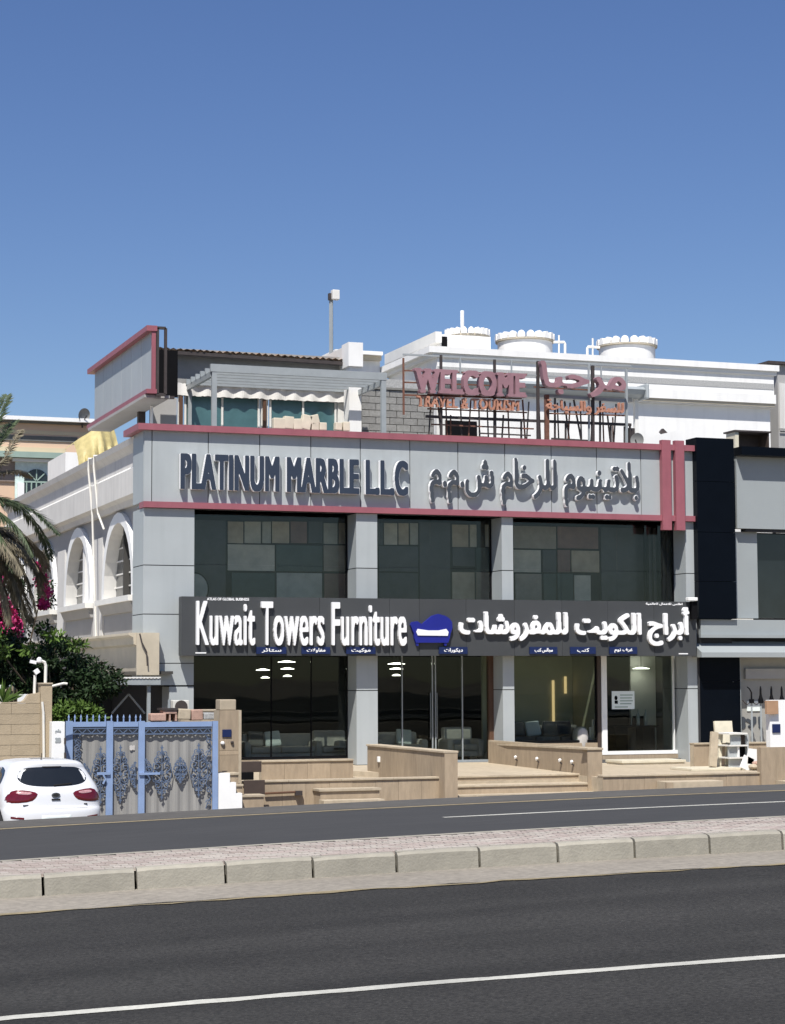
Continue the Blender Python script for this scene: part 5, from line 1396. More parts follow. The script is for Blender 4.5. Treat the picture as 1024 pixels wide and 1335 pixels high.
bx('riser_block', M['stone'], sb, PX(418, 1035, 43.5), PX(495, 1035, 43.5), 43.5, 43.98, YARD - .2, PZ(456, 1031.5, 43.5)); bx('tread', M['stone_light'], sb, PX(416, 1035, 43.5), PX(497, 1035, 43.5), 43.46, 43.99, PZ(456, 1031.3, 43.5), PZ(456, 1028, 43.5), .008)
bx('tread', M['stone_light'], sb, PX(421, 1043, 43.2), PX(500, 1043, 43.2), 43.1, 43.48, YARD - .1, PZ(456, 1042.5, 43.2), .008)
sb = thing('step_block', 'flat pale stone ramp block lying before the right terrace wall', 'step', (PX(905, 1020, 43.6), 43.6, YARD))
bx('ramp_slab', M['stone_light'], sb, PX(870, 1022, 43.6), PX(942, 1022, 43.6), 43.55, 44.15, YARD - .2, PZ(905, 1018.5, 43.6), .01); bx('end_stone', M['stone'], sb, PX(868, 1023, 43.5), PX(877, 1023, 43.5), 43.45, 43.54, YARD - .2, PZ(873, 1020, 43.5))
# dark brown slabs and drain by the gate pillar
bs = thing('panel_stack', 'dark brown boards stacked beside the stone gate pillar', 'boards', (PX(329, 1010, 43.9), 43.9, YARD))
for (p0, q0, p1, q1, dy, m) in ((315, 993, 343, 1007, .1, 'brown_dark'), (316, 1007, 332, 1017, .05, 'black'), (318, 1017, 345, 1037, -.05, 'brown_dark')):
    a_, b_, c3, d_ = rect(p0, q0, p1, q1, 43.7); bx('board', M[m], bs, a_, b_, 43.7 + dy, 43.75 + dy, c3, d_, .01)
dr = thing('drain_spout', 'small rusty drain pipe along the foot of the long left wall', 'pipe', (PX(370, 1034, 43.9), 43.9, YARD))
MB().tube([W2(345, 1034.5, 43.93), W2(388, 1032.5, 43.93)], .025).build('pipe', M['wood_brown'], dr); MB().box(PX(390, 1033, 43.9) - .08, PX(390, 1033, 43.9) + .08, 43.88, 43.98, PZ(390, 1037, 43.9), PZ(390, 1031, 43.9)).build('bracket', M['steel_dark'], dr)
sw = thing('stepped_wall', 'white stepped garden wall with stone steps right of the blue gate', 'wall', (PX(300, 1040, 42), 42, YARD))
for (p0, q0, p1, q1, dy, m, nm) in ((284, 1008, 300, 1062, .0, 'white', 'white_riser'), (300, 1020, 308, 1062, .0, 'white', 'white_riser'), (308, 1034, 316, 1062, .0, 'white', 'white_riser'),
                                    (288, 1011, 314, 1062, .18, 'stone', 'stone_step'), (297, 1026, 319, 1062, .175, 'stone', 'stone_step'), (305, 1040, 347, 1062, .172, 'stone', 'stone_step')):
    a_, b_, c3, d_ = rect(p0, q0, p1, q1, 41.0); yb_ = 41.57 if m == 'stone' else 41.0 + .17; o = bx(nm, M[m], sw, a_, b_, 41.0 + dy, yb_, YARD - .2, d_)
    if m == 'stone': bx('step_coping', M['stone_light'], sw, a_ - .03, b_ + .02, 40.97 + dy, 41.57, d_ + .001, d_ + .05, .008)

# right edge: stone pillar, brown wall and discarded pieces
rp = thing('gate_pillar', 'stone and white painted gate pillar with a blue number plate at the right edge', 'pillar', (PX(1010, 970, 44.4), 44.4, YARD))
x0 = PX(1000.5, 970, 44.3)
bx('stone_slab', M['stone'], rp, x0 - .3, x0 + .13, 44.1, 44.3, YARD - .2, PZ(1010, 974, 44.2)); bx('stone_slab', M['stone'], rp, x0 + .134, x0 + .75, 44.1, 44.3, YARD - .2, PZ(1010, 974, 44.2)); bx('stone_slab', M['stone'], rp, x0 + .754, x0 + 1.6, 44.1, 44.3, YARD - .2, PZ(1010, 974, 44.2))
bx('white_block', M['white'], rp, x0, x0 + 1.6, 44.15, 44.34, PZ(1010, 974, 44.2) + .003, PZ(1010, 912.5, 44.2))
bx('number_plate', M['plate_blue'], rp, PX(1008, 950, 44.1), PX(1018.5, 950, 44.1), 44.12, 44.148, PZ(1013, 955.5, 44.1), PZ(1013, 944, 44.1), .01)
bx('carton_plate', M['cardboard'], rp, PX(1000, 920, 44.05), PX(1015, 920, 44.05), 44.05, 44.147, PZ(1008, 931, 44.05), PZ(1008, 913.5, 44.05))
bx('kerb_step', M['stone_light'], rp, x0 + .1, x0 + 1.6, 43.5, 44.09, YARD - .2, PZ(1015, 1019, 43.6))
bwl = thing('low_wall', 'brownish stone wall behind the discarded marble pieces at the right', 'wall', (PX(940, 985, 48.5), 48.5, YARD), 'low travertine walls before the shop')
slab_wall(bwl, PX(905, 985, 48.5), PX(1002, 985, 48.5), 48.5, 48.75, YARD, PZ(950, 968, 48.5), 5)
mp = [('leaning_slab', 'big cream marble slab standing upright behind the stacked shelves', (932, 940, 955, 969), 48.2, 0, 'marble_cream', .08),
      ('leaning_slab', 'long speckled marble slab leaning in front of the navy column foot', (926, 954, 935, 1000), 46.9, 9, 'stone_light', .10),
      ('leaning_slab', 'narrow pale marble slab leaning just right of the speckled one', (937, 955, 941, 999), 47.4, 9, 'marble_cream', .08),
      ('leaning_slab', 'second narrow marble slab leaning nearest the broken shelf', (946, 968, 950, 999), 47.4, 9, 'marble_cream', .08)]
for nm, lab, (p0, q0, p1, q1), Y, ang, m, th in mp:
    x0, x1, z0, z1 = rect(p0, q0, p1, q1, Y)
    mm = Matrix.Translation(((x0 + x1) / 2, Y, (z0 + z1) / 2)) @ Matrix.Rotation(R(ang), 4, 'Y') @ Matrix.Rotation(R(-8), 4, 'X')
    o = MB().obox(mm, x1 - x0, th, (z1 - z0)).build(nm, M[m], bevel=.008); tag(o, lab, 'marble slab', 'marble slabs dumped at the right')
sh = thing('broken_shelf', 'broken grey and white cabinet with open dark compartments among dumped marble', 'cabinet', (PX(965, 1000, 47), 47, -.3))
def spx(nm, m, p0, q0, p1, q1, y0, y1, root=sh):
    a_, b_, c3, d_ = rect(p0, q0, p1, q1, y0); return bx(nm, M[m], root, a_, b_, y0, y1, c3, d_)
spx('top_board', 'offwhite', 951, 955.5, 975, 957.5, 46.8, 47.6); spx('side_panel', 'clad', 953, 957.8, 966, 971, 46.9, 46.95); spx('compartment', 'brown_dark', 966.3, 957.8, 974, 971, 47.0, 47.05)
spx('middle_board', 'offwhite', 951, 971.3, 976, 973, 46.8, 47.6); spx('side_panel', 'clad', 950, 973.3, 962.5, 987, 46.9, 46.95); spx('side_panel', 'white', 962.5, 973.3, 964.5, 987, 46.85, 46.95); spx('compartment', 'black', 965, 973.3, 975, 987, 47.0, 47.05)
spx('lower_board', 'offwhite', 951, 987.3, 973, 989, 46.8, 47.6); spx('side_panel', 'clad', 951, 989.3, 967, 1002, 46.9, 46.95); spx('compartment', 'black', 967.3, 989.3, 974, 1001, 47.0, 47.05)
spx('end_panel', 'clad', 974, 957.8, 976.5, 987, 46.9, 47.5)
lt = thing('small_table', 'small white tilted table frame in front of the broken cabinet', 'table', (PX(980, 995, 46.3), 46.3, -.3))
MB().bar(W2(971, 1003, 46.3), W2(977, 987, 46.3), .05, .3).build('leg', M['white'], lt); MB().bar(W2(975, 985.5, 46.3), W2(988, 987, 46.3), .05, .4).build('top', M['white'], lt)
for (p0, q0, p1, q1, ds, m) in ((977, 996, 988, 1004, 'pale rounded rubble stone under the white table frame', 'stone_light'), (982, 992, 994, 999, 'orange brown rubble piece on top of the pale stone', 'clay'), (990, 998, 996, 1003, 'small orange brown rubble piece at the right end of the rubble', 'clay')):
    x0, x1, z0, z1 = rect(p0, q0, p1, q1, 46.1)
    bm = bmesh.new(); bmesh.ops.create_icosphere(bm, subdivisions=2, radius=.5)
    rr = random.Random(p0)
    for v in bm.verts: v.co = Vector((v.co.x * (x1 - x0), v.co.y * .3, v.co.z * (z1 - z0))) * (.9 + .25 * rr.random()) + Vector(((x0 + x1) / 2, 46.1, (z0 + z1) / 2))
    me = bpy.data.meshes.new('rubble'); bm.to_mesh(me); bm.free(); me.materials.append(M[m]); o = bpy.data.objects.new('rubble', me); COL.objects.link(o); tag(o, ds, 'rubble', 'rubble at the right')
o = MB().box(PX(902, 1003, 46.4), PX(968, 1003, 46.4), 46.4, 47.6, PZ(935, 1004.5, 46.4), PZ(935, 1001.5, 46.4)).build('marble_sheet', M['marble_cream'], bevel=.008); tag(o, 'thin marble sheet lying flat under the leaning slabs', 'marble slab')

# ------------------------------------------------------------------ blue gate with its pillars
Yg = 41.0
def gp(p, q, dy=0.0): return (PX(p, q, Yg), Yg + dy, PZ(p, q, Yg))
gt = thing('metal_gate', 'light blue three-part metal gate with iron scrollwork over ribbed grey sheet', 'gate', (PX(184, 1060, Yg), Yg, YARD))
zg0 = YARD + .02
# ribbed sheet behind, one per leaf
leaves = [(94, 139), (147, 181), (188, 277)]
for li, (p, q) in enumerate(leaves):
    x0, x1 = PX(p, 1000, Yg), PX(q, 1000, Yg); n = int((x1 - x0) / .055); vs = []
    for i in range(n + 1):
        x = x0 + (x1 - x0) * i / n; d = .05 + (.018 if (i // 2) % 2 else 0)
        vs += [(x, Yg + d, zg0), (x, Yg + d, PZ((p + q) / 2, 947, Yg))]
    MB().add(vs, [(2 * i, 2 * i + 2, 2 * i + 3, 2 * i + 1) for i in range(n)]).build('sheet_panel', M['sheet'], gt, fix=False)
for p, q in ((85.5, 94.5), (138.5, 147), (180.5, 188.5), (277, 284)):
    bx('frame_post', M['gate_blue'], gt, PX(p, 1000, Yg), PX(q, 1000, Yg), Yg - .03, Yg + .03, zg0, PZ((p + q) / 2, 940, Yg))
for (p, q) in leaves:
    bx('top_rail', M['gate_blue'], gt, PX(p, 944, Yg) + .012, PX(q, 944, Yg) - .012, Yg - .028, Yg + .028, PZ((p + q) / 2, 947.5, Yg), PZ((p + q) / 2, 941, Yg))
    for yy in (949.5, 956.5):
        z = PZ((p + q) / 2, yy, Yg); bx('lattice_rail', M['iron_blue'], gt, PX(p, 950, Yg) + .012, PX(q, 950, Yg) - .012, Yg - .015, Yg + .015, z - .014, z + .014)
    # zigzag lattice
    mb = MB(); x0, x1 = PX(p, 950, Yg) + .02, PX(q, 950, Yg) - .02; n = max(4, int((x1 - x0) / .085)); za, zb_ = PZ((p + q) / 2, 956, Yg), PZ((p + q) / 2, 950, Yg)
    for i in range(n): mb.bar((x0 + (x1 - x0) * i / n, Yg, (za, zb_)[i % 2]), (x0 + (x1 - x0) * (i + 1) / n, Yg, (zb_, za)[i % 2]), .018)
    mb.build('zigzag_lattice', M['iron_blue'], gt)
for k in range(13):
    p = 90 + k * 7.95 + (0 if k < 12 else -2)
    x = PX(p, 935, Yg); z = PZ(p, 941, Yg); mb = MB().lathe((x, Yg, z), [(.016, -.02), (.016, .075), (.022, .085), (.016, .11), (.003, .15)], 6); mb.build('spike', M['gate_blue'], gt)
def spiral(cx, cz, r, turns, a0, sgn, y, n=16):
    return [(cx + sgn * r * (1 - .8 * i / n) * math.cos(a0 + turns * 2 * math.pi * i / n), y, cz + r * (1 - .8 * i / n) * math.sin(a0 + turns * 2 * math.pi * i / n)) for i in range(n + 1)]
def scroll_ornament(pc, qc, hw, hh, half=None):
    """rosette of paired scrolls; hw, hh half sizes in metres"""
    x, _, z = gp(pc, qc); y = Yg - .02; mb = MB(); t_ = .0105
    sides = (-1, 1) if half is None else (half,)
    for s in sides:
        for v in (-1, 1):
            mb.tube(spiral(x + s * hw * .50, z + v * hh * .20, hw * .42, 1.15, math.pi * (.5 if v > 0 else -.5) * -1, s, y), t_, 5)
            mb.tube(spiral(x + s * hw * .42, z + v * hh * .47, hw * .36, 1.1, -v * math.pi * .4, s, y), t_, 5)
            mb.tube(spiral(x + s * hw * .26, z + v * hh * .70, hw * .24, 1.1, -v * math.pi * .4, s, y), t_, 5)
            mb.tube([(x + s * hw * .95, y, z + v * .01), (x + s * hw * .8, y, z + v * hh * .33), (x + s * hw * .3, y, z + v * hh * .38), (x, y, z + v * hh * .30)], t_, 5)
            mb.tube([(x + s * hw * .62, y, z + v * hh * .36), (x + s * hw * .5, y, z + v * hh * .62), (x + s * hw * .12, y, z + v * hh * .62), (x, y, z + v * hh * .86)], t_, 5)
    mb.tube([(x, y, z - hh), (x, y, z + hh)], t_, 5)
    for v in (-1, 1): mb.obox(Matrix.Translation((x, y, z + v * hh * .9)) @ Matrix.Rotation(R(45), 4, 'Y'), .05, .02, .05)
    mb.obox(Matrix.Translation((x, y - .005, z)) @ Matrix.Rotation(R(45), 4, 'Y'), hw * .36, .03, hw * .36)
    for s in sides: mb.obox(Matrix.Translation((x + s * hw * .5, y - .004, z)) @ Matrix.Rotation(R(45), 4, 'Y'), hw * .22, .025, hw * .22)
    mb.build('scroll_ornament', M['iron_blue'], gt)
sc_ = .0158
scroll_ornament(131, 1011, 13 * sc_, 38 * sc_); scroll_ornament(157, 1009, 12 * sc_, 38 * sc_); scroll_ornament(211, 1007, 14 * sc_, 36 * sc_); scroll_ornament(259, 1004, 13 * sc_, 36 * sc_)
scroll_ornament(235, 1004, 10 * sc_, 17 * sc_); scroll_ornament(176, 1010, 9 * sc_, 17 * sc_, -1); scroll_ornament(190, 1006, 10 * sc_, 17 * sc_, 1); scroll_ornament(110, 1012, 9 * sc_, 17 * sc_)
def scroll_strip(p, q0, q1, w, flip):
    mb = MB(); n = 6; t_ = .011
    for i in range(n):
        q = q0 + (q1 - q0) * (i + .5) / n; x, _, z = gp(p, q); r = w * .5
        s = flip if i % 2 else -flip
        mb.tube(spiral(x, z, r, 1.2, 0, s, Yg - .02, 14), t_, 5)
        xa, _, z0 = gp(p, q - (q1 - q0) / n * .5); xb, _, z1 = gp(p, q + (q1 - q0) / n * .5)
        mb.tube([(xa - s * r, Yg - .02, z0), (x + s * r * .3, Yg - .02, (z0 + z1) / 2), (xb + s * r, Yg - .02, z1)], t_, 5)
    mb.build('scroll_strip', M['iron_blue'], gt)
scroll_strip(101, 958, 1000, .14, 1); scroll_strip(272, 958, 1054, .13, -1)
bx('latch', M['gate_blue'], gt, PX(126, 1008, Yg), PX(143, 1008, Yg), Yg - .07, Yg - .032, PZ(135, 1010, Yg), PZ(135, 1006.5, Yg)); bx('latch', M['gate_blue'], gt, PX(181, 1008, Yg), PX(208, 1008, Yg), Yg - .07, Yg - .032, PZ(195, 1010, Yg), PZ(195, 1007, Yg))
MB().tube([gp(134, 1010, -.06), gp(137, 1016, -.07), gp(134, 1022, -.06)], .022).build('handle', M['gate_blue'], gt); MB().tube([gp(192, 1010, -.06), gp(195, 1016, -.07), gp(192, 1021, -.06)], .02).build('handle', M['iron_blue'], gt)
lettering('81', PX(169.5, 974, Yg), PX(176.5, 974, Yg), PZ(173, 978.5, Yg), PZ(173, 971.5, Yg), Yg + .045, .01, M['sofa_cream'], gt, .012, res=20, name='house_number', single=True)
Y8 = 39.9
gl_ = thing('gate_pillar', 'white painted gate pillar with small dark marks left of the blue gate', 'pillar', (PX(76, 1000, Y8), Y8, YARD))
bx('shaft', M['white'], gl_, PX(67.5, 990, Y8), PX(84.5, 990, Y8), Y8, Y8 + .4, YARD - .2, PZ(76, 941, Y8), .01)
lettering(shape_ar('رقم'), PX(72, 952, Y8 - .01), PX(80, 952, Y8 - .01), PZ(76, 956, Y8 - .01), PZ(76, 950.5, Y8 - .01), Y8 - .003, .006, M['steel_grey'], gl_, .008, res=18, name='painted_mark', single=True)
lettering('35', PX(72, 964, Y8 - .01), PX(80, 964, Y8 - .01), PZ(76, 968.5, Y8 - .01), PZ(76, 961.5, Y8 - .01), Y8 - .003, .006, M['steel_grey'], gl_, .014, res=18, name='painted_mark', single=True)
for q in (966, 985): bx('hinge', M['steel_dark'], gl_, PX(83.6, q, Y8), PX(86, q, Y8), Y8 - .05, Y8 - .01, PZ(85, q + 4, Y8), PZ(85, q - 4, Y8))
gs = thing('gate_pillar', 'tall travertine gate pillar with stone cap and blue plate right of the blue gate', 'pillar', (PX(301, 990, 41.6), 41.6, YARD))
x0, x1 = PX(286.5, 980, 41.6), PX(314.5, 980, 41.6)
qs = [926, 978.5, 984, 1011, 1062]
for q0, q1, m in ((926, 978, 'stone'), (978.4, 984, 'stone'), (984.4, 1062, 'stone')):
    bx('stone_slab', M[m], gs, x0, x1 - .06, 41.6, 41.65, max(YARD, PZ(300, q1, 41.6)), PZ(300, q0, 41.6))
bx('core', M['stone_light'], gs, x0 + .005, x1, 41.651, 42.1, YARD, PZ(300, 926, 41.6)); bx('edge_strip', M['stone_light'], gs, x1 - .058, x1 + .005, 41.59, 41.649, YARD, PZ(300, 926, 41.6))
bx('cap_block', M['stone_light'], gs, PX(287.5, 918, 41.6), PX(308.5, 918, 41.6), 41.62, 42.0, PZ(298, 925.9, 41.6), PZ(298, 912, 41.6), .02)
bx('number_plate', M['plate_blue'], gs, PX(290, 956, 41.59), PX(302, 956, 41.59), 41.575, 41.599, PZ(296, 961, 41.59), PZ(296, 951, 41.59), .008)
MB().lathe((PX(290.5, 969, 41.58), 41.58, PZ(290.5, 969, 41.58) - .04), [(.02, 0), (.045, .03), (.045, .06), (.02, .08)], 10).build('bell_push', M['white'], gs); MB().lathe((PX(303, 968, 41.58), 41.58, PZ(303, 968, 41.58) - .03), [(.02, 0), (.035, .02), (.035, .05), (.02, .06)], 10).build('bell_push', M['steel_dark'], gs)
# clay pots / blocks on the yard wall behind the gate
yw = thing('yard_wall', 'rough stone yard wall seen over the right leaf of the gate', 'wall', (PX(260, 935, 43.2), 43.2, YARD))
slab_wall(yw, PX(236, 935, 43.2), PX(288, 935, 43.2), 43.2, 43.5, YARD, PZ(262, 925, 43.2), 4, m='stone_light')
for (p0, q0, p1, q1, ds, m, rz_) in ((195, 930, 215, 940, 'low clay planter left of the hollow block behind the gate', 'clay', 0), (231, 924, 247, 938, 'pale stone block on the wall behind the gate, left of the pink one', 'stone_light', 3), (248, 925, 263, 939, 'pinkish stone block standing behind the right gate leaf', 'clay', -2), (264, 929, 284, 938, 'grey stone block between the pink block and the gate pillar', 'bldg_band', 1)):
    x0, x1, z0, z1 = rect(p0, q0, p1, q1, 42.5)
    o = MB().obox(Matrix.Translation(((x0 + x1) / 2, 42.5, (z0 + z1) / 2)) @ Matrix.Rotation(R(rz_), 4, 'Y'), x1 - x0, .3, z1 - z0).build('yard_block', M[m], bevel=.025); tag(o, ds, 'stone block', 'blocks behind the gate')
hb = thing('hollow_block', 'pinkish hollow block with two dark holes lying behind the gate', 'block', (PX(222, 935, 42.4), 42.4, PZ(222, 941, 42.4)))
x0, x1, z0, z1 = rect(213, 925, 231, 940, 42.4)
bx('top_slab', M['clay'], hb, x0, x1, 42.4, 42.8, z0 + (z1 - z0) * .62, z1 - .02, .008)
w3 = (x1 - x0) / 9
for k in (0, 4, 8): bx('web', M['clay'], hb, x0 + w3 * k, x0 + w3 * (k + 1), 42.41, 42.8, z0, z0 + (z1 - z0) * .62 - .001)
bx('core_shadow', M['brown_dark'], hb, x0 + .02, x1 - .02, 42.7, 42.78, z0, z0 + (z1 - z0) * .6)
bx('lid', M['steel_dark'], hb, x0 - .03, x1 + .02, 42.38, 42.85, z1 - .018, z1 + .03)
MB().tube([W2(221, 925, 42.6), W2(221, 912, 42.6)], .03).build('pipe', M['steel_grey'], hb)
# outdoor unit on the pillar foot
ou = thing('outdoor_unit', 'small grey outdoor unit with a round fan at the foot of the grey corner pillar', 'air conditioner', (PX(237, 920, 51.2), 51.2, YARD))
a_, b_, c3, d_ = rect(226, 913, 247, 932, 51.2); bx('case', M['banner'], ou, a_, b_, 51.2, 51.6, c3, d_, .02)
MB().extr([((a_ + b_) / 2 + .17 * math.cos(k * math.pi / 10), (c3 + d_) / 2 + .02 + .17 * math.sin(k * math.pi / 10)) for k in range(20)], 'y', 51.185, 51.199).build('fan_grille', M['steel_dark'], ou)
bx('stand', M['steel_dark'], ou, a_ + .05, b_ - .05, 51.25, 51.55, YARD, c3 - .001)

# ------------------------------------------------------------------ beige boundary wall at the left
Yb = 40.2
bwall = thing('boundary_wall', 'beige block boundary wall with a scooped top behind the white car', 'wall', (PX(25, 960, Yb), Yb, YARD))
xa, xb = PX(-420, 960, Yb), PX(52.5, 960, Yb)
qs = [906 + 0 * k for k in range(1)]
rows = [(917, 930.5), (931, 944), (944.5, 957.5), (958, 971), (971.5, 985), (985.5, 999), (999.5, 1013), (1013.5, 1027), (1027.5, 1041), (1041.5, 1060)]
bx('core', M['mortar'], bwall, xa, xb - .01, Yb + .02, Yb + .25, YARD - .2, PZ(25, 917.5, Yb))
for k, (q0, q1) in enumerate(rows):
    n = 5; off = (k % 2) * .5
    L = 1.15; x = xb - L * (1 if k % 2 else .5)
    xs = [xb]
    while x > xa: xs.append(x); x -= L
    for i in range(len(xs) - 1):
        bx('wall_block', M['beige_block'], bwall, xs[i + 1] + .003, xs[i] - .003, Yb + random.random() * .004, Yb + .024, PZ(25, q1, Yb), PZ(25, q0, Yb))
# scooped top course
pts = [(-420, 916.7), (52.5, 916.7), (52.5, 903), (47, 904), (38, 905.5), (36, 908), (33, 912.5), (30, 914.6), (15, 915.8), (-420, 915.8)]
MB().extr([(PX(p, q, Yb), PZ(p, q, Yb)) for p, q in pts], 'y', Yb + .0, Yb + .25).build('scooped_coping', M['beige_block'], bwall)
pil = bx('wall_pillar', M['beige_block'], bwall, xb, PX(67.3, 960, Yb), Yb - .03, Yb + .35, YARD - .2, PZ(60, 892, Yb)); bx('pillar_cap', M['stone_light'], bwall, xb - .02, PX(68, 960, Yb), Yb - .05, Yb + .37, PZ(60, 892, Yb) + .001, PZ(60, 890, Yb))
MB().tube([W2(55.5, 915, Yb - .06), W2(57, 930, Yb - .06), W2(57.5, 998, Yb - .06)], .025).build('conduit', M['pipe_white'], bwall)
o = MB().extr([(PX(p, q, 42.5), PZ(p, q, 42.5)) for p, q in [(14, 916), (14, 908), (34, 905), (38, 905), (34, 911), (30, 916)]], 'y', 42.5, 42.8).build('yard_screen', M['white']); tag(o, 'white painted screen wall showing in the scoop of the beige wall', 'wall')
for v in o.data.vertices: 
    if v.co.z < PZ(20, 914, 42.5): v.co.z = YARD
o2 = MB().box(PX(-60, 900, 42.3), PX(4, 900, 42.3), 42.3, 42.6, YARD, PZ(0, 893, 42.3)).build('yard_screen', M['white']); tag(o2, 'white painted screen wall at the left edge above the beige wall', 'wall')
lp = thing('wall_light', 'white gooseneck floodlight pipe on the beige wall pillar', 'lamp', W2(59.5, 890, Yb + .15))
MB().tube([W2(59.5, 890, Yb + .15), W2(60, 868, Yb + .15), W2(58.5, 863.5, Yb + .15), W2(54, 861.5, Yb + .15), W2(51, 861.5, Yb + .15)], .032, 8).build('pipe', M['pipe_white'], lp)
MB().lathe(W2(51.5, 864.5, Yb + .15), [(.03, 0), (.055, .03), (.05, .09), (.02, .12)], 10).build('lamp_head', M['white'], lp); MB().obox(Matrix.Translation(W2(43.5, 863, Yb + .15)) @ Matrix.Rotation(R(12), 4, 'Y'), .12, .1, .065).build('lamp_head', M['white'], lp); MB().bar(W2(45, 863, Yb + .15), W2(51, 862, Yb + .15), .03).build('arm', M['pipe_white'], lp)
lp = thing('wall_light', 'short straight white lamp post left of the pillar with the gooseneck', 'lamp', W2(45.2, 904, Yb + .15))
MB().tube([W2(45.2, 904, Yb + .15), W2(46, 880, Yb + .15)], .03, 8).build('pipe', M['pipe_white'], lp); MB().obox(Matrix.Translation(W2(48, 875.5, Yb + .12)) @ Matrix.Rotation(R(-35), 4, 'Y'), .1, .1, .09).build('lamp_head', M['white'], lp)
lp = thing('flag_pipe', 'white horizontal pipe stub projecting right from the beige wall pillar', 'pipe', W2(67, 894, Yb + .2))
MB().tube([W2(67, 895, Yb + .2), W2(83, 891, Yb + .2), W2(88, 891.5, Yb + .2)], .026, 8).build('pipe', M['pipe_white'], lp)

# ------------------------------------------------------------------ furniture behind the shop glass
def sofa(lab, xc, y, w, d, m, cush, zf=FLOOR, arms=True, group='sofas in the shop window', hb=.82, nm='sofa', cat='sofa'):
    t = thing(nm, lab, cat, (xc, y, zf), group)
    b = lambda n, x0, x1, y0, y1, z0, z1, mm, bv=.05: bx(n, M[mm], t, xc + x0, xc + x1, y + y0, y + y1, zf + z0, zf + z1, bv)
    for sx in (-1, 1):
        for sy in (0, 1): bx('leg', M['black'], t, xc + sx * (w / 2 - .12) - .025, xc + sx * (w / 2 - .12) + .025, y + .1 + sy * (d - .25), y + .15 + sy * (d - .25), zf, zf + .12)
    b('base', -w / 2 + .15, w / 2 - .15, .05, d - .05, .12, .30, m); b('backrest', -w / 2 + .1, w / 2 - .1, d - .28, d, .30, hb, m, .08)
    n = max(1, int(w / .8)); iw = (w - .36) / n
    for i in range(n): b('seat_cushion', -w / 2 + .18 + iw * i + .005, -w / 2 + .18 + iw * (i + 1) - .005, .0, d - .25, .305, .47, m, .05)
    if arms:
        for sx in (-1, 1): b('armrest', sx * (w / 2 - .08) - .1, sx * (w / 2 - .08) + .1, .0, d - .05, .12, .62, m, .08)
    for cxo, mm, an in cush:
        q = Matrix.Translation((xc + cxo, y + d - .38, zf + .68)) @ Matrix.Rotation(R(an), 4, 'Y') @ Matrix.Rotation(R(-18), 4, 'X')
        MB().obox(q, .46, .14, .44).build('cushion', M[mm], t, bevel=.06)
    return t
sofa('long pale sofa with cushions behind the left shop window', PX(378, 970, 54.2), 53.6, 2.9, 1.0, 'sofa_cream', [(-1.0, 'sofa_grey', 4), (-.5, 'cushion_pale', -5)])
sofa('round-armed pale armchair behind the left shop window beside the pillar', PX(432, 970, 54.0), 53.5, 1.15, .9, 'sofa_cream', [], hb=.9, group='sofas in the shop window', nm='armchair', cat='armchair')
sofa('pale armchair behind the entrance glass left of the door', PX(520, 970, 54.2), 53.8, 1.5, .9, 'sofa_cream', [(.2, 'cushion_pale', 6)], nm='armchair', cat='armchair')
sofa('pale armchair behind the right part of the entrance glass', PX(598, 970, 54.0), 53.4, 1.1, .9, 'sofa_cream', [], hb=.95, nm='armchair', cat='armchair')
sofa('grey sofa with dark and pale cushions behind the right sofa window', PX(708, 960, 53.6), 53.2, 2.7, .95, 'sofa_grey', [(-.75, 'sofa_grey', 5), (-.25, 'cushion_pale', -6), (.3, 'sofa_grey', 4), (.75, 'cushion_dark', -3)], zf=.15, hb=.78)
bx_p = thing('floor_platform', 'low platform under the grey sofa behind the right window', 'platform', (PX(715, 980, 53.5), 53.5, FLOOR))
bx('deck', M['interior_floor'], bx_p, bays[2][0] + .1, xm - .05, YG + .3, 55.5, FLOOR, .148)
st_ = thing('pouf', 'pale round pouf at the right end of the sofa window', 'pouf', (PX(757, 965, 52.95), 52.95, .15))
MB().lathe((PX(757, 965, 52.95), 52.95, .15), [(.16, 0), (.22, .1), (.24, .45), (.22, .62), (.16, .72), (.05, .75)], 18).build('body', M['sofa_cream'], st_, smooth=True)
ct = thing('coffee_table', 'low dark coffee table behind the left shop window', 'table', (PX(470, 985, 53.2), 53.2, FLOOR))
MB().lathe((PX(455, 985, 53.2), 53.2, FLOOR), [(.25, 0), (.25, .03), (.04, .05), (.04, .38), (.42, .39), (.42, .43)], 24).build('table', M['black'], ct)
dkk = thing('office_desk', 'black office desk with two bottles behind the office window', 'desk', (PX(835, 960, 53.6), 53.6, FLOOR))
a_, b_ = PX(797, 960, 53.6), PX(856, 960, 53.6); zdk = PZ(830, 946, 53.6)
bx('top', M['black'], dkk, a_, b_, 53.4, 54.2, zdk - .05, zdk, .01); bx('pedestal', M['black'], dkk, a_ + .1, a_ + .5, 53.5, 54.1, FLOOR, zdk - .052); bx('pedestal', M['black'], dkk, b_ - .5, b_ - .1, 53.5, 54.1, FLOOR, zdk - .052)
bx('modesty_panel', M['brown_dark'], dkk, a_ + .52, b_ - .52, 53.9, 53.95, FLOOR + .1, zdk - .052)
for k, p in enumerate((832, 842)):
    o = MB().lathe((PX(p, 940, 53.7), 53.7, zdk), [(.05, 0), (.06, .05), (.06, .3), (.02, .38), (.02, .48)], 12).build('water_bottle', M['steel_grey'], smooth=True); tag(o, ('left', 'right')[k] + ' one of two tall bottles on the black office desk', 'bottle', 'bottles on the office desk')
oc = thing('office_chair', 'black office chair behind the desk in the office window', 'chair', (PX(838, 960, 54.4), 54.4, FLOOR))
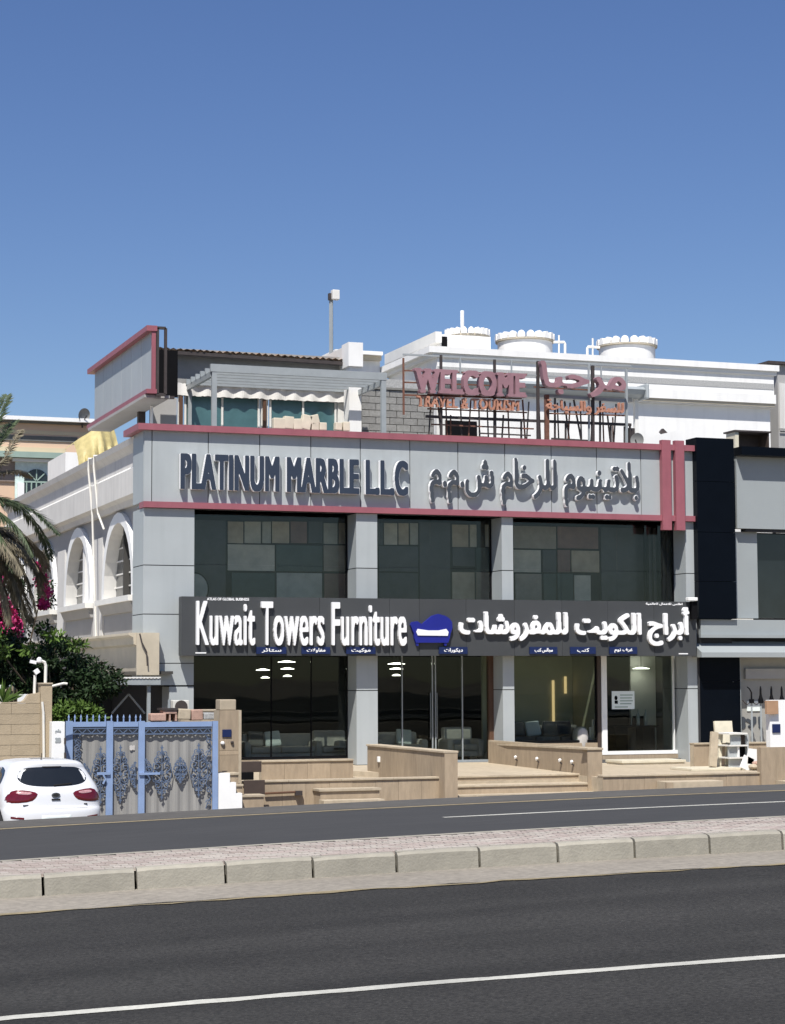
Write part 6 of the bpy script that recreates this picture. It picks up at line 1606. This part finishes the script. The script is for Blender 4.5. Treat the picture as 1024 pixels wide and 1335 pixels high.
bx('backrest', M['black'], oc, PX(838, 940, 54.4) - .25, PX(838, 940, 54.4) + .25, 54.55, 54.62, .5, 1.15, .03); bx('seat', M['black'], oc, PX(838, 940, 54.4) - .26, PX(838, 940, 54.4) + .26, 54.3, 54.55, .42, .49, .03); MB().lathe((PX(838, 940, 54.4), 54.4, FLOOR), [(.25, 0), (.25, .04), (.04, .06), (.04, .46)], 10).build('pedestal', M['black'], oc)
# notice stuck inside the office window
nt_ = thing('window_notice', 'white printed notice stuck on the office window', 'notice', (PX(812, 912, YG - .02), YG - .02, PZ(812, 924, YG)))
a_, b_, c3, d_ = rect(798, 901, 827.5, 924.5, YG - .02); bx('paper', M['paper'], nt_, a_, b_, YG - .02, YG - .012, c3, d_)
w_, h_ = b_ - a_, d_ - c3
MB().extr([(a_ + w_ * (.18 + .07 * math.cos(k * math.pi / 6)), c3 + h_ * (.62 + .13 * math.sin(k * math.pi / 6))) for k in range(12)], 'y', YG - .024, YG - .0205).build('printed_mark', M['black'], nt_); bx('printed_mark', M['black'], nt_, a_ + w_ * .12, a_ + w_ * .26, YG - .024, YG - .0205, c3 + h_ * .3, c3 + h_ * .48)
for k, (u0, u1, v) in enumerate(((.36, .92, .78), (.36, .88, .62), (.36, .92, .46), (.36, .86, .3), (.12, .7, .12))): bx('printed_line', M['mint'], nt_, a_ + w_ * u0, a_ + w_ * u1, YG - .024, YG - .0205, c3 + h_ * (v - .03), c3 + h_ * (v + .03))
# ------------------------------------------------------------------ white hatchback, seen from behind
CW = PX(135, 1040, 33.2)
car_hw = .86
cx_ = CW - car_hw; cy_ = 33.0; cz_0 = PZ(70, 989.5, 33.6) - 1.455
car = thing('parked_car', 'white hatchback parked facing the blue gate, seen from behind', 'car', (cx_, cy_, cz_0))
lev = [ # z, half width, rear y, front y
 (.18, .74, .10, 3.86), (.26, .80, .03, 3.96), (.40, .845, .0, 4.0), (.55, .86, .0, 4.0), (.62, .86, .015, 3.98), (.66, .86, .05, 3.95), (.74, .862, .065, 3.9), (.82, .855, .075, 3.75),
 (.90, .845, .09, 3.35), (.97, .825, .12, 2.98), (1.03, .80, .155, 2.85), (1.12, .755, .22, 2.65), (1.21, .71, .29, 2.45), (1.30, .665, .365, 2.25), (1.345, .64, .36, 2.15), (1.385, .60, .36, 2.02), (1.42, .53, .42, 1.88), (1.445, .40, .58, 1.65), (1.455, .2, .8, 1.3)]
LZ = [l[0] for l in lev]
def li(z, k): return float(np.interp(z, LZ, [l[k] for l in lev]))
def rear_y(x, z):
    hw = li(z, 1); u = min(1, abs(x) / hw); p = 3.2
    return li(z, 2) + .10 * (u ** 2) + .30 * (1 - (1 - u ** 5) ** (1 / 3.0))
def side_x(y, z):
    hw = li(z, 1); y0, y1 = li(z, 2), li(z, 3); t = (y - y0) / (y1 - y0)
    return hw * (1 - .04 * max(0, (t - .5) * 2) ** 2)
def contour(z):
    hw, y0, y1 = li(z, 1), li(z, 2), li(z, 3); pts = []
    N = 28
    for i in range(N + 1):
        u = -1 + 2 * i / N; u = math.copysign(1 - (1 - abs(u)) ** 1.6, u); pts.append((hw * u, rear_y(hw * u * .9999, z)))
    e = pts[-1][1]
    for i in range(1, 13):
        y = e + (y1 - .35 - e) * i / 13; pts.append((side_x(y, z), y))
    xf = side_x(y1 - .35, z)
    for i in range(0, 17):
        a = i / 16 * math.pi; pts.append((xf * math.copysign(abs(math.cos(a)) ** .55, math.cos(a)), y1 - .35 + .35 * abs(math.sin(a)) ** .8))
    for i in range(12, 0, -1):
        y = e + (y1 - .35 - e) * i / 13; pts.append((-side_x(y, z), y))
    return pts
zsub = []
for a, b in zip(LZ[:-1], LZ[1:]): zsub += [a, (a + b) / 2]
zsub.append(LZ[-1])
vs = []; fs = []; n = None
for z in zsub:
    c = contour(z); n = len(c); vs += [(cx_ + x, cy_ + y, cz_0 + z) for x, y in c]
for i in range(len(zsub) - 1):
    for k in range(n): fs.append((i * n + k, i * n + (k + 1) % n, (i + 1) * n + (k + 1) % n, (i + 1) * n + k))
fs.append(tuple(range(n))[::-1]); fs.append(tuple((len(zsub) - 1) * n + k for k in range(n)))
body = MB().add(vs, fs).build('body', M['car_white'], car, smooth=True)
def rear_patch(name, poly, m, parent, off=.006, res=26):
    """poly in (x,z) seen from behind, laid on the curved tail"""
    xs = [p[0] for p in poly]; zs = [p[1] for p in poly]; cxp, czp = sum(xs) / len(xs), sum(zs) / len(zs)
    rings = [1, .8, .55, .28]
    v = []; f = []; P = []
    for i in range(len(poly)):
        a, b = poly[i], poly[(i + 1) % len(poly)]; k = max(1, int(math.hypot(b[0] - a[0], b[1] - a[1]) / .04))
        P += [(a[0] + (b[0] - a[0]) * j / k, a[1] + (b[1] - a[1]) * j / k) for j in range(k)]
    N = len(P)
    for r_ in rings:
        for x, z in P:
            x_, z_ = cxp + (x - cxp) * r_, czp + (z - czp) * r_
            v.append((cx_ + x_ * 1.0, cy_ + rear_y(x_, z_) - off * (1 if r_ < 1 else .1), cz_0 + z_))
    for i in range(len(rings) - 1):
        for k in range(N): f.append((i * N + k, i * N + (k + 1) % N, (i + 1) * N + (k + 1) % N, (i + 1) * N + k))
    f.append(tuple((len(rings) - 1) * N + k for k in range(N)))
    return MB().add(v, f).build(name, m, parent, smooth=True)
def side_patch(name, poly, m, parent, s, off=.006):
    v = []; f = []; cyp = sum(p[0] for p in poly) / len(poly); czp = sum(p[1] for p in poly) / len(poly); P = []
    for i in range(len(poly)):
        a, b = poly[i], poly[(i + 1) % len(poly)]; k = max(1, int(math.hypot(b[0] - a[0], b[1] - a[1]) / .06))
        P += [(a[0] + (b[0] - a[0]) * j / k, a[1] + (b[1] - a[1]) * j / k) for j in range(k)]
    N = len(P); rings = [1, .7, .4]
    for r_ in rings:
        for y, z in P:
            y_, z_ = cyp + (y - cyp) * r_, czp + (z - czp) * r_; v.append((cx_ + s * (side_x(y_, z_) + off * (1 if r_ < 1 else .2)), cy_ + y_, cz_0 + z_))
    for i in range(2):
        for k in range(N): f.append((i * N + k, i * N + (k + 1) % N, (i + 1) * N + (k + 1) % N, (i + 1) * N + k))
    f.append(tuple(2 * N + k for k in range(N)))
    return MB().add(v, f).build(name, m, parent, smooth=True)
def smoothpoly(pts, it=2):
    for _ in range(it):
        q = []
        for i in range(len(pts)):
            a, b = pts[i], pts[(i + 1) % len(pts)]
            q += [(a[0] * .75 + b[0] * .25, a[1] * .75 + b[1] * .25), (a[0] * .25 + b[0] * .75, a[1] * .25 + b[1] * .75)]
        pts = q
    return pts
rw_ = rear_patch('rear_window', smoothpoly([(-.60, 1.20), (-.50, 1.315), (-.25, 1.335), (.25, 1.335), (.50, 1.315), (.61, 1.20), (.60, 1.10), (.48, 1.035), (.2, 1.005), (-.2, 1.005), (-.48, 1.035), (-.60, 1.11)]), M['car_glass'], car, .008)
rear_patch('brake_light', [(-.17, 1.343), (.17, 1.343), (.16, 1.32), (-.16, 1.32)], M['rubber'], car, .014)
MB().bar((cx_ - .02, cy_ + rear_y(-.02, 1.03) - .02, cz_0 + 1.03), (cx_ + .30, cy_ + rear_y(.3, 1.06) - .02, cz_0 + 1.055), .02).build('wiper', M['rubber'], car)
for s in (-1, 1):
    tl_ = rear_patch('tail_light', smoothpoly([(s * .30, .91), (s * .50, .955), (s * .70, .965), (s * .815, .86), (s * .835, .755), (s * .70, .735), (s * .42, .76), (s * .33, .83)], 1), M['tail_red'], car, .016)
    rear_patch('clear_lens', smoothpoly([(s * .38, .915), (s * .52, .94), (s * .66, .94), (s * .70, .895), (s * .5, .875), (s * .4, .885)], 1), M['tail_clear'], tl_, .021)
    rear_patch('reflector', [(s * .55, .50), (s * .76, .52), (s * .76, .485), (s * .55, .465)], M['tail_red'], car, .008)
    # rear quarter, door glass and pillars
    side_patch('side_window', smoothpoly([(.72, 1.02), (.80, 1.25), (1.05, 1.31), (1.22, 1.32), (1.22, .98), (.9, .98)], 1), M['car_glass'], car, s); side_patch('side_window', smoothpoly([(1.28, .98), (1.28, 1.325), (1.9, 1.33), (2.2, 1.20), (2.6, .98)], 1), M['car_glass'], car, s)
    side_patch('door_seam', [(1.245, .30), (1.245, .97), (1.255, .97), (1.255, .30)], M['rubber'], car, s, .003)
    MB().bar((cx_ + s * .9, cy_ + 1.6, cz_0 + .86), (cx_ + s * .9, cy_ + 1.8, cz_0 + .86), .03).build('door_handle', M['car_white'], car)
    MB().obox(Matrix.Translation((cx_ + s * 1.0, cy_ + 2.55, cz_0 + 1.02)), .2, .1, .14).build('wing_mirror', M['car_white'], car, bevel=.03)
    for y in (.62, 3.15):
        wh = MB(); c0 = (cx_ + s * .86, cy_ + y, cz_0 + .30)
        def ring(r, xo): return [(c0[0] + s * xo, c0[1] + r * math.cos(2 * math.pi * k / 28), c0[2] + r * math.sin(2 * math.pi * k / 28)) for k in range(28)]
        rr = [ring(.20, .012), ring(.285, .016), ring(.30, .0), ring(.30, -.17), ring(.2, -.19)]; v = sum(rr, []); f = [(i * 28 + k, i * 28 + (k + 1) % 28, (i + 1) * 28 + (k + 1) % 28, (i + 1) * 28 + k) for i in range(4) for k in range(28)]
        w = MB().add(v, f).build('wheel', M['rubber'], car, smooth=True)
        rv_ = ring(.20, .010); MB().add(rv_ + [(c0[0] + s * .0, c0[1], c0[2])], [(k, (k + 1) % 28, 28) for k in range(28)]).build('rim', M['rim'], w)
        arch = [(y + .36 * math.cos(a * math.pi / 14), .30 + .36 * math.sin(a * math.pi / 14)) for a in range(15)]
        side_patch('wheel_arch', arch + [(y - .36, .2), (y + .36, .2)], M['rubber'], car, s, .004)
MB().extr([(cx_ + .075 * math.cos(k * math.pi / 10), cz_0 + .865 + .042 * math.sin(k * math.pi / 10)) for k in range(20)], 'y', cy_ + rear_y(0, .865) - .02, cy_ + rear_y(0, .865) + .01).build('emblem', M['chrome'], car)
MB().extr([(cx_ + .05 * math.cos(k * math.pi / 10), cz_0 + .865 + .024 * math.sin(k * math.pi / 10)) for k in range(20)], 'y', cy_ + rear_y(0, .865) - .024, cy_ + rear_y(0, .865) - .0205).build('emblem_centre', M['rubber'], car)
bx('tailgate_handle', M['rubber'], car, cx_ - .075, cx_ + .075, cy_ + rear_y(0, .79) - .018, cy_ + rear_y(0, .79) + .01, cz_0 + .778, cz_0 + .806, .006)
bx('badge', M['chrome'], car, cx_ - .56, cx_ - .47, cy_ + rear_y(.5, .70) - .008, cy_ + rear_y(.5, .70) + .01, cz_0 + .695, cz_0 + .712); bx('badge', M['chrome'], car, cx_ + .50, cx_ + .56, cy_ + rear_y(.53, .70) - .008, cy_ + rear_y(.53, .70) + .01, cz_0 + .69, cz_0 + .715)
rear_patch('tailgate_seam', [(-.66, .645), (.66, .645), (.66, .638), (-.66, .638)], M['bldg_band'], car, .003)
rear_patch('number_plate', [(-.26, .53), (.26, .53), (.26, .42), (-.26, .42)], M['paper'], car, .01)
rear_patch('lower_bumper', [(-.7, .34), (.7, .34), (.66, .22), (-.66, .22)], M['rubber'], car, .006)
MB().tube([(cx_ - .12, cy_ + .62, cz_0 + 1.43), (cx_ - .09, cy_ + .70, cz_0 + 1.56)], .012, 6, .005).build('aerial', M['rubber'], car)
side_patch('rear_door_pillar', [(1.225, .99), (1.225, 1.31), (1.275, 1.315), (1.275, .99)], M['rubber'], car, -1, .007)
side_patch('rear_door_pillar', [(1.225, .99), (1.225, 1.31), (1.275, 1.315), (1.275, .99)], M['rubber'], car, 1, .007)

car.rotation_euler = (0, 0, R(5)); car.scale = (.965, .965, .965); car.location.x += .05; car.location.z += .05
# ------------------------------------------------------------------ vegetation
def leaf_quad(mb, p, d, n, l, w):
    s = d.cross(n).normalized() * w / 2; b = len(mb.v)
    mb.v += [tuple(p), tuple(p + d * l * .5 + s), tuple(p + d * l), tuple(p + d * l * .5 - s)]; mb.f.append((b, b + 1, b + 2, b + 3))
def rvec(r):
    while True:
        v = Vector((r.uniform(-1, 1), r.uniform(-1, 1), r.uniform(-1, 1)))
        if .05 < v.length < 1: return v.normalized()
def canopy(mb, r, clumps, n, l, w, flat=.6, droop=.15):
    """leaf-sized faces spread over many small clumps"""
    for (c, rad) in clumps:
        c = Vector(c)
        for _ in range(n):
            v = rvec(r); k = rad * (r.random() ** .45); p = c + Vector((v.x * k, v.y * k, v.z * k * flat))
            d = (rvec(r) + v * .8 + Vector((0, 0, -droop))).normalized(); nn = (rvec(r) + Vector((0, 0, .9))).normalized()
            leaf_quad(mb, p, d, nn, l * r.uniform(.6, 1.3), w * r.uniform(.7, 1.2))
def limbs(mb, base, tips, r0, r):
    for t in tips:
        b = Vector(base); t = Vector(t); m1 = b.lerp(t, .45) + Vector((r.uniform(-.15, .15), r.uniform(-.15, .15), .2)); mb.tube([b, m1, t], r0 * .5, 6, r0 * .12)
rg = random.Random(21)
# broad dark tree with layered sprays beside the carport
Yt_ = 44.0
def tp(p, q, Y=Yt_): return Vector((PX(p, q, Y), Y, PZ(p, q, Y)))
def layered_tree(name, lab, cat, trunk, spots, n, l, w, mleaf, seed, group=None, lite=None):
    r = random.Random(seed); t = thing(name, lab, cat, (trunk[0], trunk[1], YARD), group)
    mb = MB(); b = Vector((trunk[0], trunk[1], YARD)); top = Vector((trunk[0] + .1, trunk[1], trunk[2]))
    mb.tube([b, b.lerp(top, .5) + Vector((.06, .03, 0)), top], .12, 8, .07)
    limbs(mb, b.lerp(top, .6), [s[0] for s in spots][::2], .10, r); mb.build('trunk', M['bark'], t, smooth=True)
    mc = MB(); canopy(mc, r, spots, n, l, w, .38, .25); mc.build('crown', M[mleaf], t, fix=False)
    if lite:
        ml = MB(); canopy(ml, r, lite, n // 2, l, w, .45, .1); ml.build('young_foliage', M['leaf_lite'], t, fix=False)
    return t
spots = []
for _ in range(70):
    u = rg.random(); p = -30 + 185 * u; top = np.interp(p, [-30, 0, 20, 40, 80, 110, 130, 152], [822, 818, 835, 845, 833, 846, 866, 880]); bot = np.interp(p, [-30, 40, 70, 100, 130, 152], [925, 925, 930, 920, 908, 895])
    q = top + (bot - top) * rg.random() ** .9; Y = Yt_ + rg.uniform(-.9, 1.3); spots.append((tp(p, q, Y), rg.uniform(.22, .42)))
lite = [(tp(rg.uniform(-20, 110), rg.uniform(822, 850), Yt_ - .8), .22) for _ in range(9)]
layered_tree('garden_tree', 'broad dark green tree with layered leafy sprays behind the beige wall', 'tree', tp(70, 930, 44.3), spots, 190, .15, .055, 'leaf', 4, lite=lite)
spots = [(tp(p, q, 42.6 + rg.uniform(-.2, .2)), .2) for p, q in [(74 + rg.random() * 56, 924 + rg.random() * 14) for _ in range(16)]]
t = thing('garden_shrub', 'bright green shrub peeping over the left leaf of the blue gate', 'shrub', (PX(100, 935, 42.6), 42.6, YARD))
mb = MB(); limbs(mb, (PX(100, 935, 42.6), 42.6, YARD), [s[0] for s in spots][::3], .06, rg); mb.build('stem', M['bark'], t); mb = MB(); canopy(mb, rg, spots, 150, .13, .05, .8, 0); mb.build('foliage', M['leaf_lite'], t, fix=False)
spots2 = [(tp(p, q, 43.4 + rg.uniform(-.3, .3)), .3) for p, q in [(68 + rg.random() * 62, 905 + rg.random() * 40) for _ in range(18)]]
t = thing('garden_shrub', 'dark shrub filling the shade between the gate and the carport', 'shrub', (PX(130, 935, 43.4), 43.4, YARD))
mb = MB(); limbs(mb, (PX(130, 935, 43.4), 43.4, YARD), [s[0] for s in spots2][::3], .06, rg); mb.build('stem', M['bark'], t); mb = MB(); canopy(mb, rg, spots2, 90, .14, .055, .7, 0); mb.build('foliage', M['leaf'], t, fix=False)
# bougainvillea
bg_ = thing('bougainvillea', 'magenta flowering bougainvillea below the palm at the left edge', 'shrub', (PX(5, 880, 46), 46, YARD))
mb = MB(); limbs(mb, (PX(5, 880, 46), 46, YARD), [tp(p, q, 46) for p, q in ((-5, 770), (8, 800), (15, 825), (58, 760), (0, 840))], .09, rg); mb.build('stem', M['bark'], bg_)
pk = [(tp(p, q, 45.6 + rg.uniform(-.3, .3)), r_) for p, q, r_ in ((1, 785, .22), (6, 795, .2), (12, 800, .16), (-3, 822, .3), (6, 828, .26), (18, 826, .2), (2, 838, .22), (20, 812, .15), (55, 757, .17), (60, 772, .15), (57, 788, .12), (52, 740, .12), (-8, 760, .25), (3, 850, .15))]
mb = MB(); canopy(mb, rg, pk, 150, .085, .075, .8, 0); mb.build('flowers', M['bract'], bg_, fix=False)
gk = [(tp(rg.uniform(-15, 40), rg.uniform(740, 870), 46 + rg.uniform(-.2, .6)), .3) for _ in range(26)] + [(tp(60, rg.uniform(745, 830), 46.4), .22) for _ in range(5)]
mb = MB(); canopy(mb, rg, gk, 90, .12, .06, .8, 0); mb.build('foliage', M['leaf'], bg_, fix=False)
# date palm: trunk off to the left, live fronds above and dry hanging ones below
pm = thing('date_palm', 'date palm reaching in from the left with green fronds and a skirt of dry ones', 'palm tree', (PX(-48, 900, 43), 43, YARD))
crown = tp(-42, 672, 43)
mb = MB(); tr_ = []
for i in range(30):
    k = i / 29; z = YARD + (crown.z - YARD - .1) * k; tr_.append((.24 - .05 * k + (.035 if i % 2 else 0), z - YARD))
mb.lathe((crown.x, crown.y, YARD), tr_, 14); mb.build('trunk', M['bark'], pm)
def frond(path, ml, l0, seed, m, hang=.25, dens=1.0):
    """arched midrib with two rows of leaflets"""
    r = random.Random(seed); pts = []
    P = [Vector(p) for p in path]
    for i in range(len(P) - 1):
        p0, p1, p2, p3 = P[max(0, i - 1)], P[i], P[i + 1], P[min(len(P) - 1, i + 2)]
        for k in range(14):
            t = k / 14; pts.append(.5 * ((2 * p1) + (-p0 + p2) * t + (2 * p0 - 5 * p1 + 4 * p2 - p3) * t * t + (-p0 + 3 * p1 - 3 * p2 + p3) * t ** 3))
    pts.append(P[-1])
    mb = MB(); mb.tube(pts, .024, 5, .006)
    N = len(pts)
    for i in range(3, N):
        t = i / (N - 1); tg = (pts[i] - pts[i - 1]).normalized(); up = Vector((0, 0, 1)); sd = tg.cross(up)
        if sd.length < .05: sd = Vector((0, 1, 0))
        sd.normalize(); nn = sd.cross(tg).normalized()
        L = l0 * math.sin(math.pi * min(1, .12 + .84 * t)) ** .6 * (1 if t < .97 else .8)
        for rep in range(int(2 * dens)):
            for s in (-1, 1):
                d = (sd * s * .75 + tg * r.uniform(.45, .8) + nn * r.uniform(-.15, .35) + Vector((0, 0, -hang * r.uniform(.5, 1.5)))).normalized()
                p = pts[i] - tg * r.random() * .06; l = L * r.uniform(.8, 1.1); w = .028; ss = d.cross(nn + sd * .4 * s)
                if ss.length < .01: continue
                ss = ss.normalized() * w / 2; b = len(mb.v); e = p + d * l + Vector((0, 0, -hang * .25 * l))
                mid = p + d * l * .45
                mb.v += [tuple(p), tuple(mid + ss), tuple(e), tuple(mid - ss)]; mb.f.append((b, b + 1, b + 2, b + 3))
    return mb.build('frond', m, pm, fix=False)
C0 = crown
def fr(pl, Y0, Y1, l0, seed, m, hang=.25, dens=1.5):
    n = len(pl); frond([C0] + [tp(p, q, Y0 + (Y1 - Y0) * (i + 1) / n) for i, (p, q) in enumerate(pl)], None, l0, seed, m, hang, dens)
G, D = M['frond_green'], M['frond_dry']
fr([(-30, 645), (5, 650), (40, 664), (62, 680), (78, 697)], 43, 42, .40, 1, G, .12); fr([(-25, 600), (-8, 560), (4, 530), (10, 515)], 43, 43.5, .34, 2, G, .1); fr([(-20, 610), (0, 575), (12, 556), (22, 548)], 43, 43.6, .26, 3, G, .15)
fr([(-20, 625), (8, 615), (26, 615), (42, 623)], 43, 44, .30, 4, D, .25); fr([(-20, 615), (4, 600), (20, 572), (28, 560)], 43, 43.2, .30, 41, D, .3); fr([(-25, 655), (0, 668), (25, 690), (44, 725)], 43, 42.2, .38, 5, G, .6); fr([(-25, 665), (-5, 690), (10, 715), (20, 745)], 43, 42.3, .38, 6, G, .6)
fr([(-22, 650), (12, 652), (40, 672), (60, 705), (66, 730)], 43, 43.8, .36, 13, G, .6); fr([(-60, 600), (-70, 560)], 43, 43, .4, 14, G, .2); fr([(-70, 660), (-110, 690), (-130, 740)], 43, 43, .4, 15, G, .4)
for k, (pl, dy) in enumerate([([(-15, 682), (20, 700), (46, 735), (55, 775)], .3), ([(-18, 690), (10, 710), (34, 750), (48, 800)], 0), ([(-18, 690), (14, 705), (42, 730), (58, 756)], .5), ([(-22, 700), (0, 720), (20, 760), (34, 815)], -.3), ([(-25, 700), (-6, 735), (6, 775), (12, 815)], .2), ([(-20, 690), (5, 700), (30, 715), (50, 742)], -.5), ([(-22, 695), (-2, 720), (14, 755), (24, 790)], .6), ([(-18, 686), (18, 690), (48, 712), (62, 742)], .8), ([(-22, 700), (8, 726), (28, 770), (42, 812)], .9), ([(-24, 690), (-4, 700), (16, 722), (30, 748)], -.8)]):
    fr(pl, 43, 43 + dy, .44, 30 + k, D, .55, 2.5)
# small agave-like plants by the white screen at the left edge
ag = thing('yard_plant', 'pale spiky plant against the white screen at the left edge', 'plant', (PX(3, 905, 41.6), 41.6, YARD))
mb = MB(); rq = random.Random(8)
for k in range(26):
    a = rq.uniform(-1.2, 1.2); b = tp(4, 916, 41.6); d = Vector((math.sin(a), rq.uniform(-.4, .4), math.cos(a) * .9)).normalized(); leaf_quad(mb, b, d, Vector((0, -1, .2)), rq.uniform(.3, .55), .05)
mb.build('leaves', M['leaf_lite'], ag, fix=False); MB().tube([(PX(4, 905, 41.6), 41.6, YARD), tp(4, 916, 41.6)], .04).build('stem', M['bark'], ag)
hgr = thing('cloth_cover', 'brownish cloth bundle hung behind the scooped top of the beige wall', 'cloth', (PX(15, 910, 41.9), 41.9, YARD))
mb = MB(); vs = []
for i in range(13):
    for j in range(9):
        p = 4 + 19 * i / 12; q = 893 + 6 * abs(i - 7) / 6 * 1.2 + (920 - 893) * j / 8; vs.append(tuple(tp(p, q, 41.9 + .08 * math.sin(i * 1.9) + .03 * math.sin(j * 2 + i))))
mb.add(vs, [(i * 9 + j, (i + 1) * 9 + j, (i + 1) * 9 + j + 1, i * 9 + j + 1) for i in range(12) for j in range(8)]).build('cloth', M['frond_dry'], hgr, smooth=True); MB().tube([(PX(14, 905, 41.95), 41.95, YARD), tuple(tp(14, 893, 41.95))], .03).build('pole', M['steel_grey'], hgr)

# ------------------------------------------------------------------ what lies across the road behind the camera, only mirrored in the glass: plain ground and sky
bpy.context.view_layer.update()
